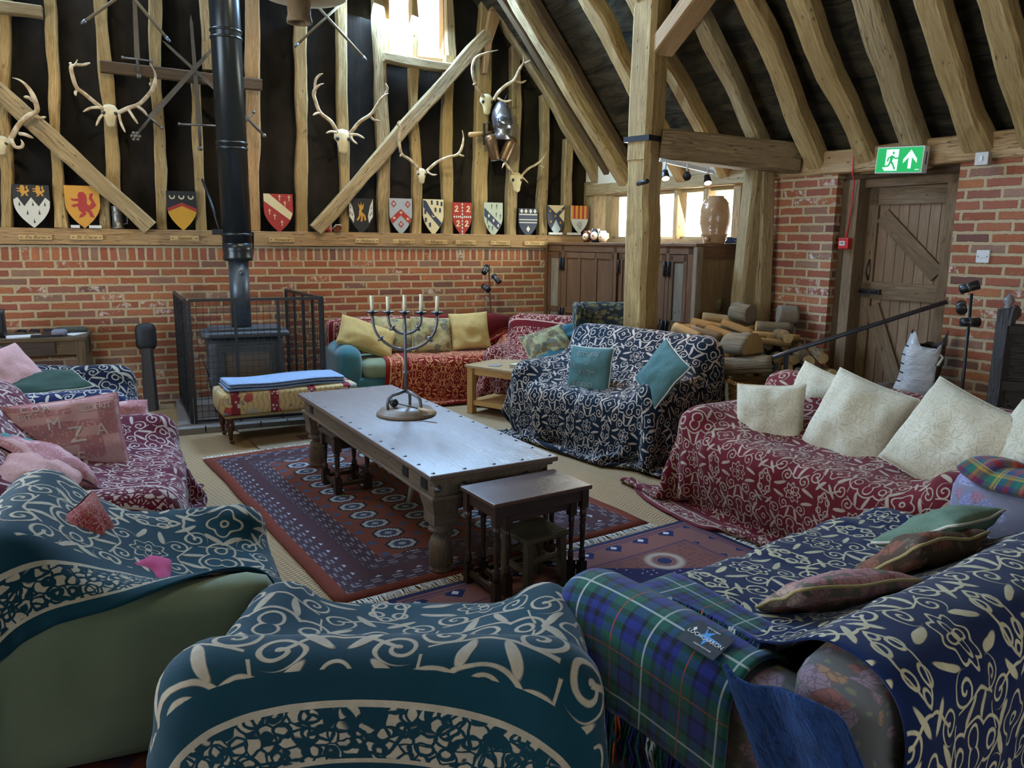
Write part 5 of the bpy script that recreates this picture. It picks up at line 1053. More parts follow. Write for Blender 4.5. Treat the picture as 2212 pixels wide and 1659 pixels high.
a = sw(1640, 385, .18); b_ = sw(1592, 700, .34); a2 = sw(1652, 372, .12); m = MB(); m.beam((b_.x, b_.y, 0), (a.x - .02, a.y, 2.26), .17, .20, OAKG, .03, 20, up=(1, 0, 0), rnd=.3, seed=310); one(m, 'timber_post', 'leaning pale oak wall post left of the brick pier', 'post')
a = sw(1660, 385, .12); m = MB(); m.beam((a.x + .0, a.y - .08, 0), (a.x - .04, a.y, 2.24), .12, .16, OAKG, .02, 16, up=(1, 0, 0), rnd=.3, seed=312); one(m, 'timber_post', 'darker narrow wall post squeezed against the brick pier', 'post')
# ---------------------------------------------------------------- wall frame helpers: local coords on the side wall (s, out, z); out<0 is into the room
def sP(px, py, off): p = sw(px, py, off) - SO; return p.dot(SD), p.z
class SThing:
    def __init__(s, name, label, cat): s.o = thing(name, label, cat); s.o.matrix_world = MS
    def part(s, mb, name, parent=None, bev=0):
        o = mb.build(name, parent or s.o)
        return bevel(o, bev) if bev else o
def sone(mb, name, label, cat, group=None): o = one(mb, name, label, cat, group); o.matrix_world = MS; return o
# cupboards
CB = wood('cupboard_oak', (.12, .052, .02), (.20, .095, .04), (.05, .02, .01), .55, .3, 1.1, .4, .2, False); CBG = wood('cupboard_grey', (.24, .18, .115), (.36, .28, .18), (.08, .05, .03), .7, .5, 1.1); CBP = wood('cupboard_end', (.22, .125, .05), (.33, .20, .09), (.08, .04, .02), .6, .2, .8, .4, .2, False)
F = .60; cup = SThing('cupboard', 'long dark oak cupboard with panelled doors under the strip windows', 'cupboard'); S = lambda px: sP(px, 600, F)[0]
s0, s1 = max(.02, S(1176)), S(1500)
m = MB(); slab((s0, -F + .03, 0), (s1, -.12, 1.57), CB, m); cup.part(m, 'carcass'); m = MB(); slab((s0 - .02, -F - .015, 1.57), (s1 + .02, -.06, 1.598), CB, m); cup.part(m, 'worktop', bev=.004)
m = MB()
for px in (1176, 1212, 1324, 1370, 1436, 1484): a = S(px); slab((a, -F, .02), (a + (.05 if px not in (1484,) else s1 - a), -F + .03, 1.57), CB, m)
slab((s0, -F, 1.50), (s1, -F + .03, 1.57), CB, m); slab((s0, -F, .02), (s1, -F + .03, .12), CB, m); cup.part(m, 'face_frame')
def door(px0, px1, cols, lower, mat, nm='door', handed=1):
    a, c = S(px0) + .052, S(px1) - .003; m = MB(); t = .022; w = .05; y = -F - .004
    for lo, hi in (((a, y, .13), (a + w, y + t, 1.49)), ((c - w, y, .13), (c, y + t, 1.49)), ((a, y, 1.43), (c, y + t, 1.49)), ((a, y, .82), (c, y + t, .88)), ((a, y, .13), (c, y + t, .20))): slab(lo, hi, CB, m)
    n = cols
    for k in range(1, n): x = a + (c - a) * k / n; slab((x - .02, y, .13), (x + .02, y + t, 1.49), CB, m)
    o = cup.part(m, nm, bev=.003)
    for k in range(n):
        x0, x1 = a + (c - a) * k / n, a + (c - a) * (k + 1) / n
        for z0, z1 in ((.88, 1.43), (.20, .82)): m = MB(); slab((x0, y + .012, z0), (x1, y + .02, z1), mat, m); m.build('panel', o)
    hx = a if handed > 0 else c
    for z in (1.36, .80): m = MB(); slab((hx - .022, y - .008, z - .07), (hx + .018, y + .001, z + .07), BLK, m); m.cyl((hx, y - .012, z - .07), (hx, y - .012, z + .07), .007, BLK, n=8); m.build('hinge', o)
door(1178, 1212, 1, 1, CBG, handed=-1); door(1212, 1324, 3, 1, CB); door(1330, 1370, 2, 1, CB, handed=1); door(1372, 1437, 2, 1, CB, handed=-1); door(1437, 1484, 1, 1, CBG, handed=1)
m = MB(); slab((s1 - .01, -F + .06, .0), (s1 + .012, -.08, 1.50), CBP, m); slab((s1 - .01, -F + .06, 1.46), (s1 + .02, -.08, 1.57), CB, m); cup.part(m, 'end_panel')
m = MB(); slab((s1 - .02, -F - .01, 0), (s1 + .03, -F + .07, 1.57), CBG, m); cup.part(m, 'corner_post', bev=.008)
# things on the cupboard
m = MB(); p = sw(1543, 500, .30); k = (p - Vector((0, 0, CAM_H))).dot(Vector((RC[0][2], RC[1][2], RC[2][2]))) / 1661; R_ = 34 * k; H_ = 100 * k; z0 = 1.60
mat = Mt('salt_glaze', .16, 0, .6); v = mat.coords('Object'); vo_ = mat.vor(v, 26); mat.col(mat.mix(mat.noise(v, 9, 4), (.30, .15, .07), (.42, .26, .14))); mat.bump(vo_.step(.1, .5), .3, .005)
m.lathe([(R_ * .62, 0), (R_ * .68, H_ * .04), (R_ * .70, H_ * .12), (R_ * .80, H_ * .17), (R_ * .84, H_ * .2), (R_ * .82, H_ * .22), (R_ * .97, H_ * .42), (R_, H_ * .55), (R_ * .97, H_ * .68), (R_ * .86, H_ * .82), (R_ * .66, H_ * .93), (R_ * .55, H_ * .955), (R_ * .50, H_ * .955), (R_ * .50, H_), (R_ * .36, H_), (R_ * .34, H_ * .96)], (0, 0, 0), mat.m, 40)
jar = one(m, 'stoneware_barrel', 'large glossy brown stoneware barrel jar in front of the strip windows', 'jar', loc=(p.x, p.y, z0)); m = MB(); m.cyl((0, 0, 0), (-.03, -.015, 0), .022, mat.m, n=12); o = m.build('tap_hole', jar); o.location = (-R_ * .72, -R_ * .3, H_ * .09)
m = MB(); p = sw(1582, 517, .16)
for q in range(5): m.tube([(math.cos(t) * (.07 - .006 * q), math.sin(t) * (.055 - .004 * q), .01 + .010 * q + .004 * math.sin(3 * t + q)) for t in [i * 2 * PI / 18 for i in range(18)]], .006, plain('blue_cable_plastic', (.03, .06, .17), .35, bump=0), 6, close=True)
one(m, 'cable_coil', 'coiled blue cable beside the stoneware barrel', 'cable', loc=(p.x, p.y, 1.60))
CHB = plain('glazed_brown', (.16, .045, .02), .2, 0, .6, bump=0); CHC = plain('glazed_cream', (.66, .55, .42), .25, 0, .6, bump=0); CHK = plain('glazed_black', (.02, .022, .03), .2, 0, .6, bump=0)
for i, (px, r1, mm, lb) in enumerate(((1268, .058, CHB, 'brown glazed jug with a cream face left of the china group'), (1287, .068, CHK, 'black and cream painted jug in the middle of the china group'), (1302, .058, CHC, 'cream and black painted jug at the right of the china group'))):
    p = sw(px, 505, .38 - .05 * i); t = thing('character_jug', lb, 'jug', (p.x, p.y, 1.60)); m = MB(); m.lathe([(r1 * .6, 0), (r1 * .9, r1 * .5), (r1, r1 * 1.0), (r1 * .85, r1 * 1.6), (r1 * .6, r1 * 2), (r1 * .62, r1 * 2.2), (r1 * .55, r1 * 2.15)], (0, 0, 0), mm, 18); m.build('body', t)
    m = MB(); m.ball((-r1 * .55, -r1 * .45, r1 * 1.05), r1 * .62, CHC, 10, (1, 1, 1.1)); m.ball((-r1 * .95, -r1 * .78, r1 * 1.05), r1 * .16, CHB, 8); m.build('face', t); m = MB(); m.tube([(r1 * .8, r1 * .2, r1 * .5), (r1 * 1.5, r1 * .3, r1 * .9), (r1 * 1.4, r1 * .3, r1 * 1.6), (r1 * .7, r1 * .2, r1 * 1.8)], r1 * .14, mm, 8); m.build('handle', t)
# track lights under the tie beam
a = on(1425, 345, 1, 5.62); b_ = on(1541, 372, 1, 5.52); TR = thing('track_light', 'white spotlight track with three black heads under the tie beam', 'light', (0, 0, 0)); WP = plain('white_plastic', (.62, .62, .60), .4, bump=0)
MB().beam(a, b_, .03, .03, WP).build('track', TR); LMP = bpy.data.materials.new('lamp_glow'); LMP.use_nodes = True; LMP.node_tree.nodes['Principled BSDF'].inputs['Emission Color'].default_value = (1, .62, .28, 1); LMP.node_tree.nodes['Principled BSDF'].inputs['Emission Strength'].default_value = 9
LOFF = plain('lamp_lens', (.40, .40, .34), .2, bump=0)
for px, py, on_ in ((1437, 376, 1), (1484, 378, 0), (1528, 386, 1)):
    h_ = on(px, py, 1, 5.52); m = MB(); d = (Vector((-.55, -.75, -.45)) if not on_ else Vector((-.2, -.5, -.85))).normalized(); m.tube([h_ + Vector((0, 0, .10)), h_ + Vector((0, 0, .03))], .008, WP, 8); m.lathe([(.0001, -.035), (.024, -.03), (.028, 0), (.036, .04), (.034, .045)], h_, BLK, 16, d); hd = m.build('lamp_head', TR)
    if on_: spot('track_spot', h_ + d * .06, h_ + d, 22, (1, .68, .38), 85, .6, .03); m = MB(); m.lathe([(.0001, .040), (.030, .041), (.031, .046)], h_, LMP if on_ else LOFF, 16, d); m.build('bulb', hd)
# ---------------------------------------------------------------- plank door in the recess
DW = wood('door_planks', (.27, .165, .09), (.36, .235, .14), (.09, .05, .03), .65, .25, .9, .35, .25, False); DWF = wood('door_frame', (.20, .125, .065), (.31, .21, .12), (.06, .035, .02), .7, .5, 1)
def sq(px, py, off=-.20): return sP(px, py, off)
a0, a1 = sq(1876, 500)[0], sq(2052, 500)[0]; zt = 2.06; dr = SThing('door_1', 'weathered oak plank door with crossed braces in the brick recess', 'door'); dr.o['kind'] = 'structure'; del dr.o['category']
n = 8
for k in range(n): m = MB(); x0 = a0 + (a1 - a0) * k / n; slab((x0 + .0015, .20, 0), (x0 + (a1 - a0) / n - .0015, .23, zt), DW, m); dr.part(m, 'plank', bev=.003)
m = MB(); y = .175; slab((a0, y, 1.92), (a1, .2, zt), DWF, m); slab((a0, y, 0), (a0 + .085, .2, zt), DWF, m); slab((a0, y, .0), (a1, .2, .14), DWF, m); zl = sq(1950, 632)[1]; slab((a0, y, zl - .065), (a1, .2, zl + .075), DWF, m); dr.part(m, 'ledge', bev=.004)
def dia(p0, p1): m = MB(); m.beam((p0[0], y + .012, p0[1]), (p1[0], y + .012, p1[1]), .13, .026, DWF, up=(0, -1, 0)); dr.part(m, 'diagonal_brace', bev=.003)
dia((a0 + .12, 1.84), (a1 - .05, zl + .15)); dia((a0 + .10, zl - .12), (a1 - .18, .24))
m = MB(); slab((sD0 - .0, .06, 0), (a0 - .09, .2, 2.12), OAKD, m); slab((a0 - .09, .02, 0), (a0, .22, 2.12), DWF, m); slab((a1, .10, 0), (sD1 + .01, .24, 2.12), DWF, m); slab((a0 - .02, .10, zt), (sD1 + .01, .24, 2.14), DWF, m); dr.part(m, 'frame')
hx, hz = sq(1877, 583, -.17); m = MB(); m.tube([(hx, .17, hz + .085), (hx, .165, hz + .07), (hx + .004, .135, hz + .03), (hx + .004, .13, hz), (hx + .004, .135, hz - .03), (hx, .165, hz - .07), (hx, .17, hz - .085)], .007, BLK, 8); dr.part(m, 'pull_handle')
hx, hz = sq(1882, 630, -.17); m = MB(); slab((hx - .085, .145, hz - .022), (hx + .085, .175, hz + .022), BLK, m); m.cyl((hx - .09, .14, hz), (hx + .07, .14, hz), .010, IRONB, n=10); m.cyl((hx + .03, .14, hz), (hx + .03, .11, hz), .007, IRONB, n=8); dr.part(m, 'slide_bolt')
# wall fittings ----------------------------------------------------------------------
RED = plain('alarm_red', (.55, .02, .02), .35, bump=0); x, z = sP(1822, 526, .03); t = SThing('fire_call_point', 'red fire alarm call point beside the plank door', 'alarm'); m = MB(); slab((x - .045, -.04, z - .045), (x + .045, .03, z + .045), RED, m); t.part(m, 'box', bev=.006); m = MB(); slab((x - .032, -.043, z - .016), (x + .02, -.039, z + .02), WP, m); g_ = t.part(m, 'white_panel')
text_obj('lettering', 'FIRE', .018, ((x - .006, -.044, z + .002), (1, 0, 0), (0, 0, 1), (0, -1, 0)), BLK, t.o); m = MB(); m.tube([(x, -.0, z + .05), (x + .0, .01, z + .12), (x + .03, -.01, z + .32), (x + .045, -.02, 2.10), (x + .05, -.06, 2.16), (x + .05, -.08, 2.40)], .006, RED, 8); sone(m, 'red_cable', 'red alarm cable running from the roof down to the call point', 'cable')
m = MB(); x, z = sP(2124, 343, .12); slab((x - .045, -.145, z - .045), (x + .045, -.09, z + .045), plain('metal_box', (.40, .37, .33), .4, .6), m); t = SThing('switch_box', 'grey metal switch box on the wall plate right of the exit sign', 'switch'); t.part(m, 'box', bev=.004); m = MB(); slab((x - .01, -.152, z - .016), (x + .01, -.145, z + .016), WP, m); t.part(m, 'rocker')
x, z = sP(2123, 554, .03); t = SThing('wall_plate', 'white blank wall plate on the bricks right of the door', 'switch'); m = MB(); slab((x - .045, -.034, z - .045), (x + .045, -.0, z + .045), WP, m); t.part(m, 'plate', bev=.004); m = MB(); slab((x - .028, -.036, z - .012), (x + .028, -.033, z - .009), plain('grey_line', (.3, .3, .3), .6, bump=0), m)
for s_ in (-1, 1): m.cyl((x + s_ * .03, -.034, z), (x + s_ * .03, -.037, z), .004, IRON, n=8)
t.part(m, 'screws')
# exit sign
x, z = sP(1947, 346, .16); ew, eh = .35, .175; t = SThing('exit_sign', 'green running man exit sign with an upward arrow above the plank door', 'sign'); SIGG = Mt('sign_green', .4); SIGG.b.inputs['Base Color'].default_value = (.0, .30, .06, 1); SIGG.b.inputs['Emission Color'].default_value = (.0, .50, .10, 1); SIGG.b.inputs['Emission Strength'].default_value = .45; SIGW = Mt('sign_white', .4); SIGW.b.inputs['Base Color'].default_value = (.8, .85, .8, 1); SIGW.b.inputs['Emission Color'].default_value = (.8, 1, .85, 1); SIGW.b.inputs['Emission Strength'].default_value = .45
RY = Matrix.Rotation(math.radians(3), 3, 'Y'); O_ = Vector((x, -.19, z)); X_ = RY @ Vector((1, 0, 0)); Z_ = RY @ Vector((0, 0, 1)); N_ = Vector((0, -1, 0))
m = MB(); m.box(O_ + Vector((0, .035, 0)), (ew + .02, .07, eh + .018), WP, RY); t.part(m, 'housing', bev=.006); m = MB(); m.box(O_ + Vector((ew / 2 + .011, .035, 0)), (.002, .012, .09), BLK, RY); t.part(m, 'side_slot'); m = MB(); m.box(O_ - Vector((0, .0005, 0)), (ew, .002, eh), SIGG.m, RY); t.part(m, 'green_panel')
def sg(pts, mat, nm, d=.0025): m = MB(); m.poly([(a * ew, b * eh) for a, b in pts], (O_ - Vector((0, .001, 0)), X_, Z_, N_), d, mat); t.part(m, nm)
sg([(-.30, -.44), (-.36, -.30), (-.30, -.28), (-.30, .44), (-.02, .44), (-.02, -.44)], SIGW.m, 'doorway_pictogram')
def limb(p, q, w): a = Vector((p[0] * 2, p[1])); b = Vector((q[0] * 2, q[1])); d = (b - a).normalized(); n_ = Vector((-d.y, d.x)) * w; return [((a + n_).x / 2, (a + n_).y), ((b + n_).x / 2, (b + n_).y), ((b - n_).x / 2, (b - n_).y), ((a - n_).x / 2, (a - n_).y)]
man = MB()
for p, q, w in (((-.15, .18), (-.18, -.04), .065), ((-.15, .16), (-.08, .06), .03), ((-.08, .06), (-.01, .08), .03), ((-.16, .16), (-.24, .08), .03), ((-.24, .08), (-.25, -.06), .03), ((-.18, -.04), (-.12, -.18), .04), ((-.12, -.18), (-.07, -.38), .035), ((-.18, -.05), (-.22, -.24), .04), ((-.22, -.24), (-.34, -.26), .035)): man.poly([(a * ew, b * eh) for a, b in limb(p, q, w)], (O_ - Vector((0, .003, 0)), X_, Z_, N_), .0015, SIGG.m)
man.poly([((-.135 + .022 * math.cos(t_)) * ew, (.29 + .06 * math.sin(t_)) * eh) for t_ in [i * PI / 6 for i in range(12)]], (O_ - Vector((0, .003, 0)), X_, Z_, N_), .0015, SIGG.m); t.part(man, 'running_man')
sg([(.25, .40), (.10, .02), (.10, -.14), (.215, .10), (.215, -.36), (.285, -.36), (.285, .10), (.40, -.14), (.40, .02)], SIGW.m, 'arrow_pictogram'); sg([(.38, -.42), (.47, -.42), (.47, -.39), (.38, -.39)], SIGW.m, 'small_print')
# handrail ---------------------------------------------------------------------------
RL = metal('rail_iron', (.10, .11, .13), .35); q0 = Vector((4.35, 4.55, 0)); zr = on(1690, 762, 1, 4.55).z; q1 = sw(2045, 652, .06); t = thing('handrail', 'grey iron handrail with a scrolled end sloping up past the plank door', 'handrail', (0, 0, 0)); d = (q1 - Vector((q0.x, q0.y, zr))).normalized()
scr = [Vector((q0.x, q0.y, zr)) - d * .12 + Vector((0, 0, -.005))]; c_ = scr[0] - Vector((0, 0, .065)) + d * .015
P = [Vector((q1.x, q1.y, q1.z)), Vector((q0.x, q0.y, zr)), scr[0]] + [c_ + d * (-.05 * math.sin(t_) * (1 - t_ / 9) * 1.1) + Vector((0, 0, .06 * math.cos(t_) * (1 - t_ / 9))) for t_ in [.3 + i * .45 for i in range(12)]]
m = MB(); m.tube(P, .017, RL, 8); m.build('rail', t); m = MB(); m.beam((q0.x, q0.y, 0), (q0.x, q0.y, zr), .035, .014, RL); m.build('post', t)
# floor lamps ------------------------------------------------------------------------
def flamp(label, base, top, heads, pm):
    t = thing('floor_lamp', label, 'lamp', base); b_ = Vector(base); m = MB(); m.lathe([(.12, 0), (.12, .015), (.02, .03)], (0, 0, 0), pm, 20); m.build('base', t); m = MB(); m.tube([(0, 0, .02), Vector(top) - b_], .010, pm, 8); m.build('pole', t)
    for h_, d in heads:
        h_ = Vector(h_) - b_; d = Vector(d).normalized(); m = MB(); m.lathe([(.0001, -.055), (.030, -.05), (.030, .0), (.0301, .012), (.033, .06), (.031, .062)], h_, BLK, 16, d); m.lathe([(.0305, -.01), (.0315, -.005), (.0305, .01)], h_, IRON, 16, d); k = m.build('lamp_head', t); m = MB(); m.lathe([(.0001, .056), (.029, .058), (.03, .061)], h_, LOFF, 14, d); m.build('bulb', k)
Y_ = 3.50; bp = on(2079, 868, 1, Y_); flamp('black floor lamp with three spot heads beside the plank door wall', (bp.x, Y_, 0), on(2099, 634, 1, Y_), ((on(2092, 621, 1, Y_ - .04), (.75, -.6, .35)), (on(2077, 663, 1, Y_ - .04), (-.6, -.5, -.25)), (on(2094, 696, 1, Y_ - .04), (.9, -.5, .0))), IRONB)
Y_ = 7.98; bp = on(1066, 690, 1, Y_); flamp('thin dark floor lamp with three spot heads behind the red sofa', (bp.x, Y_, 0), on(1056, 570, 1, Y_), ((on(1049, 582, 1, Y_ - .04), (-.5, -.5, -.6)), (on(1072, 602, 1, Y_ - .04), (.4, -.6, -.6)), (on(1049, 622, 1, Y_ - .04), (.2, -.8, -.3))), plain('bronze_pole', (.05, .025, .018), .4))
# carved settle ----------------------------------------------------------------------
CV = wood('carved_black_oak', (.030, .022, .018), (.065, .048, .036), (.008, .006, .005), .4, .5, 1.6, .5, .8); p0 = on(2152, 860, 1, 3.18); t = thing('carved_settle', 'blackened carved oak settle with a pointed finial at the right edge', 'settle', (p0.x, 3.18, 0)); zt_ = on(2165, 668, 1, 3.18).z
m = MB(); m.box((0, 0, zt_ / 2), (.075, .075, zt_), CV); m.poly([(-.045, -.10), (.05, -.04), (.045, .0), (0, .03), (-.03, .0)], ((0, -.04, zt_), (1, 0, 0), (0, 0, 1), (0, -1, 0)), .02, CV); m.build('post', t)
m = MB(); m.lathe([(.022, 0), (.028, .012), (.016, .02), (.034, .05), (.030, .065), (.0001, .10)], (.005, 0, zt_ + .0), plain('finial_grey', (.16, .15, .15), .3), 8); m.build('finial', t); E_ = sw(2420, 700, .16) - Vector((p0.x, 3.18, 0))
m = MB(); m.beam((.02, 0, zt_ * .46), (E_.x, E_.y, zt_ * .46), .04, zt_ * .88, CV, up=(0, 0, 1)); m.build('back_panel', t)
for z in (zt_ * .90, zt_ * .60, zt_ * .25): MB().beam((.0, -.02, z), (E_.x - .02, E_.y - .02, z), .05, .06, CV).build('back_rail', t)
# tub, sack, extinguisher ---------------------------------------------------------------
TUBM = Mt('clear_plastic', .25, 0, .5, (.75, .78, .82)); TUBM.b.inputs['Transmission Weight'].default_value = .75; TUBM.b.inputs['Alpha'].default_value = .55
Y_ = 3.95; c_ = on(1962, 848, 1, Y_); zt_ = .57; t = thing('plastic_tub', 'deep clear plastic tub below the plank door holding a sack', 'tub', (c_.x - .10, Y_ - .02, 0), -.12); m = MB(); w, d, th = .56, .36, .006
for lo, hi in (((-w / 2, -d / 2, 0), (w / 2, d / 2, th)), ((-w / 2, -d / 2, 0), (w / 2, -d / 2 + th, zt_)), ((-w / 2, d / 2 - th, 0), (w / 2, d / 2, zt_)), ((-w / 2, -d / 2, 0), (-w / 2 + th, d / 2, zt_)), ((w / 2 - th, -d / 2, 0), (w / 2, d / 2, zt_))): slab(lo, hi, TUBM.m, m)
m.build('body', t); m = MB()
for lo, hi in (((-w / 2 - .02, -d / 2 - .02, zt_ - .02), (w / 2 + .02, -d / 2 + .006, zt_)), ((-w / 2 - .02, d / 2 - .006, zt_ - .02), (w / 2 + .02, d / 2 + .02, zt_)), ((-w / 2 - .02, -d / 2, zt_ - .02), (-w / 2 + .006, d / 2, zt_)), ((w / 2 - .006, -d / 2, zt_ - .02), (w / 2 + .02, d / 2, zt_))): slab(lo, hi, TUBM.m, m)
m.build('rim', t)
sk = Mt('sack_print', .35, 0, .5); v = sk.coords('UV'); x, y, z = sk.xyz(v); n_ = sk.noise(v, 9, 3); lab = x.gt(.36); dk = sk.mix((n_ + (y * -1.6) + .55).step(.35, .62), (.42, .16, .03), (.025, .018, .015)); wh = sk.mix(((y * 9.).frac().lt(.16)) * (x.lt(.08)), (.56, .57, .60), (.03, .03, .03)); sk.col(sk.mix(lab, wh, dk)); sk.bump(sk.noise(v, 14, 4), .8, .02)
m = MB(); N = 36; K_ = 14; vs = []; fs = []; us = []
for k in range(K_ + 1):
    z = k / K_ * .60
    for i in range(N):
        a = 2 * PI * i / N; rx = .135 * (1 - .10 * (k / K_) ** 2) ; ry = .085 * (1 + .15 * math.sin(k / K_ * PI)); wv = 1 + noise.noise(Vector((math.cos(a) * 1.5, math.sin(a) * 1.5, z * 5))) * .22
        e = .8; cx = math.copysign(abs(math.cos(a)) ** e, math.cos(a)); cy = math.copysign(abs(math.sin(a)) ** e, math.sin(a)); vs.append((cx * rx * wv + .05 * z, cy * ry * wv, z + (.06 * math.sin(a * 2 + 1) + .03 * math.sin(5 * a) if k == K_ else 0)))
for k in range(K_):
    for i in range(N): j = (i + 1) % N; fs.append((k * N + i, k * N + j, (k + 1) * N + j, (k + 1) * N + i)); us.append([(((a % N if not (i == N - 1 and a % N == 0) else N) + 18) % 37 / 36, a // N / K_) for a in fs[-1]])
m.add(vs, fs, sk.m, us, True); o = one(m, 'paper_sack', 'tall open sack with a white side and a dark orange printed side in the tub', 'sack', loc=(c_.x + .0, Y_, .05 + .28), rot=(0, math.radians(6), math.radians(-55))); s_ = o.modifiers.new('th', 'SOLIDIFY'); s_.thickness = .004
m = MB(); m.tube([(.12, -.03, .52), (.15, -.09, .50), (.13, -.11, .44)], .010, plain('pale_cord', (.5, .46, .36), .8), 6); h_ = m.build('handle', o)
Y_ = 3.55; c_ = on(2115, 858, 1, Y_); t = thing('fire_extinguisher', 'red fire extinguisher low beside the floor lamp', 'extinguisher', (c_.x + .04, Y_, 0)); zz = .44; MB().lathe([(.07, 0), (.075, .02), (.075, .33), (.05, .38), (.02, .40), (.02, zz)], (0, 0, 0), RED, 20).build('cylinder', t); m = MB(); m.beam((-.01, 0, zz + .02), (.12, -.02, zz + .05), .02, .012, RED); m.beam((-.01, 0, zz), (.11, -.02, zz + .0), .02, .012, RED); m.build('lever', t); m = MB(); m.tube([(0, 0, zz), (-.07, -.02, zz + .04), (-.16, -.02, zz + .0), (-.2, -.02, zz - .15)], .011, BLK, 8); m.build('hose', t)
# wing chair behind the post -------------------------------------------------------------
wc = thing('wing_chair', 'dark floral wing chair behind the main post', 'armchair', (3.86, 6.42, 0), math.radians(-24)); m = MB(); m.rbox((0, .0, .25), (.60, .50, .36), .05, DARKF, 6); m.build('seat', wc); m = MB(); m.rbox((0, .24, .56), (.58, .12, .92), .05, DARKF, 8); m.build('backrest', wc)
for s in (-1, 1): MB().rbox((s * .30, .08, .86), (.07, .34, .32), .034, DARKF, 8).build('wing', wc); MB().rbox((s * .30, -.04, .38), (.09, .42, .42), .04, DARKF, 6).build('arm', wc)
for a in (-1, 1):
    for b_ in (-1, 1): MB().cyl((a * .24, b_ * .2, 0), (a * .24, b_ * .2, .1), .018, DKW, n=8).build('leg', wc)
# logs -----------------------------------------------------------------------------------
BRK1 = wood('bark_pale', (.36, .22, .09), (.52, .34, .15), (.12, .07, .03), .9, .8, .6); BRK2 = wood('bark_grey', (.15, .12, .075), (.26, .21, .14), (.05, .04, .02), .9, .9, .6); MOSS = wood('bark_mossy', (.15, .14, .05), (.30, .27, .10), (.04, .04, .02), .95, .9, .4); CUT = wood('cut_end', (.46, .29, .11), (.60, .42, .19), (.25, .15, .06), .8, .3, .5, bump=.2, knots=False); CUTG = wood('cut_grey', (.20, .15, .10), (.30, .24, .16), (.1, .06, .03), .8, .3, .5, bump=.2, knots=False)
def log(p0, p1, r, mat, cut, label, half=False, group=None, seed=0):
    p0 = Vector(p0); p1 = Vector(p1); c = (p0 + p1) / 2; a, b, d = fr(p1 - p0); L = (p1 - p0).length; n = 16; K = 6; vs = []; m = MB(); ts = [2 * PI * i / n for i in range(n)]
    for k in range(K + 1):
        for t in ts:
            rr = r * (1 + .10 * noise.noise(Vector((math.cos(t), math.sin(t), seed + k * .3))) + .04 * noise.noise(Vector((t * 3, k, seed)))); y = math.sin(t) * rr
            if half: y = max(y, -.12 * r)
            off = a * .06 * r * math.sin(k / K * 3 + seed)
            vs.append(p0 - c + d * (L * k / K) + a * math.cos(t) * rr + b * y + off)
    fs = []; us = []
    for k in range(K):
        for i in range(n): j = (i + 1) % n; fs.append((k * n + i, k * n + j, (k + 1) * n + j, (k + 1) * n + i)); us.append([(i * r * .4, k * L / K), ((i + 1) * r * .4, k * L / K), ((i + 1) * r * .4, (k + 1) * L / K), (i * r * .4, (k + 1) * L / K)])
    m.add(vs, fs, mat, us, True); o = len(m.v)
    for kk, s in ((0, -1), (K, 1)): ring = vs[kk * n:(kk + 1) * n]; m.add(ring, [tuple(range(n))[::s]], cut, [[(math.cos(t) * r, math.sin(t) * r) for t in ts][::s]])
    return one(m, 'log', label, 'log', group, loc=c)
VD = Vector((.40, .90, 0)); RT = Vector((.915, -.40, 0))
def LG(px, py, Y, hw, r, ang, mat, cut, label, half=False, tilt=0., yaw=0., group=None, seed=0):
    c = on(px, py, 1, Y); d = (RT * math.cos(yaw) + VD * math.sin(yaw)); d = Vector((d.x * math.cos(ang), d.y * math.cos(ang), math.sin(ang))); return log(c - d * hw, c + d * hw, r, mat, cut, label, half, group, seed)
LG(1532, 657, 5.9, .10, .09, .02, MOSS, CUTG, 'short mossy log chunk standing highest against the cupboard end', seed=1)
LG(1548, 694, 5.55, .13, .065, -.08, BRK1, CUT, 'pale round log lying on top left of the pile', yaw=-.3, seed=2)
LG(1530, 708, 5.4, .15, .06, -.15, BRK1, CUT, 'pale split log below the top left round one', True, yaw=-.5, seed=3)
LG(1482, 708, 5.5, .09, .035, .0, BRK1, CUT, 'small pale log peeping over the navy sofa back', yaw=-.4, seed=4)
LG(1604, 676, 5.35, .10, .082, -.05, BRK2, CUTG, 'thick grey log with its round end facing the room', yaw=-1.0, seed=5)
LG(1592, 712, 5.2, .14, .05, -.3, BRK1, CUT, 'pale slanting split log in the middle of the pile', True, yaw=-.5, seed=6)
LG(1601, 757, 4.85, .11, .145, .05, BRK2, CUT, 'huge half log with a pale sawn face at the front of the pile', True, yaw=-.9, seed=7)
LG(1701, 681, 5.15, .085, .085, .0, plain('smooth_grey_bark', (.19, .145, .10), .8, sc=12, var=.2), CUTG, 'large smooth grey round log at the top right of the pile', yaw=-.15, seed=8)
LG(1672, 709, 5.05, .15, .055, -.04, BRK2, CUT, 'grey log with a cut right end under the large round one', yaw=-.15, seed=9)
LG(1676, 727, 4.95, .19, .032, -.06, BRK1, CUT, 'long thin pale log across the middle right of the pile', yaw=-.1, seed=10)
LG(1660, 738, 4.9, .18, .028, -.10, BRK1, CUT, 'second thin pale log just below the long one', yaw=-.1, seed=11)
LG(1610, 800, 4.72, .20, .11, .12, BRK2, CUT, 'dark heavy log at the bottom left of the pile', True, yaw=-.3, seed=12)
r_ = random.Random(11); base = Vector((4.48, 5.05, 0)); gl = 'logs stacked below and behind the named ones in the log pile'
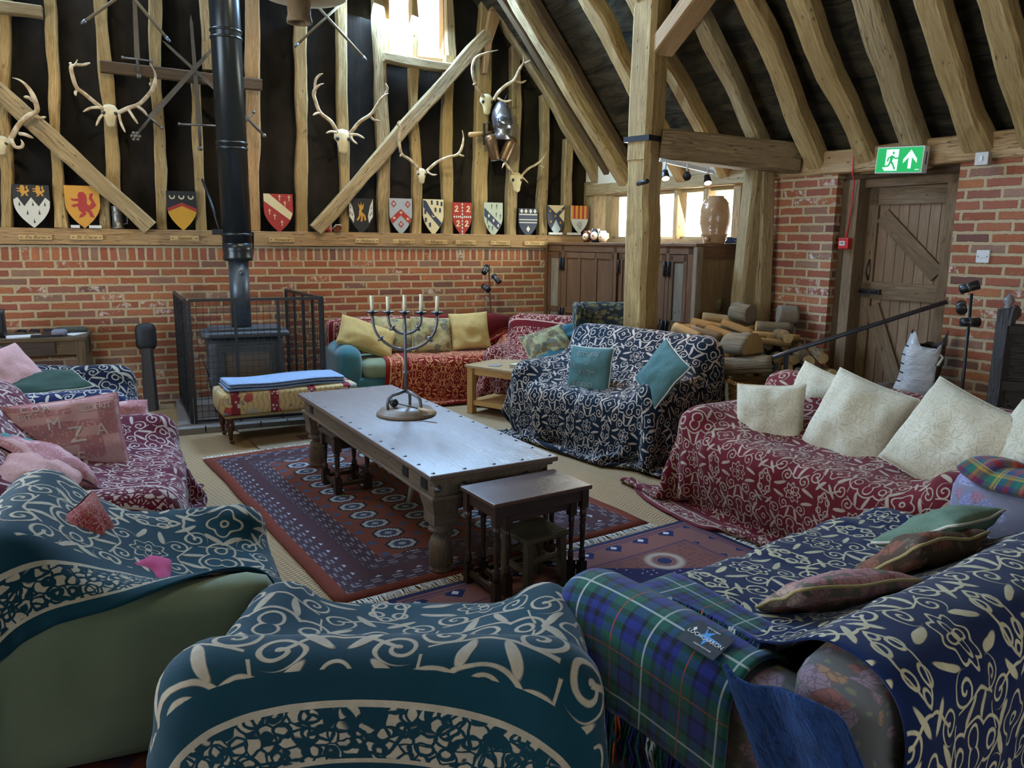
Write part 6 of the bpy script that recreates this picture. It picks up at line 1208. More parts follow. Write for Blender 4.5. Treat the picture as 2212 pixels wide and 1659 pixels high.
for row in range(10):
    for k in range(7):
        rr = r_.uniform(.035, .055); s = k * .115 + (row % 2) * .055; z = .05 + row * .088; pc = sw(1785, 700, .30) + Vector((0, 0, 0)); p = Vector((pc.x, pc.y, 0)) - SD * (s - .02) - Vector((r_.uniform(0, .06), 0, 0)); p.z = z
        if row > (6, 8, 8, 9, 9, 9, 9)[k]: continue
        d = (Vector((-.55, -.75, r_.uniform(-.10, .10))) + Vector((r_.uniform(-.2, .2), 0, 0))).normalized(); L = r_.uniform(.24, .36)
        log(p, p + d * L, rr, (BRK1, BRK2, BRK2)[r_.randrange(3)], (CUT, CUTG, CUT)[r_.randrange(3)], 'short cut log in the stacked wood pile beside the brick pier', group=gl, seed=row * 10 + k)
for k in range(16):
    px, py = 1490 + (k % 6) * 30 + r_.uniform(-8, 8), 722 + (k // 6) * 38 + r_.uniform(-5, 5); LG(px, py, 5.25 - (k // 6) * .12, .13, r_.uniform(.04, .06), r_.uniform(-.3, .3), (BRK1, BRK2)[k % 2], CUT, 'short cut log in the stacked wood pile beside the brick pier', yaw=r_.uniform(-1, .3), group=gl, seed=100 + k)
# basket
WK = wood('wicker', (.30, .18, .06), (.46, .30, .12), (.08, .05, .02), .8, .3, 1); c_ = on(1632, 826, 1, 4.55); t = thing('wicker_basket', 'round wicker basket in front of the log pile', 'basket', (c_.x, 4.55, 0)); m = MB(); zt_ = c_.z
for k in range(int(zt_ / .022)): z = .02 + k * .022; R_ = .15 + .04 * z / zt_; m.tube([(math.cos(a) * (R_ + .006 * (-1) ** (q + k)), math.sin(a) * (R_ + .006 * (-1) ** (q + k)), z) for q, a in enumerate([i * 2 * PI / 28 for i in range(28)])], .011, WK, 5, close=True)
m.build('woven_side', t); m = MB()
for q in range(3): m.tube([(math.cos(a) * (.195 + .012 * math.sin(a * 12 + q * 2.1)), math.sin(a) * (.195 + .012 * math.sin(a * 12 + q * 2.1)), zt_ + .012 * math.cos(a * 12 + q * 2.1)) for a in [i * 2 * PI / 60 for i in range(60)]], .009, WK, 5, close=True)
m.build('rim', t)
# tartan rug on the floral chair arm
MULT = tartan('bright_tartan', ((0, 'r'), (.10, 'u'), (.28, 'y'), (.34, 'q'), (.50, 'p'), (.62, 'r'), (.72, 'o'), (.80, 'q'), (.92, 'u')), .20, dict(r=(.36, .03, .03), u=(.02, .09, .22), y=(.62, .48, .03), q=(.03, .20, .12), p=(.12, .02, .10), o=(.62, .15, .03), w=(.55, .45, .1)))
P_, tr_ = over_arm(S_[10], -1, 'tartan_rug', 'bright multicoloured tartan rug folded over the purple floral chair arm', MULT, .84, .54, -.42, .24, hh=.026, seed=41, thick=.03, steps=40, lift=.02, cat='blanket')
# dark blue fleece hanging down the near corner of the blue sofa
FLE = Mt('royal_fleece', .95, 0, .1); v = FLE.coords('UV'); n_ = FLE.noise(v, 26, 5, .7, .6); FLE.col(FLE.mix(n_.step(.3, .7), (.012, .04, .14), (.004, .010, .04))); FLE.bump(n_, 1, .02); FLE.b.inputs['Sheen Weight'].default_value = .35; FLE.b.inputs['Sheen Tint'].default_value = (.3, .5, 1, 1)
s = S_[11]; h_ = .03; nu, nv = 24, 22; u, v2 = np.meshgrid(np.arange(nu) * h_, np.arange(nv) * h_, indexing='ij'); P_ = np.zeros((nu, nv, 3))
P_[..., 0] = s.w / 2 + .045 + .012 * np.sin(u * 16 + v2 * 3) + .02 * v2; P_[..., 1] = s.d / 2 - .36 + v2 * .62 + u * .42; P_[..., 2] = .66 - v2 * .98 - .02 * np.sin(u * 9)
tag(cloth_obj('fleece_blanket', P_, h_, FLE.m, .012, M=s.M), 'dark blue plush fleece hanging between the tartan blanket and the royal blue throw', 'blanket')
# woven label
O2, U2, V2, N2 = LABF; LBK = plain('label_black', (.012, .013, .016), .7, bump=0); m = MB(); m.poly([(-.062, -.042), (.062, -.042), (.062, .042), (-.062, .042)], (O2, U2, V2, N2), .002, LBK); lb = m.build('woven_label', None); tb_w = tb2; lb.parent = tb_w
LWH = plain('label_white', (.7, .7, .7), .7, bump=0); LBL = plain('label_blue', (.05, .25, .6), .6, bump=0)
text_obj('label_lettering', 'LOCHCARRON', .0165, (O2 + N2 * .0025, U2, V2, N2), LWH, tb_w); text_obj('label_lettering', 'MADE IN SCOTLAND', .006, (O2 + N2 * .0025 - V2 * .026 + U2 * .012, U2, V2, N2), LWH, tb_w)
m = MB(); st_ = [(-.02, .034), (-.008, .012), (.012, .026), (.004, .006), (.05, .002), (.012, -.004), (.004, -.030), (-.004, -.006), (-.030, -.012), (-.012, .006)]; m.poly(st_, (O2 + N2 * .002 + V2 * .006, U2, V2, N2), .0006, LBL); o = m.build('label_star', lb)
text_obj('label_lettering', 'mill of Scotland', .007, (O2 + N2 * .0025 + V2 * .034 - U2 * .0, U2, V2, N2), LWH, tb_w); m = MB(); m.poly([(-.05, .012), (-.044, .020), (-.038, .012), (-.044, .006)], (O2 + N2 * .002, U2, V2, N2), .0008, LWH); m.build('label_thistle', lb)
# ---------------------------------------------------------------- heraldic shields on the sill beam
def pc(n, c, r=.6): return plain('paint_' + n, c, r, var=.08, bump=.05)
KB, WH_, GO, RE, CRM, GY, NV, OG, PG = pc('black', (.014, .013, .013)), pc('white', (.60, .58, .50)), pc('gold', (.56, .27, .03)), pc('red', (.36, .025, .02)), pc('cream', (.66, .56, .32)), pc('grey', (.34, .36, .36)), pc('navy', (.03, .04, .075)), pc('orange', (.60, .30, .02)), pc('pale_green', (.42, .46, .36))
LION = [(-.1, -.9), (-.45, -1), (-.35, -.75), (-.15, -.6), (-.4, -.45), (-.5, -.1), (-.8, -.2), (-1, -.05), (-.75, .05), (-.45, .1), (-.4, .25), (-.9, .3), (-1, .5), (-.7, .45), (-.35, .5), (-.45, .7), (-.3, .95), (.0, 1), (.25, .8), (.3, .45), (.25, .1), (.45, -.05), (.65, .2), (.45, .5), (.55, .85), (.85, .9), (.7, .6), (.85, .3), (1, .0), (.75, -.25), (.5, -.35), (.65, -.6), (.8, -.95), (.45, -.9), (.35, -.6), (.1, -.45), (.15, -.7)]
def rot2(p, c, s, a=0.): ca, sa = math.cos(a), math.sin(a); return [(c[0] + s[0] * (x * ca - y * sa), c[1] + s[1] * (x * sa + y * ca)) for x, y in p]
LOZ = [(0, 1), (.7, 0), (0, -1), (-.7, 0)]; CRS = [(-.12, -1), (.12, -1), (.12, .2), (.5, .2), (.5, .42), (.12, .42), (.12, .9), (-.12, .9), (-.12, .42), (-.5, .42), (-.5, .2), (-.12, .2)]
ERM = [(0, 1), (.12, .3), (.5, -.8), (.15, -.5), (0, -1), (-.15, -.5), (-.5, -.8), (-.12, .3)]; STAR = [((1, .4)[i % 2] * math.sin(i * PI / 5), (1, .4)[i % 2] * math.cos(i * PI / 5)) for i in range(10)]
CRSC = [(math.cos(t) , math.sin(t)) for t in [PI * 1.0 + i * PI / 8 - .3 for i in range(10)]]; CRSC = [(math.cos(t), math.sin(t)) for t in [2.7 + i * (4.0 / 10) for i in range(11)]] + [(.62 * math.cos(t), .62 * math.sin(t) + .12) for t in [6.7 - i * (4.0 / 10) for i in range(11)]]
SWAN = [(-.8, -.9), (.9, -.9), (.9, -.6), (-.1, -.6), (.6, .1), (.6, .7), (.1, 1), (-.5, .8), (-.7, .3), (-.3, .4), (0, .7), (.25, .4), (-.2, -.1), (-.8, -.7)]
WAVE = [(-.12, -1), (.12, -1), (.22, -.5), (.0, 0), (.16, .5), (.0, 1), (-.1, .5), (-.24, 0), (.0, -.5)]
def ol(y): return 1.0 if y > .15 else max(0, 1 - ((.15 - y) / 1.15) ** 1.9)
def clipx(pts): return [(max(-ol(y) * .985, min(ol(y) * .985, x)), max(-1, min(1, y))) for x, y in pts]
def shield(label, x0, x1, yt, yb, base, ch, lean=.0, off=.03):
    tl, tr, bt = bw(x0, yt, off), bw(x1, yt, off), bw((x0 + x1) / 2, yb, off); hw = (tr.x - tl.x) / 2; hh = (tl.z - bt.z) / 2; c = Vector(((tl.x + tr.x) / 2, YW - off, (tl.z + bt.z) / 2)); m = MB(); X, Z, N = Vector((1, 0, 0)), Vector((0, .0, 1)), Vector((0, -1, 0))
    out = [(-1, 1), (1, 1)] + [(ol(y), y) for y in [.15 - 1.15 * i / 12 for i in range(13)]][:-1] + [(0, -1)] + [(-ol(y), y) for y in [.15 - 1.15 * i / 12 for i in range(12, -1, -1)]][1:]
    m.poly([(x * hw, y * hh) for x, y in out], ((0, 0, 0), X, Z, N), .014, base)
    for k, (pts, mat) in enumerate(ch):
        if mat is None: continue
        m.poly([(x * hw, y * hh) for x, y in clipx(pts)], ((0, -.0135 - .0004 * (k % 4), 0), X, Z, N), .0022 + .0002 * k, mat)
    return one(m, 'shield', label, 'shield', 'heraldic shields along the sill beam', loc=c)
def curve_below(y0, n=9): return [(ol(y), y) for y in np.linspace(y0, -.98, n)] + [(-ol(y), y) for y in np.linspace(-.98, y0, n)]
DAN = [(-1, .3), (-.75, .42), (-.42, .0), (-.02, .42), (.36, .0), (.75, .42), (1, .25)]
shield('black and white shield with two gold lions above white points with ermine tails', 25, 105, 398, 492, KB, [(DAN + curve_below(.1)[1:], WH_), (rot2(LION, (-.42, .72), (.34, .26)), GO), (rot2(LION, (.42, .72), (.34, .26)), GO)] + [(rot2(ERM, c, (.13, .13)), KB) for c in ((-.68, .12), (.05, .12), (.7, .12), (-.28, -.28), (.36, -.28), (.05, -.68))])
shield('gold shield with a large red rampant lion', 137, 213, 400, 493, GO, [(rot2(LION, (.05, .1), (.72, .62)), RE)])
shield('shield with three crescents above a red chevron and gold base', 358, 423, 412, 498, KB, [([(-1, .12), (0, .42), (1, .12)] + curve_below(-.02)[0:], RE), ([(-.97, -.05), (0, .25), (.97, -.05)] + curve_below(-.12)[0:], OG)] + [(rot2(CRSC, (x, .72), (.2, .14)), CRM) for x in (-.62, 0, .62)])
shield('red shield with a cream diagonal band and small crosses', 568, 631, 418, 502, RE, [([(-1, 1), (-.62, 1), (.97, .0), (.85, -.35), (-1, .62)], CRM)] + [(rot2(CRS, c, (.2, .16)), CRM) for c in ((.1, .82), (.75, .8), (.45, .5), (-.62, .08), (-.28, -.18), (.2, -.5))])
shield('black shield with white flanks and wavy gold rays', 752, 805, 428, 505, KB, [([(-1, 1), (-.72, .55), (-.55, .0), (-.62, -.38), (-.95, -.02)], WH_), ([(1, 1), (.72, .55), (.55, .0), (.62, -.38), (.95, -.02)], WH_)] + [(rot2(WAVE, (.0 + .1 * math.sin(a), .25), (.6, .55), a), GO) for a in (0, .5, -.5)] + [(rot2(ERM, c, (.09, .1)), KB) for c in ((-.85, .5), (-.72, .1), (.85, .5), (.74, .1), (-.86, .2), (.86, .2))])
shield('grey shield with a red chevron of stars between three red lozenges', 840, 889, 428, 507, GY, [([(-1, -.12), (0, .42), (1, -.12), (.93, -.40), (0, .08), (-.93, -.40)], RE)] + [(rot2(LOZ, c, (.34, .2)), RE) for c in ((-.62, .7), (.62, .68), (0, -.42))] + [(rot2(LOZ, c, (.2, .11)), GY) for c in ((-.62, .7), (.62, .68), (0, -.42))] + [(rot2(STAR, c, (.17, .1)), CRM) for c in ((0, .22), (-.6, -.08), (.6, -.12))])
shield('cream shield with dark oblongs and a black notched diagonal band', 913, 957, 430, 508, CRM, [([(-1, .95), (-.7, .9), (.0, .2), (.8, -.3), (.62, -.55), (-.2, -.02), (-1, .55)], NV)] + [([(x - .09, y - .12), (x + .09, y - .12), (x + .09, y + .12), (x - .09, y + .12)], NV) for x, y in ((-.15, .82), (.4, .8), (.8, .75), (.2, .42), (.65, .4), (-.75, -.15), (-.35, -.42), (-.8, .3))] + [(rot2(CRSC, (.0, .1), (.16, .1)), CRM)])
shield('red shield with a white lozenge cross and cream swans', 977, 1018, 437, 510, RE, [(rot2(LOZ, (0, y), (.13, .085)), WH_) for y in (.9, .7, .5, .3, .1, -.1, -.3, -.5, -.72, -.88)] + [(rot2(LOZ, (x, .15), (.13, .08)), WH_) for x in (-.85, -.62, -.4, -.2, .2, .4, .62, .85)] + [(rot2(SWAN, c, (.26, .2)), CRM) for c in ((-.62, .62), (.62, .62), (-.45, -.25), (.45, -.25))])
shield('pale green shield with a dark diagonal band and small dark crosses', 1045, 1085, 437, 511, PG, [([(-1, .7), (-1, .2), (.5, -.6), (.88, -.3)], NV)] + [(rot2(CRS, c, (.17, .15)), NV) for c in ((-.2, .78), (.35, .78), (.75, .2), (.3, .3), (-.65, -.1), (-.5, -.45), (-.1, -.5))] + [(rot2(LOZ, c, (.16, .12)), WH_) for c in ((-.5, .22), (.0, -.05), (.5, -.35))])
shield('dark navy shield with white lozenges and white bars', 1120, 1160, 450, 513, NV, [([(-1, .62), (1, .62), (1, .55), (-1, .55)], WH_), ([(-1, .26), (1, .26), (1, .2), (-1, .2)], WH_), ([(-1, .06), (1, .06), (1, 0), (-1, 0)], WH_)] + [(rot2(LOZ, (x, .82), (.24, .16)), WH_) for x in (-.72, -.25, .25, .72)] + [(rot2(LOZ, (0, -.42), (.3, .22)), WH_), (rot2(LOZ, (0, -.42), (.16, .12)), NV)])
shield('blue and white quartered shield with gold flowers', 1182, 1219, 443, 508, NV, [([(-1, 1), (1, 1), (0, .45)], CRM), ([(1, .75), (1, -.1), (.35, .3)], CRM), ([(0, .05), (.75, -.6), (0, -1), (-.75, -.6)], pc('pale_blue', (.42, .52, .56)))] + [(rot2(STAR, c, (.16, .11)), OG) for c in ((-.1, .28), (.6, .68), (-.7, .6), (.5, -.15), (-.6, -.1))])
shield('shield with red and gold stripes above a pale lower half with a faint lion', 1233, 1270, 444, 505, pc('pale_lower', (.55, .58, .50)), [([(-1, 1), (1, 1), (1, .05), (-1, .05)], RE)] + [([(x, 1), (x + .26, 1), (x + .26, .06), (x, .06)], OG) for x in (-1, -.5, 0, .5)] + [(rot2(LION, (.0, -.4), (.35, .3)), GY)])
PLQ = wood('plaque_pine', (.58, .38, .15), (.70, .50, .24), (.5, .3, .1), .6, 0, 1.5, bump=.1, knots=False); INK = plain('ink_brown', (.07, .03, .012), .8, bump=0)
for tx, x0, x1, y0, y1 in (('De Bures', 39, 113, 507, 518), ('St. Clere', 151, 223, 507, 518), ('Sutton', 367, 430, 509, 520), ('Howard', 581, 636, 513, 523), ('Hobart', 768, 818, 515, 525), ('Springe', 849, 896, 517, 526), ('Allington', 919, 966, 518, 527), ('Canham', 985, 1028, 519, 528), ('Tostes', 1061, 1102, 520, 529), ('Drury', 1134, 1176, 521, 530)):
    A = bw(x0, y0, .07); B = bw(x1, y1, .07); w = B.x - A.x; h_ = (A.z - B.z) * 1.02; c = Vector(((A.x + B.x) / 2, YW - .062, (A.z + B.z) / 2)); m = MB(); m.box((0, 0, 0), (w, .016, h_), PLQ); o = one(m, 'name_plaque', 'small pine name plaque lettered %s on the sill beam' % tx, 'plaque', 'name plaques on the sill beam', loc=c); bevel(o, .002)
    me = text_mesh(tx, h_ * 1.05, .35, INK, .0008); k = min(1., w * .62 / max(.01, max(v.co.x for v in me.vertices) - min(v.co.x for v in me.vertices)))
    for v in me.vertices: x, y, z = v.co; v.co = (x * k, -.0088 - z, y * .85)
    t_ = bpy.data.objects.new('lettering', me); C.objects.link(t_); t_.parent = o; m = MB()
    for s_ in (-1, 1): m.poly([(s_ * w * .46, 0), (s_ * w * .41, h_ * .12), (s_ * w * .40, .0), (s_ * w * .34, -h_ * .02), (s_ * w * .41, -h_ * .12)], ((0, -.0078, 0), (1, 0, 0), (0, 0, 1), (0, -1, 0)), .001, INK)
    m.build('ornament', o)
# ---------------------------------------------------------------- antlers
BONE = Mt('antler_bone', .6, 0, .35); v = BONE.coords('Object'); BONE.col(BONE.mix(BONE.noise(v, 14, 4).step(.35, .65), (.58, .47, .30), (.34, .22, .11))); BONE.bump(BONE.noise(v, 60, 3), .4, .004); BONE = BONE.m
SKUL = plain('skull_bone', (.56, .46, .26), .7, sc=18, var=.3)
def smooth(P, n=4):
    P = [Vector(p) for p in P]
    if len(P) < 3: return P
    out = []
    for i in range(len(P) - 1):
        p0, p1, p2, p3 = P[max(0, i - 1)], P[i], P[i + 1], P[min(len(P) - 1, i + 2)]
        for k in range(n): t = k / n; out.append(.5 * ((2 * p1) + (p2 - p0) * t + (2 * p0 - 5 * p1 + 4 * p2 - p3) * t * t + (3 * p1 - p0 - 3 * p2 + p3) * t ** 3))
    return out + [P[-1]]
def antlers(label, org, sk, L_, R_, r=.017, sc=2.962):
    ox, oy = org; c = bw(ox + sk[0] / sc, oy + sk[1] / sc, .12); t = thing('mounted_antlers', label, 'antlers', c); q = lambda p, o: bw(ox + p[0] / sc, oy + p[1] / sc, o) - c
    h_ = (bw(ox + sk[0] / sc, oy + sk[2] / sc, .12) - bw(ox + sk[0] / sc, oy + sk[3] / sc, .12)).z; w = h_ * .36; m = MB()
    m.lathe([(w * .25, -h_ * .5), (w * .5, -h_ * .42), (w * .55, -h_ * .25), (w * .7, -h_ * .05), (w, h_ * .12), (w * .95, h_ * .28), (w * .6, h_ * .45), (.001, h_ * .5)], (0, 0, 0), SKUL, 14)
    for i, vv in enumerate(m.v): m.v[i] = (vv[0], vv[1] * .55 - .02 * (vv[2] < 0), vv[2])
    m.build('skull', t); m = MB()
    for s in (-1, 1): m.ball((s * w * .62, -w * .42, h_ * .08), w * .24, KB, 8, (1, .5, 1)); m.ball((s * w * .2, -w * .34, -h_ * .36), w * .12, KB, 6, (1, .5, 1.6))
    m.build('eye_sockets', t)
    for side, lst in (('left', L_), ('right', R_)):
        m = MB()
        for k, br in enumerate(lst):
            n = len(br); o0 = .13; P = smooth([q(p, .13 + .16 * math.sin(PI * .5 * min(1, (i / max(1, n - 1)) * (1 if k == 0 else .3) + (0 if k == 0 else .35)))) for i, p in enumerate(br)]); N_ = len(P); rr = r if k == 0 else r * .68
            m.tube(P, [rr * (1.15 - .25 * i / N_) if i < N_ * .7 else rr * (1.15 - .175) * max(.12, (N_ - i) / (N_ * .33)) for i in range(N_)], BONE, 8)
        m.build('antler', t)
    return t
O1, O2_ = (0, 0), (540, 0)
antlers('broad pale antlers with skull left of the flue above the gold shield', O1, (705, 740, 665, 812), [[(660, 700), (600, 650), (540, 600), (490, 560), (465, 490), (455, 430), (480, 412), (495, 380)], [(478, 415), (530, 415), (577, 402)], [(640, 690), (585, 690), (532, 715)], [(655, 735), (635, 760), (615, 806)], [(495, 575), (482, 592), (485, 612)], [(458, 425), (450, 405)]], [[(750, 725), (820, 692), (880, 672), (920, 640), (970, 580), (990, 530), (992, 470), (962, 408)], [(880, 680), (915, 705), (942, 738)], [(820, 698), (850, 745), (882, 792)], [(762, 735), (775, 790), (802, 848)], [(985, 550), (965, 545), (958, 530)]])
antlers('antlers with curling brow tines cut by the left edge of the picture', O1, (10, 930, 860, 985), [[(-10, 900), (-60, 830), (-110, 740), (-120, 640), (-90, 560)], [(-70, 820), (-120, 830)]], [[(55, 915), (85, 860), (120, 800), (180, 742), (232, 715), (235, 680), (215, 620), (180, 560), (130, 515), (78, 497)], [(225, 738), (260, 755), (292, 748)], [(125, 855), (165, 862), (213, 884)], [(72, 890), (95, 938), (135, 942), (146, 918), (132, 892)], [(218, 650), (185, 625), (152, 620)]], .02)
antlers('antlers with a long narrow skull between the flue and the high window', O2_, (592, 905, 825, 985), [[(560, 855), (520, 780), (450, 722), (420, 650), (408, 590), (440, 548), (472, 535)], [(415, 600), (418, 520), (440, 485), (467, 470)], [(450, 722), (425, 725), (403, 738)], [(552, 848), (520, 842), (486, 853)]], [[(635, 862), (700, 782), (770, 735), (810, 680), (850, 620), (888, 596)], [(862, 612), (880, 570), (868, 535)], [(770, 742), (795, 768), (832, 774)], [(640, 862), (685, 862), (733, 886)], [(650, 865), (655, 895), (688, 922)]])
antlers('thin curved antlers under the high window above the lozenge shield', O2_, (1095, 1125, 1072, 1172), [[(1075, 1078), (1020, 1020), (970, 985), (955, 900), (962, 825), (945, 792), (958, 770)], [(975, 985), (962, 998)]], [[(1128, 1098), (1190, 1042), (1260, 1008), (1325, 990), (1355, 945), (1366, 880), (1358, 832)], [(1335, 990), (1368, 998)], [(1135, 1100), (1165, 1118), (1197, 1118)]], .014)
antlers('greenish lit antlers high on the thick wall post beside the helmet', O2_, (1512, 668, 605, 742), [[(1500, 630), (1460, 570), (1432, 500), (1424, 430), (1445, 372), (1510, 340), (1590, 320)], [(1445, 540), (1432, 540)]], [[(1560, 640), (1590, 590), (1640, 545), (1690, 512), (1722, 450), (1752, 395), (1745, 346)], [(1748, 405), (1775, 398), (1797, 384)], [(1690, 515), (1735, 528), (1769, 514)], [(1585, 628), (1630, 650), (1677, 640)]])
antlers('small antlers low on the stud above the dark navy shield', O2_, (1702, 1165, 1105, 1235), [[(1685, 1118), (1655, 1070), (1630, 1045), (1613, 1075)], [(1660, 1085), (1640, 1060)]], [[(1730, 1132), (1780, 1080), (1830, 1052), (1868, 1020), (1902, 970)], [(1848, 1050), (1880, 1072)], [(1742, 1132), (1760, 1150), (1780, 1170)]], .012)
# ---------------------------------------------------------------- swords and spears
STL = metal('old_steel', (.16, .14, .11), .5); GRIP = plain('grip_dark', (.06, .04, .025), .7)
def sword(label, tip, guard, pom, gw, off, wpx=.045, rosette=False, sc=2.962, o=(0, 0)):
    T_, G_, P_ = [bw(o[0] + p[0] / sc, o[1] + p[1] / sc, off) for p in (tip, guard, pom)]; t = thing('sword', label, 'sword', G_); d = (T_ - G_); m = MB(); m.beam((0, 0, 0), d * .93, wpx, .010, STL, up=(0, -1, 0), w2=wpx * .6); m.beam(d * .93, d, wpx * .6, .010, STL, up=(0, -1, 0), w2=.004); m.build('blade', t)
    s = Vector((-d.z, 0, d.x)).normalized(); m = MB(); m.tube([-s * gw, s * gw], .009, STL, 8); m.ball(tuple(-s * gw), .016, STL, 6); m.ball(tuple(s * gw), .016, STL, 6); m.build('crossguard', t); e = P_ - G_; MB().tube([(0, 0, 0), e * .5, e * .92], [.012, .015, .011], GRIP, 8).build('grip', t); m = MB()
    if rosette:
        for k in range(6): m.ball((e.x + .030 * math.cos(k * PI / 3), e.y, e.z + .030 * math.sin(k * PI / 3)), .017, STL, 6)
    m.ball(tuple(e), .022, STL, 8); m.build('pommel', t); return t
sword('upright sword with a cross hilt left of the flue, point up', (1220, 95), (1275, 800), (1283, 950), .17, .12)
sword('hanging sword with its hilt over the dark rail', (850, -260), (878, 380), (888, 488), .115, .12)
sword('long slanting sword with a rosette pommel crossing left of the flue', (1380, 290), (960, 755), (868, 872), .12, .15, .05, True)
sword('slanting sword passing behind the flue with its hilt showing on the right', (1040, 260), (1585, 760), (1690, 868), .085, .14, .04)
def spear(label, a, b, r=.014, sc=2.962, o=(0, 0), off=.13): A = bw(o[0] + a[0] / sc, o[1] + a[1] / sc, off); B = bw(o[0] + b[0] / sc, o[1] + b[1] / sc, off); t = thing('spear', label, 'spear', A); MB().tube([(0, 0, 0), B - A], r, plain('spear_shaft', (.16, .11, .05), .7), 8).build('shaft', t); d = (B - A).normalized(); MB().tube([B - A, B - A + d * .05], [r * 1.35, r * .9], IRON, 8).build('ferrule', t)
spear('short spear end poking down at the top left', (900, -120), (548, 132)); spear('thin spear slanting down to the dark rail', (740, -150), (1062, 238)); spear('spear crossing down left between the flue and the high window', (640, -30), (308, 278), .012, 2.962, O2_); spear('spear with a pale tip crossing down right left of the high window', (400, 5), (722, 362), .014, 2.962, O2_)
# ---------------------------------------------------------------- helmet and arm pieces
HS = metal('helmet_steel', (.30, .30, .34), .3, .5, .9); c = bw(540 + 1610 / 2.962, 775 / 2.962, .20); t = thing('visored_helmet', 'pointed steel visored helmet hanging beside the thick wall post', 'helmet', c); s_ = .0048
m = MB(); m.lathe([(.105, -.19), (.075, -.12), (.095, -.05), (.108, .03), (.10, .10), (.065, .17), (.02, .215), (.001, .225)], (0, 0, 0), HS, 20); m.build('skull_cap', t)
m = MB(); m.lathe([(.10, -.085), (.104, -.02), (.09, .055), (.05, .08)], (0, -.035, .0), HS, 20); m.lathe([(.07, 0), (.045, .05), (.012, .11), (.001, .12)], (-.02, -.075, -.01), HS, 14, (-.55, -.75, -.15)); m.build('visor', t); m = MB()
for k in range(4): m.tube([(math.cos(a) * .108, math.sin(a) * .108 - .035, -.055 + .024 * k + .01 * math.cos(a)) for a in [-2.9 + i * .25 for i in range(11)]], .0035, BLK, 5)
m.build('visor_slits', t); MB().tube([(.02, 0, .2), (.05, 0, .25), (.08, -.01, .30)], .006, BLK, 6).build('hook', t)
BRZ = metal('bronze_plate', (.17, .10, .055), .35, .5, .7)
for i, (px, py, tx, lb) in enumerate(((1553, 945, -.32, 'left brown steel arm plate under the helmet'), (1648, 957, .38, 'right brown steel arm plate under the helmet'))):
    c = bw(540 + px / 2.962, py / 2.962, .17); t = thing('arm_plate', lb, 'armour', c); d = Vector((math.sin(tx), -.15, math.cos(tx))).normalized(); m = MB(); m.lathe([(.050, -.135), (.055, -.10), (.060, 0), (.066, .09), (.058, .125), (.04, .14)], (0, 0, 0), BRZ, 18, d); m.build('plate', t); m = MB(); m.lathe([(.052, -.137), (.054, -.13), (.052, -.123)], (0, 0, 0), IRON, 18, d); m.build('rolled_edge', t)
a = bw(1015, 291, .20); b_ = bw(1063, 288, .03); t = thing('wooden_peg', 'short wooden peg and black strap beside the arm plates', 'peg', a); MB().cyl((0, 0, 0), b_ - a, .028, OAKW, .024, 10).build('peg', t); e = bw(1046, 290, .16) - a; m = MB(); m.beam(e + Vector((0, 0, .11)), e - Vector((0, 0, .11)), .02, .03, BLK); m.tube([e + Vector((0, 0, .1)), e + Vector((.05, -.02, .13)), e + Vector((.07, -.02, .09))], .006, BLK, 6); m.build('strap', t)
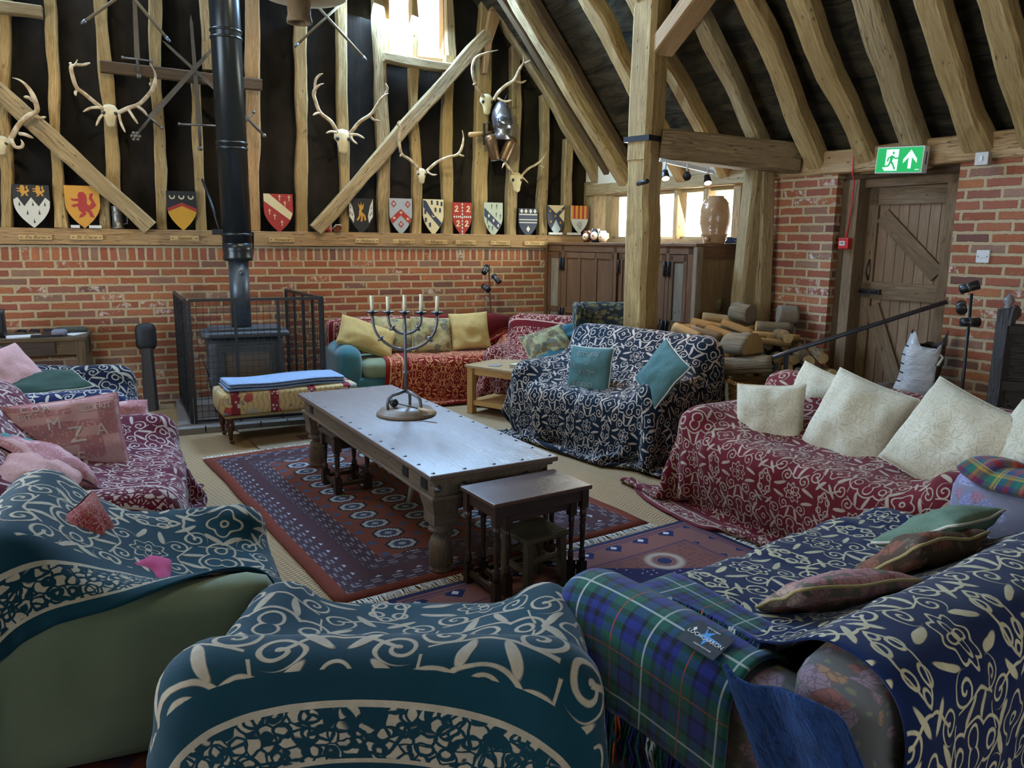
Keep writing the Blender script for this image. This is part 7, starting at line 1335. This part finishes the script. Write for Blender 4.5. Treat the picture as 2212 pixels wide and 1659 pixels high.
# ---------------------------------------------------------------- small things on the sill
def on_sill(px, d=.05): p = bw(px, 500, d); return Vector((p.x, YW - d, 1.683))
PEW = metal('pewter', (.22, .21, .20), .4); p = on_sill(256, .0); t = thing('pewter_tankard', 'dark pewter tankard standing under the left brace', 'tankard', p); m = MB(); m.lathe([(.055, 0), (.056, .012), (.046, .02), (.043, .12), (.048, .13), (.043, .14), (.044, .195), (.049, .205), (.040, .205), (.038, .19)], (0, 0, 0), PEW, 20); m.build('body', t); MB().tube([(.042, 0, .04), (.08, 0, .05), (.085, 0, .13), (.045, 0, .16)], .006, PEW, 6).build('handle', t)
for px, w, lb in ((164, .07, 'small white card lying left of the gold shield tip'), (207, .10, 'white card lying right of the gold shield tip'), (1200, .17, 'long white card under the blue and white shield'), (1240, .17, 'long white card under the striped shield')): p = on_sill(px, .06); m = MB(); m.box((0, 0, .014), (w, .03, .026), WHT); one(m, 'card', lb, 'card', loc=p)
p = on_sill(707, .03); t = thing('figurine', 'small bearded red figurine with cream beard on the sill', 'figurine', p); m = MB(); m.lathe([(.034, 0), (.04, .03), (.032, .06), (.02, .075)], (0, 0, 0), RED, 14); m.build('body', t); m = MB(); m.ball((0, 0, .085), .022, CHC, 8); m.ball((0, -.015, .068), .022, WHT, 8, (1, .7, 1.2)); m.build('head', t); m = MB(); m.lathe([(.024, 0), (.014, .02), (.001, .03)], (0, 0, .098), RED, 12); m.build('hat', t); MB().cyl((.035, -.01, 0), (.035, -.01, .09), .010, WHT, n=8).build('staff', t)
p = on_sill(729, .03); t = thing('small_dish', 'little brown and cream dish beside the bearded figurine', 'dish', p); m = MB(); m.lathe([(.02, 0), (.045, .012), (.052, .035), (.045, .03), (.018, .012)], (0, 0, .012), CHB, 16, (-.2, -.6, .8)); m.build('dish', t); MB().tube([(-.05, 0, .03), (-.02, -.02, .07), (.03, -.02, .07), (.05, 0, .03)], .005, WHT, 6).build('handle', t)
# hanging cartwheel light -----------------------------------------------------------------
c = on(646, 22, 1, 5.2); t = thing('hanging_lamp', 'wooden cup and pale disc of a hanging lamp at the top edge', 'lamp', c); k = .0030; m = MB(); m.lathe([(.062, .07), (.072, .05), (.070, -.03), (.078, -.062), (.078, -.075), (.062, -.075), (.060, -.03)], (0, 0, 0), wood('lamp_wood', (.22, .14, .07), (.34, .24, .13), (.08, .05, .03), .7, .3), 24); m.build('cup', t); m = MB(); m.lathe([(.06, .07), (.26, .085), (.265, .10), (.24, .11), (.05, .11)], (.03, 0, 0), plain('lamp_disc', (.45, .38, .25), .6), 36); m.build('disc', t); MB().cyl((0, 0, .1), (0, 0, 3.2), .006, BLK, n=6).build('chain', t); m = MB(); m.lathe([(.03, 0), (.04, .05), (.03, .12)], (0, 0, .10), BLK, 12); m.build('collar', t)
